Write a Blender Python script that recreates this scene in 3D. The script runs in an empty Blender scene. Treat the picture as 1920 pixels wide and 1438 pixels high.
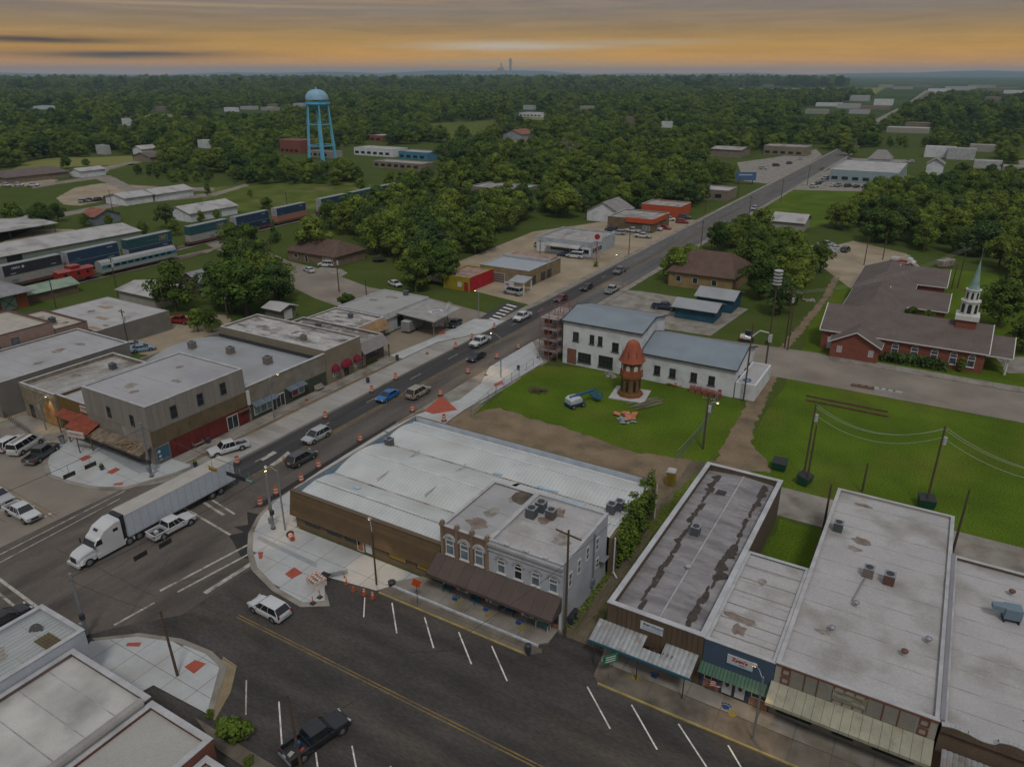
import bpy, bmesh, math, random
from mathutils import Vector, Matrix
from mathutils.geometry import tessellate_polygon

random.seed(11)
scene = bpy.context.scene
COL = scene.collection
R = math.radians

# ------------------------------------------------------------------ camera
CAM_H, CAM_F, CAM_CX, CAM_CY = 52.0, 1393.0, 960.0, 719.0
CAM_PITCH = math.atan((719 - 138) / CAM_F)
CAM_YAW = R(30.5)
cam_data = bpy.data.cameras.new('camera')
cam_data.sensor_width = 36.0
cam_data.lens = CAM_F / 1920 * 36.0
cam_data.clip_start = 0.5
cam_data.clip_end = 60000
cam = bpy.data.objects.new('camera', cam_data)
COL.objects.link(cam)
cam.location = (0, 0, CAM_H)
cam.rotation_euler = (math.pi / 2 - CAM_PITCH, 0, CAM_YAW)
scene.camera = cam

# ------------------------------------------------------------------ sky
world = bpy.data.worlds.new('World')
scene.world = world
world.use_nodes = True
wt = world.node_tree
wt.nodes.clear()


def wn(kind, **kw):
 n = wt.nodes.new(kind)
 for k, v in kw.items():
  setattr(n, k, v)
 return n


def wmath(op, a, b=None, c=None):
 n = wn('ShaderNodeMath', operation=op)
 for i, s in enumerate((a, b, c)):
  if s is None:
   continue
  if isinstance(s, (int, float)):
   n.inputs[i].default_value = s
  else:
   wt.links.new(s, n.inputs[i])
 return n.outputs[0]


def wmix(fac, a, b, blend='MIX'):
 n = wn('ShaderNodeMix', data_type='RGBA', blend_type=blend)
 for sock, s in ((n.inputs[0], fac), (n.inputs[6], a), (n.inputs[7], b)):
  if isinstance(s, (int, float)):
   sock.default_value = s
  elif isinstance(s, tuple):
   sock.default_value = s + (1,)
  else:
   wt.links.new(s, sock)
 return n.outputs[2]


tc = wn('ShaderNodeTexCoord')
sep = wn('ShaderNodeSeparateXYZ')
wt.links.new(tc.outputs['Generated'], sep.inputs[0])
el = wmath('MULTIPLY', wmath('ARCSINE', sep.outputs[2]), 57.2958)          # elevation, degrees
az = wmath('SUBTRACT', wmath('MULTIPLY', wmath('ARCTAN2', sep.outputs[0], sep.outputs[1]), 57.2958), -30.5)
ramp = wn('ShaderNodeValToRGB')
wt.links.new(wmath('DIVIDE', el, 12.0), ramp.inputs[0])
cr = ramp.color_ramp
SKY = [(0.0, (0.85, 0.30, 0.0)), (0.05, (0.64, 0.275, 0.006)), (0.14, (0.50, 0.26, 0.030)),
    (0.23, (0.305, 0.195, 0.078)), (0.33, (0.215, 0.175, 0.138)), (0.6, (0.20, 0.19, 0.19)), (1.0, (0.25, 0.25, 0.265))]
while len(cr.elements) < len(SKY):
 cr.elements.new(0.5)
for e, (p, c) in zip(cr.elements, SKY):
 e.position = p
 e.color = c + (1,)
# thin streaks of cloud
comb = wn('ShaderNodeCombineXYZ')
wt.links.new(wmath('MULTIPLY', az, 0.055), comb.inputs[0])
wt.links.new(wmath('MULTIPLY', el, 1.5), comb.inputs[1])
nz = wn('ShaderNodeTexNoise')
nz.inputs['Scale'].default_value = 1.0
nz.inputs['Detail'].default_value = 6
nz.inputs['Roughness'].default_value = 0.55
wt.links.new(comb.outputs[0], nz.inputs['Vector'])
streak = wn('ShaderNodeMapRange')
streak.inputs[1].default_value = 0.5
streak.inputs[2].default_value = 0.78
wt.links.new(nz.outputs['Fac'], streak.inputs[0])
col = wmix(wmath('MULTIPLY', streak.outputs[0], 0.55), ramp.outputs[0], (0.40, 0.25, 0.10))
comb2 = wn('ShaderNodeCombineXYZ')
wt.links.new(wmath('MULTIPLY', az, 0.16), comb2.inputs[0])
wt.links.new(wmath('MULTIPLY', el, 2.6), comb2.inputs[1])
nz2 = wn('ShaderNodeTexNoise')
nz2.inputs['Scale'].default_value = 1.0
nz2.inputs['Detail'].default_value = 8
nz2.inputs['Roughness'].default_value = 0.65
nz2.inputs['Distortion'].default_value = 0.7
wt.links.new(comb2.outputs[0], nz2.inputs['Vector'])
wisp = wn('ShaderNodeMapRange')
wisp.inputs[1].default_value = 0.35
wisp.inputs[2].default_value = 0.7
wisp.inputs[3].default_value = 0.90
wisp.inputs[4].default_value = 1.12
wt.links.new(nz2.outputs['Fac'], wisp.inputs[0])
ws = wn('ShaderNodeVectorMath', operation='SCALE')
wt.links.new(col, ws.inputs[0])
wt.links.new(wisp.outputs[0], ws.inputs['Scale'])
col = ws.outputs[0]
warp = wmath('MULTIPLY', wmath('SUBTRACT', wmath('ADD', nz.outputs['Fac'], nz2.outputs['Fac']), 1.0), 4.5)


def blob(a0, e0, wa, we, warp_amt=0.3):
 de = wmath('DIVIDE', wmath('SUBTRACT', wmath('ADD', el, wmath('MULTIPLY', warp, warp_amt * we)), e0), we)
 da = wmath('DIVIDE', wmath('SUBTRACT', az, a0), wa)
 q = wmath('ADD', wmath('MULTIPLY', de, de), wmath('MULTIPLY', da, da))
 return wmath('POWER', 2.718, wmath('MULTIPLY', q, -1.0))


def pxel(py):
 return math.degrees(math.atan((138 - py) / 1509.0))


def pxaz(px):
 return math.degrees(math.atan((px - 960) / 1509.0))


for (px, py, wx, wy, c, amt) in [(1000, 122, 420, 14, (0.66, 0.34, 0.03), .75), (960, 92, 170, 8, (0.50, 0.42, 0.31), 1.0), (1200, 86, 150, 5, (0.42, 0.31, 0.17), .8),
         (930, 117, 150, 4, (0.40, 0.30, 0.17), .8), (240, 109, 175, 7.5, (0.055, 0.026, 0.010), 1.0),
         (70, 88, 170, 5.5, (0.075, 0.04, 0.018), 1.0), (110, 2, 240, 9, (0.06, 0.036, 0.02), 1.0), (150, 15, 220, 4, (0.42, 0.24, 0.09), .8),
         (330, 30, 420, 3, (0.36, 0.25, 0.14), .8), (760, 12, 240, 5, (0.34, 0.235, 0.13), .7),
         (480, 127, 600, 6, (0.50, 0.22, 0.03), .6)]:
 col = wmix(wmath('MULTIPLY', blob(pxaz(px), pxel(py), wx / 26.3, wy / 26.3), amt), col, c)
# high, even overcast: brighter towards the zenith (CIE overcast sky)
hi = wmath('MINIMUM', wmath('MAXIMUM', wmath('DIVIDE', wmath('SUBTRACT', el, 7.0), 30.0), 0.0), 1.0)
cie = wmath('ADD', 0.15, wmath('MULTIPLY', sep.outputs[2], 0.25))
over = wmix(1.0, (1.0, 1.01, 1.05), (1, 1, 1), 'MULTIPLY')
sc_n = wn('ShaderNodeVectorMath', operation='SCALE')
wt.links.new(over, sc_n.inputs[0])
wt.links.new(cie, sc_n.inputs['Scale'])
col = wmix(hi, col, sc_n.outputs[0])
sky = wn('ShaderNodeTexSky', sky_type='NISHITA')
sky.sun_disc = False
SUN_EL, SUN_AZ = 55.0, 142.0
sky.sun_elevation = R(SUN_EL)
sky.sun_rotation = R(SUN_AZ)
bg1 = wn('ShaderNodeBackground')
wt.links.new(col, bg1.inputs[0])
bg1.inputs[1].default_value = 1.0
bg2 = wn('ShaderNodeBackground')
wt.links.new(wmix(hi, (0, 0, 0), sky.outputs[0]), bg2.inputs[0])
bg2.inputs[1].default_value = 0.012
ad = wn('ShaderNodeAddShader')
wt.links.new(bg1.outputs[0], ad.inputs[0])
wt.links.new(bg2.outputs[0], ad.inputs[1])
wo = wn('ShaderNodeOutputWorld')
wt.links.new(ad.outputs[0], wo.inputs[0])
world.cycles.sampling_method = 'MANUAL'
world.cycles.sample_map_resolution = 512

# ------------------------------------------------------------------ sun (veiled by cloud)
sd = bpy.data.lights.new('sun', 'SUN')
sd.energy = 1.05
sd.angle = R(11)
sd.color = (1.0, 0.96, 0.9)
sun = bpy.data.objects.new('sun', sd)
COL.objects.link(sun)
sun.rotation_euler = (R(90 - SUN_EL), 0, R(180 - SUN_AZ))

scene.view_settings.view_transform = 'Standard'
scene.view_settings.look = 'None'
scene.view_settings.exposure = 0.12
scene.view_settings.gamma = 1.0
scene.render.engine = 'CYCLES'
scene.cycles.use_denoising = True
scene.cycles.max_bounces = 5
scene.cycles.diffuse_bounces = 2
scene.cycles.glossy_bounces = 2
scene.cycles.transmission_bounces = 4
scene.cycles.volume_bounces = 0
scene.cycles.transparent_max_bounces = 8
scene.cycles.caustics_reflective = False
scene.cycles.caustics_refractive = False
scene.cycles.sample_clamp_indirect = 4.0


# ------------------------------------------------------------------ measuring on the photograph
def G(px, py, z=0.0):
 """Ground (or height z) point of the town seen at a pixel of the photograph."""
 x = (px - CAM_CX) / CAM_F
 y = -(py - CAM_CY) / CAM_F
 fw = math.cos(CAM_PITCH) + y * math.sin(CAM_PITCH)
 up = -math.sin(CAM_PITCH) + y * math.cos(CAM_PITCH)
 c, s = math.cos(CAM_YAW), math.sin(CAM_YAW)
 t = (z - CAM_H) / up
 return ((x * c - fw * s) * t, (x * s + fw * c) * t)


def PX(pts, z=0.0):
 return [G(a, b, z) for a, b in pts]


# ------------------------------------------------------------------ materials
MATS = {}


def mat(key, col, rough=0.85, metal=0.0, var=0.18, scale=0.6, fine=0.12, fscale=12.0, bump=0.0, stain=None,
  stain_amt=0.0, stain_scale=0.15, stretch=None, coords='pos', spec=0.3, emit=None, rnd=0.0):
 """Procedural surface: base colour, broad and fine mottling, optional stains of another colour and relief."""
 if key in MATS:
  return MATS[key]
 m = bpy.data.materials.new(key)
 MATS[key] = m
 m.use_nodes = True
 t = m.node_tree
 b = t.nodes['Principled BSDF']
 b.inputs['Roughness'].default_value = rough
 b.inputs['Metallic'].default_value = metal
 b.inputs['Specular IOR Level'].default_value = spec
 L = t.links.new
 if coords == 'pos':
  src = t.nodes.new('ShaderNodeNewGeometry').outputs['Position']
 else:
  src = t.nodes.new('ShaderNodeTexCoord').outputs['Object']
 if stretch:
  mp = t.nodes.new('ShaderNodeMapping')
  mp.inputs['Scale'].default_value = stretch
  L(src, mp.inputs[0])
  src = mp.outputs[0]

 def noise(sc, det=4):
  n = t.nodes.new('ShaderNodeTexNoise')
  n.inputs['Scale'].default_value = sc
  n.inputs['Detail'].default_value = det
  L(src, n.inputs['Vector'])
  return n.outputs['Fac']

 def mr(f, lo, hi, a, b_):
  n = t.nodes.new('ShaderNodeMapRange')
  n.inputs[1].default_value = lo
  n.inputs[2].default_value = hi
  n.inputs[3].default_value = a
  n.inputs[4].default_value = b_
  L(f, n.inputs[0])
  return n.outputs[0]
 c = t.nodes.new('ShaderNodeRGB')
 c.outputs[0].default_value = tuple(col) + (1,)
 cur = c.outputs[0]
 if stain is not None:
  mx = t.nodes.new('ShaderNodeMix')
  mx.data_type = 'RGBA'
  L(mr(noise(stain_scale, 5), 0.5, 0.68, 0, stain_amt), mx.inputs[0])
  L(cur, mx.inputs[6])
  mx.inputs[7].default_value = tuple(stain) + (1,)
  cur = mx.outputs[2]
 k = mr(noise(scale, 3), 0.3, 0.7, 1 - var, 1 + var)
 if fine:
  mu = t.nodes.new('ShaderNodeMath')
  mu.operation = 'MULTIPLY'
  fn = noise(fscale, 2)
  L(k, mu.inputs[0])
  L(mr(fn, 0.3, 0.7, 1 - fine, 1 + fine), mu.inputs[1])
  k = mu.outputs[0]
 if rnd:
  oi = t.nodes.new('ShaderNodeObjectInfo')
  mu = t.nodes.new('ShaderNodeMath')
  mu.operation = 'MULTIPLY'
  L(k, mu.inputs[0])
  L(mr(oi.outputs['Random'], 0, 1, 1 - rnd, 1 + rnd), mu.inputs[1])
  k = mu.outputs[0]
 vm = t.nodes.new('ShaderNodeVectorMath')
 vm.operation = 'SCALE'
 L(cur, vm.inputs[0])
 L(k, vm.inputs['Scale'])
 L(vm.outputs[0], b.inputs['Base Color'])
 if bump:
  bp = t.nodes.new('ShaderNodeBump')
  bp.inputs['Strength'].default_value = bump
  bp.inputs['Distance'].default_value = 0.05
  L(noise(fscale, 3), bp.inputs['Height'])
  L(bp.outputs[0], b.inputs['Normal'])
 if emit:
  b.inputs['Emission Color'].default_value = tuple(emit[0]) + (1,)
  b.inputs['Emission Strength'].default_value = emit[1]
 return m


def plain(key, col, rough=0.5, metal=0.0, spec=0.5, emit=None, rnd=0.0):
 return mat(key, col, rough, metal, var=0.06, scale=2.0, fine=0.04, fscale=25, coords='obj', spec=spec, emit=emit, rnd=rnd)


def glass(key='window_glass', col=(0.02, 0.025, 0.03), rough=0.12):
 return mat(key, col, rough, 0.0, var=0.35, scale=0.9, fine=0.0, spec=0.6)


# ------------------------------------------------------------------ mesh building
class MB:
 def __init__(s):
  s.v, s.f, s.mi = [], [], []

 def add(s, vs, fs, m=0):
  o = len(s.v)
  s.v += [tuple(p) for p in vs]
  for f in fs:
   s.f.append(tuple(i + o for i in f))
   s.mi.append(m)
  return s

 def box(s, x0, x1, y0, y1, z0, z1, m=0):
  if x0 > x1: x0, x1 = x1, x0
  if y0 > y1: y0, y1 = y1, y0
  vs = [(x, y, z) for z in (z0, z1) for x, y in ((x0, y0), (x1, y0), (x1, y1), (x0, y1))]
  return s.add(vs, [(3, 2, 1, 0), (4, 5, 6, 7), (0, 1, 5, 4), (1, 2, 6, 5), (2, 3, 7, 6), (3, 0, 4, 7)], m)

 def obox(s, c, size, rz=0, m=0, rx=0, ry=0):
  mt = Matrix.Rotation(rz, 3, 'Z') @ Matrix.Rotation(rx, 3, 'X') @ Matrix.Rotation(ry, 3, 'Y')
  hx, hy, hz = size[0] / 2, size[1] / 2, size[2] / 2
  vs = [mt @ Vector((x * hx, y * hy, z * hz)) + Vector(c) for z in (-1, 1) for x, y in ((-1, -1), (1, -1), (1, 1), (-1, 1))]
  return s.add(vs, [(3, 2, 1, 0), (4, 5, 6, 7), (0, 1, 5, 4), (1, 2, 6, 5), (2, 3, 7, 6), (3, 0, 4, 7)], m)

 def poly(s, pts, m=0):
  return s.add(pts, [tuple(range(len(pts)))], m)

 def prism(s, pts, z0, z1, m=0, mtop=None, bottom=False):
  a = sum(pts[i][0] * pts[(i + 1) % len(pts)][1] - pts[(i + 1) % len(pts)][0] * pts[i][1] for i in range(len(pts)))
  if a < 0:
   pts = pts[::-1]
  n = len(pts)
  if z1 - z0 > 1e-6:
   s.add([(x, y, z0) for x, y in pts] + [(x, y, z1) for x, y in pts],
      [(i, (i + 1) % n, n + (i + 1) % n, n + i) for i in range(n)], m)
  tr = tessellate_polygon([[Vector((x, y, 0)) for x, y in pts]])
  fs = []
  for t in tr:
   (ax, ay), (bx, by), (cx, cy) = (pts[i] for i in t)
   fs.append(t if (bx - ax) * (cy - ay) - (by - ay) * (cx - ax) > 0 else t[::-1])
  s.add([(x, y, z1) for x, y in pts], fs, m if mtop is None else mtop)
  return s

 def tube(s, p0, p1, r0, r1=None, n=8, m=0, caps=True):
  r1 = r0 if r1 is None else r1
  p0, p1 = Vector(p0), Vector(p1)
  d = (p1 - p0).normalized()
  a = d.orthogonal().normalized()
  b = d.cross(a)
  vs = []
  for p, r in ((p0, r0), (p1, r1)):
   vs += [p + (a * math.cos(2 * math.pi * i / n) + b * math.sin(2 * math.pi * i / n)) * r for i in range(n)]
  fs = [(i, (i + 1) % n, n + (i + 1) % n, n + i) for i in range(n)]
  if caps:
   fs += [tuple(range(n))[::-1], tuple(range(n, 2 * n))]
  return s.add(vs, fs, m)

 def path(s, pts, r, n=5, m=0):
  for a, b in zip(pts[:-1], pts[1:]):
   s.tube(a, b, r, r, n, m, caps=False)
  return s

 def lathe(s, prof, n=16, m=0, c=(0, 0, 0), ph=0.0):
  vs, fs = [], []
  for r, z in prof:
   vs += [(c[0] + r * math.cos(ph + 2 * math.pi * i / n), c[1] + r * math.sin(ph + 2 * math.pi * i / n), c[2] + z) for i in range(n)]
  for k in range(len(prof) - 1):
   for i in range(n):
    j = (i + 1) % n
    fs.append((k * n + i, k * n + j, (k + 1) * n + j, (k + 1) * n + i))
  if prof[0][0] > 1e-4:
   fs.append(tuple(range(n))[::-1])
  if prof[-1][0] > 1e-4:
   fs.append(tuple(range((len(prof) - 1) * n, len(prof) * n)))
  return s.add(vs, fs, m)

 def loft(s, rings, m=0, caps=True):
  n = len(rings[0])
  vs = [p for r in rings for p in r]
  fs = []
  for k in range(len(rings) - 1):
   for i in range(n):
    j = (i + 1) % n
    fs.append((k * n + i, k * n + j, (k + 1) * n + j, (k + 1) * n + i))
  if caps:
   fs += [tuple(range(n))[::-1], tuple(range((len(rings) - 1) * n, len(rings) * n))]
  return s.add(vs, fs, m)

 def build(s, name, mats, parent=None, smooth=False, shift=True):
  me = bpy.data.meshes.new(name)
  o = (0, 0, 0)
  if parent is not None and shift and 'org' in parent:
   o = parent['org']
  me.from_pydata([(x - o[0], y - o[1], z - o[2]) for x, y, z in s.v], [], s.f)
  if not isinstance(mats, (list, tuple)):
   mats = [mats]
  for m in mats:
   me.materials.append(m)
  if len(mats) > 1:
   me.polygons.foreach_set('material_index', s.mi)
  if smooth:
   me.polygons.foreach_set('use_smooth', [True] * len(me.polygons))
   me.set_sharp_from_angle(angle=R(38))
  me.update()
  ob = bpy.data.objects.new(name, me)
  COL.objects.link(ob)
  if parent is not None:
   ob.parent = parent
   if shift and 'org' in parent:
    ob['org'] = list(o)
  return ob


def thing(name, label, cat, loc=(0, 0, 0), rz=0.0, group=None, world=False):
 o = bpy.data.objects.new(name, None)
 o.empty_display_size = 0.3
 COL.objects.link(o)
 o.location = loc
 o.rotation_euler = (0, 0, rz)
 o['label'] = label
 o['category'] = cat
 if group:
  o['group'] = group
 if world:
  o['org'] = list(loc)
 return o


def tag(o, label, cat, group=None, kind=None):
 o['label'] = label
 o['category'] = cat
 if group:
  o['group'] = group
 if kind:
  o['kind'] = kind
 return o


def structure(o):
 o['kind'] = 'structure'
 return o


def copy_tree(o, parent=None):
 c = o.copy()
 COL.objects.link(c)
 if parent is not None:
  c.parent = parent
 for ch in o.children:
  copy_tree(ch, c)
 return c


def ragged(pts, amp=0.3):
 per = sum(math.dist(pts[i - 1], pts[i]) for i in range(len(pts)))
 st = max(0.9, per / 160)
 rg = random.Random(int(per * 10))
 out = []
 for i in range(len(pts)):
  a, b = pts[i], pts[(i + 1) % len(pts)]
  n = max(1, int(math.dist(a, b) / st))
  for k in range(n):
   t = k / n
   out.append((a[0] + (b[0] - a[0]) * t + rg.uniform(-amp, amp), a[1] + (b[1] - a[1]) * t + rg.uniform(-amp, amp)))
 return out


def sheet(name, pts, z, m):
 if name in ('lawn', 'dirt_ground', 'dirt_track', 'meadow', 'dirt_lot', 'alley', 'farm_track', 'hay_field', 'lane', 'mud_strip', 'rail_bed'):
  pts = ragged(pts, 0.35 if name != 'mud_strip' else 0.12)
 o = MB().prism(pts, z, z, 0).build(name, m)
 return structure(o)


def rect(x0, x1, y0, y1):
 return [(x0, y0), (x1, y0), (x1, y1), (x0, y1)]


def clip_rect(pts, x0, x1, y0, y1):
 def clip(p, ins, cut):
  out = []
  for i in range(len(p)):
   a, b = p[i - 1], p[i]
   ia, ib = ins(a), ins(b)
   if ia != ib:
    out.append(cut(a, b))
   if ib:
    out.append(b)
  return out

 def at(k, v):
  def f(a, b):
   t = (v - a[k]) / (b[k] - a[k])
   return (a[0] + (b[0] - a[0]) * t, a[1] + (b[1] - a[1]) * t)
  return f
 for ins, cut in ((lambda q: q[0] > x0, at(0, x0)), (lambda q: q[0] < x1, at(0, x1)),
      (lambda q: q[1] > y0, at(1, y0)), (lambda q: q[1] < y1, at(1, y1))):
  if len(pts) < 3:
   return []
  pts = clip(pts, ins, cut)
 return pts


def area(p):
 return abs(sum(p[i - 1][0] * p[i][1] - p[i][0] * p[i - 1][1] for i in range(len(p)))) / 2


def slabs(name, pts, z0, z1, m, joint, cell=(3.0, 3.0), gap=0.05, piece='slab', off=(0, 0)):
 """A paved area: a bed that shows in the joints and one slab per cell, each an object of its own."""
 base = structure(MB().prism(pts, z0, z1 - 0.03).build(name, joint))
 xs = [p[0] for p in pts]
 ys = [p[1] for p in pts]
 nx0 = math.floor((min(xs) - off[0]) / cell[0])
 ny0 = math.floor((min(ys) - off[1]) / cell[1])
 for i in range(nx0, math.ceil((max(xs) - off[0]) / cell[0])):
  for j in range(ny0, math.ceil((max(ys) - off[1]) / cell[1])):
   q = clip_rect(pts, off[0] + i * cell[0] + gap / 2, off[0] + (i + 1) * cell[0] - gap / 2,
        off[1] + j * cell[1] + gap / 2, off[1] + (j + 1) * cell[1] - gap / 2)
   if len(q) >= 3 and area(q) > 0.15:
    MB().prism(q, z1 - 0.03, z1 + random.uniform(-0.006, 0.006)).build(piece, m, base)
 return base


def inside(p, poly):
 x, y = p
 c = False
 j = len(poly) - 1
 for i in range(len(poly)):
  xi, yi = poly[i]
  xj, yj = poly[j]
  if (yi > y) != (yj > y) and x < (xj - xi) * (y - yi) / (yj - yi) + xi:
   c = not c
  j = i
 return c

# ------------------------------------------------------------------ terrain
def grass_material():
 m = bpy.data.materials.new('meadow_and_woodland_floor')
 m.use_nodes = True
 t = m.node_tree
 b = t.nodes['Principled BSDF']
 b.inputs['Roughness'].default_value = 1.0
 b.inputs['Specular IOR Level'].default_value = 0.05
 pos = t.nodes.new('ShaderNodeNewGeometry').outputs['Position']

 def noise(sc, det=5, d=0.0):
  n = t.nodes.new('ShaderNodeTexNoise')
  n.inputs['Scale'].default_value = sc
  n.inputs['Detail'].default_value = det
  n.inputs['Distortion'].default_value = d
  t.links.new(pos, n.inputs['Vector'])
  return n.outputs['Fac']

 def step(f, lo, hi):
  n = t.nodes.new('ShaderNodeMapRange')
  n.inputs[1].default_value = lo
  n.inputs[2].default_value = hi
  t.links.new(f, n.inputs[0])
  return n.outputs[0]

 def mix(f, a, c):
  n = t.nodes.new('ShaderNodeMix')
  n.data_type = 'RGBA'
  t.links.new(f, n.inputs[0])
  for s, v in ((n.inputs[6], a), (n.inputs[7], c)):
   if isinstance(v, tuple):
    s.default_value = v + (1,)
   else:
    t.links.new(v, s)
  return n.outputs[2]
 near = mix(step(noise(0.09), 0.4, 0.65), (0.062, 0.088, 0.016), (0.092, 0.105, 0.030))
 near = mix(step(noise(0.5), 0.55, 0.75), near, (0.105, 0.095, 0.045))
 near = mix(step(noise(2.5, 3), 0.3, 0.7), near, (0.048, 0.075, 0.014))
 far = mix(step(noise(0.004), 0.42, 0.6), (0.034, 0.060, 0.016), (0.055, 0.082, 0.022))
 far = mix(step(noise(0.0011, 4, 0.6), 0.60, 0.66), far, (0.115, 0.125, 0.055))
 ln = t.nodes.new('ShaderNodeVectorMath')
 ln.operation = 'LENGTH'
 t.links.new(pos, ln.inputs[0])
 c = mix(step(ln.outputs['Value'], 650, 1100), near, far)
 t.links.new(c, b.inputs['Base Color'])
 return m


def hill(x, y):
 r = math.hypot(x, y)
 if r < 5000:
  return 0.0
 k = min(1.0, (r - 5000) / 15000.0)
 a = math.atan2(x, y)
 return k * (66 + 26 * math.sin(a * 9.0 + 1.0) + 22 * math.sin(a * 23.0 + r * 0.0004) + 16 * math.sin(a * 51 + 2.1) + 26 * math.exp(-((a + 0.55) / 0.12) ** 2)) * (0.55 + 0.45 * math.sin(r / 2600.0))


gb = MB()
rings = [0, 40, 90, 160, 260, 400, 600, 900, 1400, 2100, 3200, 4600, 5600, 7000, 8500, 10000, 12000, 14000, 16500, 19000, 22000, 25000]
NSEG = 180
gv, gf = [(0, 0, 0)], []
for r in rings[1:]:
 for i in range(NSEG):
  a = 2 * math.pi * i / NSEG
  x, y = r * math.sin(a), r * math.cos(a)
  gv.append((x, y, hill(x, y)))
for i in range(NSEG):
 gf.append((0, 1 + (i + 1) % NSEG, 1 + i))
for k in range(len(rings) - 2):
 for i in range(NSEG):
  j = (i + 1) % NSEG
  a, b_ = 1 + k * NSEG, 1 + (k + 1) * NSEG
  gf.append((a + i, a + j, b_ + j, b_ + i))
gb.add(gv, gf)
structure(gb.build('ground', grass_material(), smooth=True))


# ------------------------------------------------------------------ trees
def leaf_material(key, c0, c1, rnd=0.35):
 m = bpy.data.materials.new(key)
 m.use_nodes = True
 t = m.node_tree
 b = t.nodes['Principled BSDF']
 b.inputs['Roughness'].default_value = 0.75
 b.inputs['Specular IOR Level'].default_value = 0.15
 oi = t.nodes.new('ShaderNodeObjectInfo')
 g = t.nodes.new('ShaderNodeNewGeometry')
 n = t.nodes.new('ShaderNodeTexNoise')
 n.inputs['Scale'].default_value = 0.35
 n.inputs['Detail'].default_value = 3
 t.links.new(g.outputs['Position'], n.inputs['Vector'])
 big = t.nodes.new('ShaderNodeTexNoise')
 big.inputs['Scale'].default_value = 0.02
 t.links.new(g.outputs['Position'], big.inputs['Vector'])
 mx = t.nodes.new('ShaderNodeMix')
 mx.data_type = 'RGBA'
 a1 = t.nodes.new('ShaderNodeMath')
 a1.operation = 'ADD'
 t.links.new(oi.outputs['Random'], a1.inputs[0])
 t.links.new(big.outputs['Fac'], a1.inputs[1])
 mr0 = t.nodes.new('ShaderNodeMapRange')
 mr0.inputs[1].default_value = 0.3
 mr0.inputs[2].default_value = 1.25
 t.links.new(a1.outputs[0], mr0.inputs[0])
 t.links.new(mr0.outputs[0], mx.inputs[0])
 mx.inputs[6].default_value = c0 + (1,)
 mx.inputs[7].default_value = c1 + (1,)
 mr = t.nodes.new('ShaderNodeMapRange')
 mr.inputs[1].default_value = 0.3
 mr.inputs[2].default_value = 0.7
 mr.inputs[3].default_value = 0.55
 mr.inputs[4].default_value = 1.5
 t.links.new(n.outputs['Fac'], mr.inputs[0])
 sc = t.nodes.new('ShaderNodeVectorMath')
 sc.operation = 'SCALE'
 t.links.new(mx.outputs[2], sc.inputs[0])
 t.links.new(mr.outputs[0], sc.inputs['Scale'])
 t.links.new(sc.outputs[0], b.inputs['Base Color'])
 return m


LEAF = leaf_material('broadleaf_foliage', (0.024, 0.060, 0.010), (0.125, 0.172, 0.022))
LEAF_DARK = leaf_material('cedar_foliage', (0.034, 0.066, 0.018), (0.062, 0.100, 0.024))
BARK = mat('bark', (0.10, 0.08, 0.06), 0.95, var=0.3, scale=3, coords='obj')


def crown_mesh(name, seed, rad, z0, z1, nlobe, nleaf, size, material, cone=False):
 rg = random.Random(seed)
 lobes = []
 for i in range(nlobe):
  if cone:
   f = (i + 0.5) / nlobe
   rr = rad * (1 - f) * 0.75
   a = rg.uniform(0, 6.283)
   c = Vector((rr * math.cos(a) * rg.random(), rr * math.sin(a) * rg.random(), z0 + (z1 - z0) * f))
   lobes.append((c, max(0.35, rr * 0.9)))
   continue
  a = rg.uniform(0, 6.283)
  f = rg.random() ** 0.6
  zz = rg.random()
  prof = math.sqrt(max(0.05, 1 - (2 * zz - 0.75) ** 2 * 0.75))
  rr = rad * 0.72 * f * prof
  lr = rad * rg.uniform(0.18, 0.42)
  lobes.append((Vector((rr * math.cos(a), rr * math.sin(a), z0 + lr * 0.7 + (z1 - z0 - lr * 1.5) * zz)), lr))
 vs, fs = [], []
 for i in range(nleaf):
  c, lr = lobes[i % nlobe]
  d = Vector((rg.gauss(0, 1), rg.gauss(0, 1), rg.gauss(0.35, 0.9))).normalized()
  p = c + Vector((d.x, d.y, d.z * 0.8)) * lr * rg.uniform(0.72, 1.06)
  nrm = (d + Vector((rg.gauss(0, .45), rg.gauss(0, .45), rg.gauss(0.25, .4)))).normalized()
  u = nrm.orthogonal().normalized()
  u = Matrix.Rotation(rg.uniform(0, 6.28), 3, nrm) @ u
  w = nrm.cross(u)
  s = size * rg.uniform(0.6, 1.35)
  k = len(vs)
  vs += [p + u * s * 0.6, p + w * s * 0.42, p - u * s * 0.55, p - w * s * 0.5 + nrm * s * 0.15]
  fs.append((k, k + 1, k + 2, k + 3))
 me = bpy.data.meshes.new(name)
 me.from_pydata(vs, [], fs)
 me.materials.append(material)
 me.update()
 return me


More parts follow.
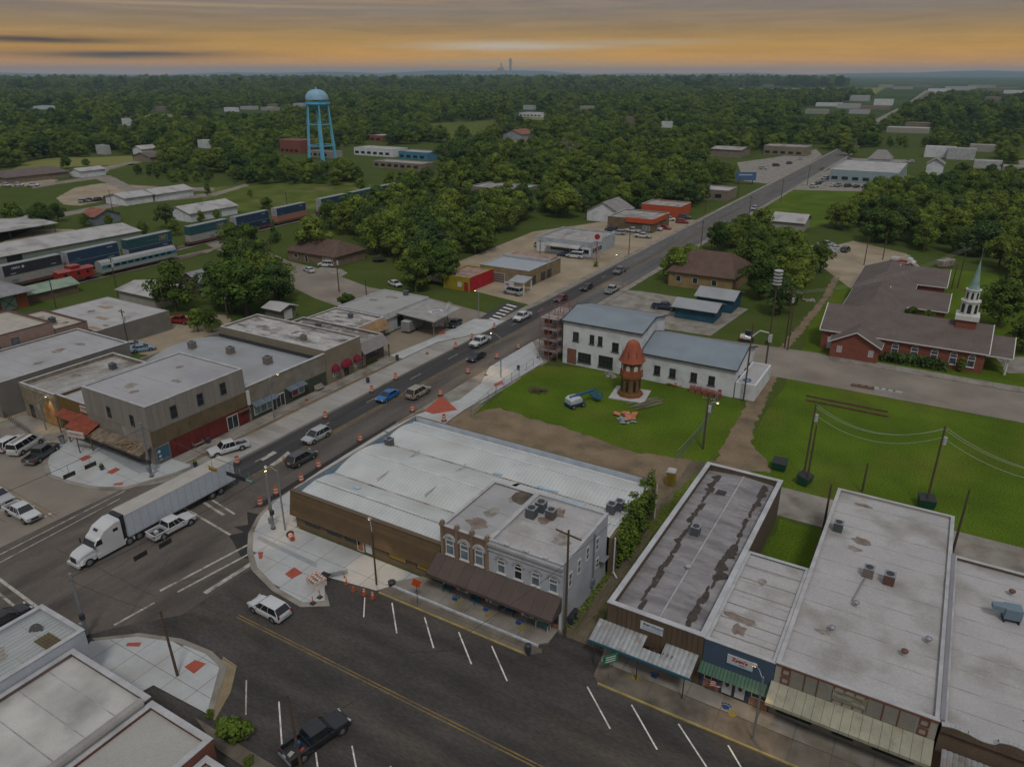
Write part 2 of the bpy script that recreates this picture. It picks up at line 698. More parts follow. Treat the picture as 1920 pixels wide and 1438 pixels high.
def trunk_mesh(name, seed, h, rad, crown_r):
 rg = random.Random(seed)
 b = MB()
 top = Vector((rg.uniform(-.4, .4), rg.uniform(-.4, .4), h * 0.55))
 b.tube((0, 0, -0.1), top * 0.5, rad * 1.25, rad, 8, caps=False)
 b.tube(top * 0.5, top, rad, rad * 0.7, 8, caps=False)
 for i in range(6):
  a = 1.05 * i + rg.uniform(-.3, .3)
  s = top * rg.uniform(0.5, 1.0)
  e = s + Vector((math.cos(a) * crown_r * 0.6, math.sin(a) * crown_r * 0.6, h * rg.uniform(0.15, 0.33)))
  mid = (s + e) / 2 + Vector((0, 0, h * 0.05))
  b.tube(s, mid, rad * 0.5, rad * 0.33, 5, caps=False)
  b.tube(mid, e, rad * 0.33, rad * 0.08, 5, caps=False)
  e2 = mid + Vector((math.cos(a + .8) * crown_r * .4, math.sin(a + .8) * crown_r * .4, h * 0.16))
  b.tube(mid, e2, rad * 0.25, rad * 0.06, 4, caps=False)
 return b


# crowns are 10 m tall overall, 9 m across; scaled per tree
KINDS = {}
for i in range(5):
 KINDS['oak%d' % i] = (crown_mesh('crown', 20 + i, 4.7, 1.5, 10.0, 24 + i * 3, 5600, 0.40, LEAF),
        trunk_mesh('trunk', 40 + i, 10, 0.24, 4.2))
for i in range(2):
 KINDS['tall%d' % i] = (crown_mesh('crown', 60 + i, 3.4, 1.6, 10.2, 22, 4200, 0.38, LEAF),
         trunk_mesh('trunk', 70 + i, 10, 0.2, 3.0))
KINDS['cedar'] = (crown_mesh('crown', 80, 3.0, 0.3, 10.0, 14, 2400, 0.45, LEAF_DARK, cone=True), trunk_mesh('trunk', 81, 8, 0.18, 1.0))
KINDS['dark0'] = (crown_mesh('crown', 82, 4.6, 1.2, 10.0, 26, 5200, 0.4, LEAF_DARK), trunk_mesh('trunk', 83, 10, 0.26, 4.2))
for i in range(3):
 KINDS['bush%d' % i] = (crown_mesh('crown', 90 + i, 4.4, 0.0, 6.5, 12, 1500, 0.62, LEAF), None)
TRUNK_ME = {}
for k, (cm, tb) in KINDS.items():
 if tb:
  o_ = tb.build('trunk', BARK)
  TRUNK_ME[k] = o_.data
  bpy.data.objects.remove(o_)
TREES = []          # (x, y, radius) of every single tree
TREE_BOX = []       # footprints no tree may stand in: x0, x1, y0, y1
COUNT = {}


def tree(x, y, h, kind, label, group=None, wide=1.0, cat='tree', name=None):
 rz = random.uniform(0, 6.28)
 s = h / 10.0
 if kind.startswith('bush'):
  s = h / 6.5
 t = thing(name or ('shrub' if kind.startswith('bush') else ('cedar_tree' if kind == 'cedar' else 'broadleaf_tree')),
     label, cat, (x, y, 0), rz, group)
 t.scale = (s * wide, s * wide, s)
 c = bpy.data.objects.new('foliage' if kind.startswith('bush') else 'crown', KINDS[kind][0])
 COL.objects.link(c)
 c.parent = t
 if kind in TRUNK_ME:
  k = bpy.data.objects.new('trunk', TRUNK_ME[kind])
  COL.objects.link(k)
  k.parent = t
 TREES.append((x, y, s * wide * 4.0))
 return t

# ------------------------------------------------------------------ ground, roads, pavements
M_ROAD = mat('worn_asphalt', (0.088, 0.077, 0.068), 0.9, var=0.32, scale=0.35, fine=0.16, fscale=9, stain=(0.16, 0.13, 0.098), stain_amt=0.75, stain_scale=0.12, stretch=(1.0, 0.16, 1))
M_LANE = mat('new_asphalt', (0.046, 0.045, 0.046), 0.85, var=0.25, scale=0.5, fine=0.16, fscale=10, stretch=(1.6, 0.12, 1))
M_CROSS = mat('street_asphalt', (0.052, 0.047, 0.043), 0.9, var=0.3, scale=0.5, fine=0.25, fscale=7, stain=(0.078, 0.064, 0.050), stain_amt=0.75, stain_scale=0.16, stretch=(0.25, 1.0, 1))
M_PATCH = mat('fresh_tar', (0.028, 0.026, 0.025), 0.8, var=0.2, fine=0.2)
M_CONC = mat('new_concrete', (0.40, 0.41, 0.41), 0.85, var=0.09, scale=0.5, fine=0.07, fscale=10, stain=(0.30, 0.285, 0.265), stain_amt=0.7, stain_scale=0.25)
M_CONC_BLUE = mat('blue_grey_concrete', (0.27, 0.285, 0.30), 0.6, var=0.1, scale=0.6)
M_CONC2 = mat('old_concrete', (0.235, 0.215, 0.185), 0.9, var=0.2, scale=0.4, fine=0.12, stain=(0.14, 0.115, 0.085), stain_amt=0.8, stain_scale=0.3)
M_CONC3 = mat('dirty_concrete', (0.150, 0.128, 0.100), 0.92, var=0.25, scale=0.5, fine=0.15, stain=(0.08, 0.066, 0.05), stain_amt=0.8, stain_scale=0.35)
M_PLATE = mat('street_concrete', (0.215, 0.188, 0.155), 0.9, var=0.2, scale=0.12, fine=0.1, stain=(0.19, 0.155, 0.12), stain_amt=0.8, stain_scale=0.1)
M_JOINT = mat('joint', (0.115, 0.105, 0.095), 0.95)
M_DIRT = mat('dirt', (0.190, 0.140, 0.088), 0.95, var=0.22, scale=0.25, fine=0.2, fscale=4, stain=(0.10, 0.085, 0.05), stain_amt=0.7, stain_scale=0.2)
M_SAND = mat('pale_dirt', (0.30, 0.245, 0.170), 0.95, var=0.15, scale=0.15, fine=0.15, fscale=3, stain=(0.2, 0.155, 0.1), stain_amt=0.7, stain_scale=0.07)
M_LAWN = mat('mown_lawn', (0.072, 0.116, 0.010), 0.95, var=0.2, scale=0.12, fine=0.42, fscale=5.0, bump=0.8, stain=(0.100, 0.118, 0.018), stain_amt=0.7, stain_scale=0.07, spec=0.05)
M_LAWN2 = mat('rough_grass', (0.086, 0.112, 0.020), 0.95, var=0.3, scale=0.1, fine=0.3, fscale=2.0, bump=0.5, stain=(0.125, 0.115, 0.05), stain_amt=0.7, stain_scale=0.05, spec=0.05)
M_WHITE = mat('road_paint_white', (0.62, 0.60, 0.56), 0.8, var=0.15, scale=1.2, fine=0.2, fscale=6, stain=(0.2, 0.18, 0.16), stain_amt=0.7, stain_scale=0.8)
M_WORN = mat('worn_paint_white', (0.36, 0.34, 0.30), 0.85, var=0.2, scale=1.5, fine=0.25, fscale=5, stain=(0.14, 0.12, 0.10), stain_amt=0.9, stain_scale=0.7)
M_YELL = mat('road_paint_yellow', (0.22, 0.145, 0.045), 0.85, var=0.25, scale=1.0, fine=0.25, fscale=5, stain=(0.09, 0.075, 0.055), stain_amt=0.9, stain_scale=0.5)
M_RED = mat('red_paving', (0.33, 0.075, 0.045), 0.85, var=0.12, scale=1.5, fine=0.1)
M_KERBW = mat('painted_kerb', (0.42, 0.43, 0.46), 0.8, var=0.2, scale=1.5, fine=0.12)
M_KERBY = mat('yellow_kerb', (0.30, 0.235, 0.09), 0.85, var=0.25, scale=1.0, fine=0.15)

# broad ground covers
sheet('lawn', rect(-20.5, 150, 92, 134.8), 0.012, M_LAWN)
sheet('lawn', [(-20.5, 149.5), (150, 149.5), (150, 245), (-23, 245), (-23, 165)], 0.012, M_LAWN)
sheet('dirt_ground', [(-70.6, 78), (-21.0, 78), (-21.0, 97), (-64, 97), (-70.6, 90)], 0.008, M_DIRT)
sheet('lawn', PX([(1008, 686), (1100, 690), (1180, 706), (1385, 748), (1402, 768), (1382, 800), (1330, 868), (1288, 860), (1200, 850), (1130, 828), (1060, 802), (1000, 786), (935, 764), (905, 770), (880, 782)]), 0.016, M_LAWN)
sheet('dirt_track', PX([(1462, 702), (1444, 735), (1415, 800), (1408, 832), (1440, 862), (1446, 886), (1340, 880), (1352, 838), (1392, 768), (1424, 716), (1450, 690)]), 0.018, M_DIRT)
sheet('alley', [(-26.4, 49.4), (-20.6, 49.4), (-21.0, 97), (-26.0, 97)], 0.014, mat('alley_dirt', (0.115, 0.092, 0.062), 0.95, var=0.3, scale=0.4, fine=0.2, fscale=3, stain=(0.060, 0.068, 0.022), stain_amt=0.9, stain_scale=0.35, stretch=(1.4, 0.3, 1)))
sheet('alley', [(-25.2, 78.0), (-21.6, 60.0), (-20.9, 92.5), (-24.6, 92.5)], 0.017, M_LAWN2)
sheet('rear_yard_paving', rect(-19.5, 26, 87.0, 94.5), 0.018, M_CONC2)
sheet('lawn', rect(-11.5, -5.3, 69.3, 86.2), 0.022, M_LAWN)
sheet('dirt_lot', PX([(232, 632), (262, 600), (330, 592), (420, 590), (436, 600), (400, 640), (300, 668), (236, 660)]), 0.014, M_SAND)
sheet('dirt_lot', [(-172, 60), (-126, 60), (-126, 30), (-200, 30)], 0.010, M_SAND)
sheet('dirt_lot', PX([(-40, 475), (60, 430), (140, 430), (150, 445), (30, 482)]), 0.012, M_SAND)
sheet('dirt_lot', PX([(105, 372), (140, 352), (190, 344), (330, 352), (330, 362), (240, 368), (150, 386), (120, 384)]), 0.012, M_SAND)
sheet('dirt_lot', PX([(0, 332), (60, 330), (110, 338), (80, 350), (0, 350)]), 0.012, M_SAND)
sheet('meadow', PX([(385, 352), (520, 344), (660, 340), (735, 352), (720, 392), (600, 392), (480, 402), (380, 380)]), 0.012, M_LAWN2)
sheet('meadow', PX([(1390, 420), (1490, 352), (1640, 362), (1650, 374), (1540, 424), (1440, 445)]), 0.012, M_LAWN)
sheet('meadow', PX([(800, 232), (930, 226), (940, 258), (900, 268), (800, 262)]), 0.012, M_LAWN2)
sheet('hay_field', PX([(1330, 176), (1380, 166), (1660, 165), (1640, 178), (1560, 181), (1360, 180)]), 0.012, mat('hay', (0.16, 0.165, 0.035), 0.95, var=0.15, scale=0.01))
sheet('hay_field', PX([(170, 182), (230, 178), (240, 183), (180, 188)]), 0.012, MATS['hay'])
sheet('hay_field', PX([(585, 170), (640, 162), (850, 146), (900, 148), (700, 168)]), 0.012, MATS['hay'])
# country lanes left of the railway
for lane in ([(60, 348), (140, 336), (180, 328), (208, 330), (252, 352), (400, 352), (402, 358), (240, 362), (205, 346), (180, 336), (120, 344), (60, 354)],
    [(172, 328), (190, 314), (250, 302), (300, 296), (302, 299), (252, 306), (205, 318), (196, 330)],
    [(-20, 412), (110, 400), (240, 376), (400, 362), (460, 345), (468, 348), (404, 368), (240, 384), (110, 408), (-20, 422)]):
 sheet('lane', PX(lane), 0.02, M_PLATE)

# main road, running away from the camera
MAIN = structure(MB().prism([(-83, -40), (-71, -40), (-71, 620), (-86, 960), (-110, 2000), (-150, 3600), (-166, 3600), (-122, 2000), (-95, 960), (-83, 620)], 0.02, 0.02).build('main_road', M_ROAD))
M_LANE2 = mat('grey_asphalt', (0.105, 0.100, 0.096), 0.85, var=0.2, scale=0.3, fine=0.14, fscale=9, stretch=(1.6, 0.12, 1))
sheet('resurfaced_lane', [(-82.6, 57), (-77.9, 57), (-77.9, 200), (-82.6, 200)], 0.026, M_LANE)
sheet('grey_lane', [(-82.6, 200), (-77.9, 200), (-77.9, 620), (-82.6, 620)], 0.026, M_LANE2)
sheet('grey_lane', [(-76.9, 140), (-71.2, 140), (-71.2, 620), (-76.9, 620)], 0.026, M_LANE2)
sheet('side_street', [(-83, 28.6), (-83, 48), (-95, 46), (-110.5, 51), (-200, 50), (-200, 24), (-90, 24)], 0.022, M_PLATE)
sheet('cross_street', [(-71, 24), (-71, 53.5), (60, 53.5), (60, 25), (-60, 25)], 0.024, M_CROSS)
sheet('hardstanding', [(-126, 44), (-126, 56), (-91.5, 56), (-91.5, 140), (-62.7, 128), (-63.6, 80), (-62.7, 50), (-83, 40)], 0.006, M_CONC2)
sheet('intersection', [(-83, 22), (-71, 22), (-65.6, 31), (-61.2, 36), (-61.0, 46.5), (-66, 50.5), (-70.6, 57), (-83, 57), (-90, 48.5), (-90, 28)], 0.028, mat('intersection_surface', (0.108, 0.092, 0.078), 0.9, var=0.25, scale=0.3, fine=0.14, fscale=8, stain=(0.055, 0.046, 0.040), stain_amt=0.85, stain_scale=0.2, stretch=(1.0, 0.3, 1)))
sheet('church_street', [(-71, 135.2), (150, 134.8), (150, 149.5), (-12, 149.5), (-18, 152.5), (-71, 147.5)], 0.022, M_PLATE)
sheet('back_street', [(-83, 127.4), (-107.6, 125.1), (-120.7, 127), (-133.8, 130), (-163, 141), (-230, 166), (-232, 181), (-169.5, 155.5), (-154, 153), (-129, 145), (-110, 145), (-83, 140)], 0.022, M_PLATE)
sheet('forecourt', [(-83, 100), (-100, 108), (-100.5, 131), (-83, 129)], 0.018, mat('forecourt_concrete', (0.225, 0.185, 0.135), 0.9, var=0.15, scale=0.15, stain=(0.15, 0.12, 0.085), stain_amt=0.8, stain_scale=0.15))
sheet('forecourt', [(-83, 152), (-124, 160), (-128, 232), (-112, 268), (-83, 285)], 0.018, M_SAND)
sheet('forecourt', [(-71, 150), (-40, 152), (-38, 176), (-66, 178), (-71, 176)], 0.018, M_CONC2)
sheet('car_park', PX([(1472, 356), (1490, 345), (1556, 318), (1560, 296), (1700, 300), (1700, 352), (1640, 360)]), 0.018, M_CONC2)
sheet('car_park', PX([(1382, 305), (1450, 296), (1530, 280), (1542, 292), (1490, 320), (1440, 345), (1395, 340)]), 0.018, M_CONC2)
sheet('farm_track', PX([(1455, 660), (1478, 655), (1530, 590), (1556, 556), (1575, 520), (1562, 520), (1540, 560), (1505, 600)]), 0.019, M_DIRT)
sheet('car_park', PX([(1528, 470), (1600, 452), (1700, 476), (1730, 505), (1600, 545), (1540, 500)]), 0.018, M_SAND)
sheet('drive', PX([(1868, 672), (1925, 668), (1925, 700), (1890, 700)]), 0.02, M_CONC2)
sheet('drive', PX([(600, 500), (640, 505), (652, 512), (628, 525), (592, 512)]), 0.02, M_CONC2)
sheet('residential_street', PX([(1886, 330), (1908, 300), (1930, 300), (1935, 372), (1905, 372)]), 0.02, M_PLATE)
sheet('far_commercial_strip', PX([(1640, 225), (1700, 195), (1735, 170), (1775, 166), (1770, 180), (1715, 210), (1660, 240)]), 0.016, M_PLATE)
# tar stains and the dark edge strip at the corner under repair
sheet('tar_patch', [(-70.9, 53.2), (-68.9, 53.6), (-66.5, 50.6), (-63.5, 47.9), (-62.3, 46.6), (-63.6, 46.0), (-66.8, 47.6), (-68.6, 48.4), (-67.6, 49.8), (-69.6, 50.0), (-68.4, 51.2)], 0.032, M_PATCH)
sheet('tar_patch', [(-71.0, 54), (-70.0, 55.5), (-70.7, 72), (-70.95, 84), (-71.6, 84), (-71.5, 68)], 0.032, M_PATCH)
sheet('crossing_patch', PX([(893, 601), (948, 566), (1000, 578), (957, 602)]), 0.03, M_LANE)

# ---- lane markings: each painted line is its own piece on the road
def stripe(a, b, w, m, z=0.036, name='road_marking', parent=None):
 a, b = Vector((a[0], a[1], 0)), Vector((b[0], b[1], 0))
 n = (b - a).normalized()
 n = Vector((-n.y, n.x, 0)) * w / 2
 pts = [(p.x, p.y) for p in (a - n, b - n, b + n, a + n)]
 o = MB().prism(pts, z, z).build(name, m, parent)
 if parent is None:
  structure(o)
 return o


for k in range(9):                                   # angled bays on the near street, first run
 xa = -44.5 + k * 4.3
 a, b = [((684, 1120), (682, 1157)), ((735, 1130), (744, 1187)), ((796, 1157), (813, 1215)), ((860, 1185), (884, 1245)), ((922, 1211), (951, 1277)),
   ((1101, 1287), (1144, 1366)), ((1184, 1321), (1232, 1405)), ((1272, 1357), (1325, 1438)), ((1365, 1397), (1420, 1490))][k]
 stripe(G(*a), G(*b), 0.14 if k else 0.12, M_WHITE, name='parking_line', parent=None)
for a, b in [((523, 1315), (529, 1402)), ((592, 1410), (600, 1470)), ((660, 1398), (670, 1450)), ((462, 1275), (461, 1340)), ((732, 1436), (745, 1480))]:
 stripe(G(*a), G(*b), 0.13, M_WHITE if a[0] > 500 else M_WORN, name='parking_line')
for off in (-0.17, 0.17):
 stripe((-56, 38.9 + off), (50, 38.6 + off), 0.12, M_YELL, name='centre_line')
for off in (-0.3, 0.3):
 stripe((-140, 41.6 + off), (-91, 40.0 + off), 0.12, M_YELL, name='centre_line')
stripe((-77.5, 60), (-77.2, 620), 0.16, M_YELL, name='centre_line')
stripe((-77.0, 60), (-76.7, 620), 0.14, M_YELL, name='centre_line')
for k in range(26):
 stripe((-80.4, 63 + k * 12.2), (-80.4, 66.2 + k * 12.2), 0.14, M_WORN, name='lane_dash')
# crosswalk and stop lines
for a, b, w in [((300, 1108), (466, 1021), .32), ((333, 1110), (470, 1037), .28), ((384, 1112), (474, 1055), .6), ((214, 1172), (290, 1130), .3),
    ((345, 952), (432, 1003), .32), ((382, 942), (420, 966), .4), ((395, 936), (440, 964), .3), ((-20, 1072), (72, 1140), .36), ((-20, 1098), (46, 1152), .3),
    ((0, 1040), (235, 920), .18), ((-10, 1060), (225, 935), .16), ((0, 958), (20, 948), .5), ((82, 970), (100, 960), .5)]:
 stripe(G(*a), G(*b), w, M_WORN, z=0.036, name='crossing_line')
for k in range(6):
 p = (-89.6 + k * 1.2, 140.4 + k * 0.1)
 q = G(918 + k * 6.4, 597 - k * 5.2)
 r_ = G(934 + k * 6.8, 601 - k * 5.0)
 stripe(q, r_, 0.75, M_WHITE, z=0.040, name='crossing_bar')
# worn turn arrow on the main road
ab = MB()
for pts in ([(505, 872), (520, 862), (526, 866), (512, 874)], [(520, 862), (540, 846), (546, 852), (530, 860), (528, 866)], [(488, 862), (512, 846), (520, 849), (494, 864)]):
 ab.prism(PX(pts), 0.037, 0.037)
structure(ab.build('turn_arrow', M_WORN))

# ---- pavements in slabs
WALK = 0.15
slabs('pavement', [(-69.6, 57), (-68.3, 53.2), (-66.3, 50.2), (-63.5, 47.6), (-60.5, 45.6), (-56, 44.2), (-51.6, 43.8), (-49.8, 45.2), (-52.8, 48.3), (-46.2, 49.3),
       (-43.4, 53.7), (-62.75, 53.7), (-62.75, 80), (-70.5, 80), (-70.3, 66)], 0.0, WALK, M_CONC, M_JOINT, (3.6, 3.1), off=(-62.75, 53.7))
slabs('pavement', [(-91.4, 53.9), (-91.4, 57.5), (-87.0, 57.6), (-87.5, 55.0), (-89.9, 48.9), (-93.3, 47.1), (-97.2, 46.2), (-102.0, 45.9), (-106.0, 47.6), (-111.0, 51.4), (-110.4, 54.2)], 0.0, WALK,
   M_CONC, M_JOINT, (4.0, 3.4), off=(-91.4, 54))
slabs('pavement', [(-91.4, 57.6), (-88.6, 57.6), (-88.6, 107), (-91.4, 107)], 0.0, WALK, M_CONC2, M_JOINT, (2.8, 3.0))
slabs('parking_lane', [(-88.0, 57.8), (-83.2, 61), (-83.2, 128), (-88.0, 118)], 0.0, 0.06, mat('bay_concrete', (0.30, 0.29, 0.27), 0.9, var=0.12, scale=0.3, fine=0.1, stain=(0.21, 0.19, 0.165), stain_amt=0.8, stain_scale=0.25, stretch=(0.3, 1, 1)), M_JOINT, (4.8, 4.6), off=(-88, 57.8))
sheet('mud_strip', [(-88.65, 58), (-87.95, 58), (-87.95, 112), (-88.65, 112)], 0.05, M_DIRT)
slabs('pavement', [(-91.4, 107.2), (-88.2, 107.2), (-88.0, 118.5), (-83.1, 128.5), (-83.1, 138.5), (-90, 136), (-90.5, 118)], 0.0, WALK, M_CONC, M_JOINT, (3.2, 3.4))
slabs('pavement', [(-70.5, 80.3), (-63.6, 80.3), (-64.2, 93), (-63.2, 119.5), (-71, 129), (-71, 112), (-68.0, 104.3), (-67.2, 96.4), (-69.8, 88)], 0.0, WALK, M_CONC, M_JOINT, (3.4, 3.6))
slabs('pavement', [(-65.4, 28.9), (-62.1, 31.6), (-58.0, 33.1), (-54.1, 33.5), (-51.6, 33.0), (-48.0, 28.7), (-55.0, 28.4), (-55.6, 25.6), (-60.3, 25.6), (-60.3, 27.0), (-64.6, 27.2)], 0.0, WALK, M_CONC, M_JOINT, (3.0, 3.0))
sheet('kerb_apron', [(-48.0, 28.7), (-51.6, 33.0), (-52.6, 34.2), (-50.4, 34.0), (-48.3, 31.5), (-46.9, 28.6)], 0.05, mat('stained_apron', (0.225, 0.175, 0.105), 0.9, var=0.2, scale=0.6))
slabs('pavement', [(-45.8, 50.85), (-27.0, 50.85), (-26.2, 51.6), (-26.2, 53.7), (-43.2, 53.7)], 0.0, 0.30, M_CONC2, M_JOINT, (3.2, 2.9), off=(-26.2, 50.85))
structure(MB().box(-45.9, -26.9, 50.62, 50.85, 0.0, 0.305).build('kerb', M_KERBW))
slabs('verge', [(-46.0, 49.35), (-27.2, 49.35), (-26.2, 50.2), (-26.4, 50.6), (-45.9, 50.6)], 0.0, 0.12, M_CONC3, M_JOINT, (3.4, 2.0))
slabs('pavement', [(-20.8, 52.0), (60, 52.0), (60, 53.85), (-21.2, 53.85)], 0.0, 0.17, M_CONC2, M_JOINT, (3.1, 2.0))
slabs('verge', [(-20.6, 50.0), (-20.0, 49.45), (60, 49.45), (60, 51.95), (-20.9, 51.95)], 0.0, 0.15, M_CONC3, M_JOINT, (3.1, 2.6))
structure(MB().box(-19.9, 60, 49.25, 49.45, 0.0, 0.16).build('kerb', M_KERBY))
structure(MB().box(-45.8, -27.3, 49.15, 49.35, 0.0, 0.13).build('kerb', M_KERBY))
slabs('pavement', [(-44, 26.6), (0, 26.6), (0, 27.9), (-48.6, 27.9)], 0.0, 0.15, M_CONC3, M_JOINT, (3.0, 1.4))
slabs('pavement', [(-15.5, 149.6), (120, 149.6), (120, 151.0), (-16.2, 152.6)], 0.0, 0.12, M_CONC2, M_JOINT, (4.0, 3.0))
structure(MB().box(-15, 120, 149.3, 149.55, 0.0, 0.14).build('kerb', M_CONC2))
for x0, x1, y0, y1 in [(-84.9, -83.15, 128.5, 620), (-70.9, -69.2, 150, 620)]:
 slabs('pavement', rect(x0, x1, y0, min(y1, 330)), 0.0, 0.12, M_CONC2, M_JOINT, (2.0, 8.0))
 sheet('pavement', rect(x0, x1, 330, 620), 0.1, M_CONC2)
for (cx, cy), pts in (((-59, 49), [(-70.1, 57), (-68.8, 53.0), (-66.8, 49.8), (-63.9, 47.1), (-60.8, 45.0), (-56.1, 43.6), (-51.4, 43.2), (-48.8, 44.9), (-50.2, 46.0), (-60, 52), (-66, 57)]),
       ((-98, 50), [(-87.0, 57.4), (-87.0, 55.0), (-89.4, 48.5), (-93.2, 46.5), (-97.2, 45.6), (-102.2, 45.3), (-106.6, 47.1), (-111.6, 51.2), (-100, 52)]),
       ((-57, 30), [(-65.8, 29.2), (-62.4, 32.1), (-58.1, 33.7), (-54.0, 34.1), (-51.1, 33.5), (-47.4, 28.7), (-56, 29)])):
 structure(MB().prism(pts, 0.0, 0.10).build('kerb', M_CONC2))
rgs = random.Random(31)
for a, b_, w in [((-58, 28), (-33, 47), .09), ((-30, 27.8), (-14, 48.5), .07), ((-46, 33.6), (30, 33.2), .05), ((-52, 44), (30, 43.6), .05), ((-8, 28), (3, 49), .06), ((-66, 40), (-60, 45), .1), ((-84, 36), (-66, 36.6), .06), ((-80.6, 24), (-80.2, 57), .05), ((-74.2, 24), (-74.6, 57), .06), ((-71, 42), (-64, 30), .05), ((-120, 44), (-90, 30), .06), ((-140, 38), (-95, 36), .05)]:
 n = 9
 pp = [(a[0] + (b_[0] - a[0]) * i / n + rgs.uniform(-.22, .22), a[1] + (b_[1] - a[1]) * i / n + rgs.uniform(-.22, .22)) for i in range(n + 1)]
 q = MB()
 for p0, p1 in zip(pp[:-1], pp[1:]):
  d = Vector((p1[0] - p0[0], p1[1] - p0[1])).normalized() * w * .55
  q.poly([(p0[0] + d.y, p0[1] - d.x, .0335), (p1[0] + d.y, p1[1] - d.x, .0335), (p1[0] - d.y, p1[1] + d.x, .0335), (p0[0] - d.y, p0[1] + d.x, .0335)])
 structure(q.build('sealed_crack', mat('crack_seal', (0.040, 0.036, 0.033), .85)))
# bright repair panels, darker blue-grey strips and a red wedge set into the new concrete
for q in [[(534, 1078), (552, 1065), (568, 1076), (547, 1087)], [(484, 1037), (494, 1036), (492, 1049), (486, 1050)],
    [(148, 862), (163, 855), (174, 858), (156, 867)], [(200, 887), (218, 878), (226, 882), (210, 891)], [(215, 908), (232, 906), (229, 911), (212, 911)],
    [(346, 1252), (366, 1239), (387, 1246), (364, 1265)], [(240, 1207), (266, 1206), (262, 1214), (236, 1213)],
    [(795, 772), (828, 744), (858, 770), (812, 778)], [(820, 624), (832, 622), (836, 627), (824, 629)], [(925, 722), (942, 714), (944, 722), (928, 726)]]:
 structure(MB().prism(PX(q), WALK, WALK + 0.012).build('red_paving_panel', M_RED))
structure(MB().prism(PX([(480, 1012), (486, 1006), (596, 1058), (593, 1066)]), WALK, WALK + 0.010).build('blue_grey_strip', M_CONC_BLUE))
structure(MB().prism(PX([(168, 838), (186, 832), (262, 868), (300, 866), (300, 878), (262, 890), (210, 862)]), WALK, WALK + 0.010).build('blue_grey_strip', M_CONC_BLUE))

# ------------------------------------------------------------------ buildings: shared builders
def face(side, x0, x1, y0, y1):
 """Frame of one wall: start corner, direction along it, outward normal (seen from outside, left to right)."""
 return {'-y': ((x0, y0), (1, 0), (0, -1)), '+x': ((x1, y0), (0, 1), (1, 0)),
   '+y': ((x1, y1), (-1, 0), (0, 1)), '-x': ((x0, y1), (0, -1), (-1, 0))}[side]


def fp(F, s, d, z):
 (ox, oy), (ux, uy), (nx, ny) = F
 return (ox + ux * s + nx * d, oy + uy * s + ny * d, z)


def fbox(b, F, s0, s1, d0, d1, z0, z1, m=0):
 vs = [fp(F, s, d, z) for z in (z0, z1) for s, d in ((s0, d1), (s1, d1), (s1, d0), (s0, d0))]
 return b.add(vs, [(3, 2, 1, 0), (4, 5, 6, 7), (0, 1, 5, 4), (1, 2, 6, 5), (2, 3, 7, 6), (3, 0, 4, 7)], m)


M_GLASS = glass()
M_GLASSB = glass('pale_window_glass', (0.13, 0.17, 0.20), 0.2)
M_GLASSG = glass('greenish_window_glass', (0.13, 0.19, 0.17), 0.2)
M_FRAMEW = plain('white_frame', (0.55, 0.55, 0.53), 0.6)
M_FRAMED = plain('dark_frame', (0.05, 0.045, 0.04), 0.6)
M_ROOFW = mat('white_roof_membrane', (0.37, 0.36, 0.355), 0.8, var=0.08, scale=0.25, fine=0.09, fscale=5, stain=(0.24, 0.225, 0.205), stain_amt=0.9, stain_scale=0.2)
M_ROOFW2 = mat('cool_white_roof', (0.335, 0.335, 0.34), 0.75, var=0.08, scale=0.2, fine=0.08, stain=(0.23, 0.225, 0.22), stain_amt=0.7, stain_scale=0.12)
M_ROOFG = mat('weathered_roof', (0.30, 0.285, 0.27), 0.85, var=0.22, scale=0.5, fine=0.15, fscale=4, stain=(0.15, 0.135, 0.115), stain_amt=0.85, stain_scale=0.28, stretch=(1, 0.4, 1))
M_ROOFP = mat('peeling_roof', (0.37, 0.36, 0.345), 0.85, var=0.2, scale=0.6, fine=0.2, fscale=3, stain=(0.085, 0.065, 0.055), stain_amt=1.0, stain_scale=0.55, stretch=(0.45, 1.2, 1))
M_TIN = mat('galvanised_roof', (0.50, 0.52, 0.51), 0.5, 0.15, var=0.1, scale=0.4, fine=0.08, stain=(0.38, 0.375, 0.35), stain_amt=0.7, stain_scale=0.2)
M_TIN2 = mat('dull_metal_roof', (0.30, 0.315, 0.325), 0.5, 0.15, var=0.1, scale=0.4, fine=0.06, stain=(0.22, 0.21, 0.20), stain_amt=0.6, stain_scale=0.2)
M_TIN_BLUE = mat('blue_grey_metal_roof', (0.205, 0.245, 0.275), 0.5, 0.1, var=0.08, scale=0.3, fine=0.05)
M_COPING = mat('pale_coping', (0.38, 0.38, 0.385), 0.7, var=0.15, scale=0.8)
M_SHINGLE = mat('grey_brown_shingles', (0.122, 0.098, 0.088), 0.9, var=0.12, scale=0.3, fine=0.2, fscale=5, stretch=(1, 1, 3))
M_BRICK = mat('red_brick', (0.205, 0.070, 0.045), 0.9, var=0.12, scale=0.8, fine=0.25, fscale=9, stretch=(1, 1, 3))
M_BROWN = mat('brown_siding', (0.135, 0.096, 0.058), 0.85, var=0.14, scale=0.7, fine=0.12, fscale=8)
M_TAN = mat('tan_wall', (0.20, 0.165, 0.118), 0.9, var=0.14, scale=0.4, fine=0.1)
M_GREYW = mat('grey_wall', (0.17, 0.155, 0.14), 0.9, var=0.12, scale=0.4, fine=0.1)
M_WHITEW = mat('white_wall', (0.58, 0.60, 0.62), 0.85, var=0.07, scale=0.4, fine=0.06, stain=(0.36, 0.36, 0.37), stain_amt=0.6, stain_scale=0.5)
M_CREAM = mat('cream_wall', (0.30, 0.285, 0.245), 0.9, var=0.1, scale=0.5, fine=0.1)
M_STEEL = plain('galvanised_steel', (0.30, 0.32, 0.34), 0.45, 0.6)
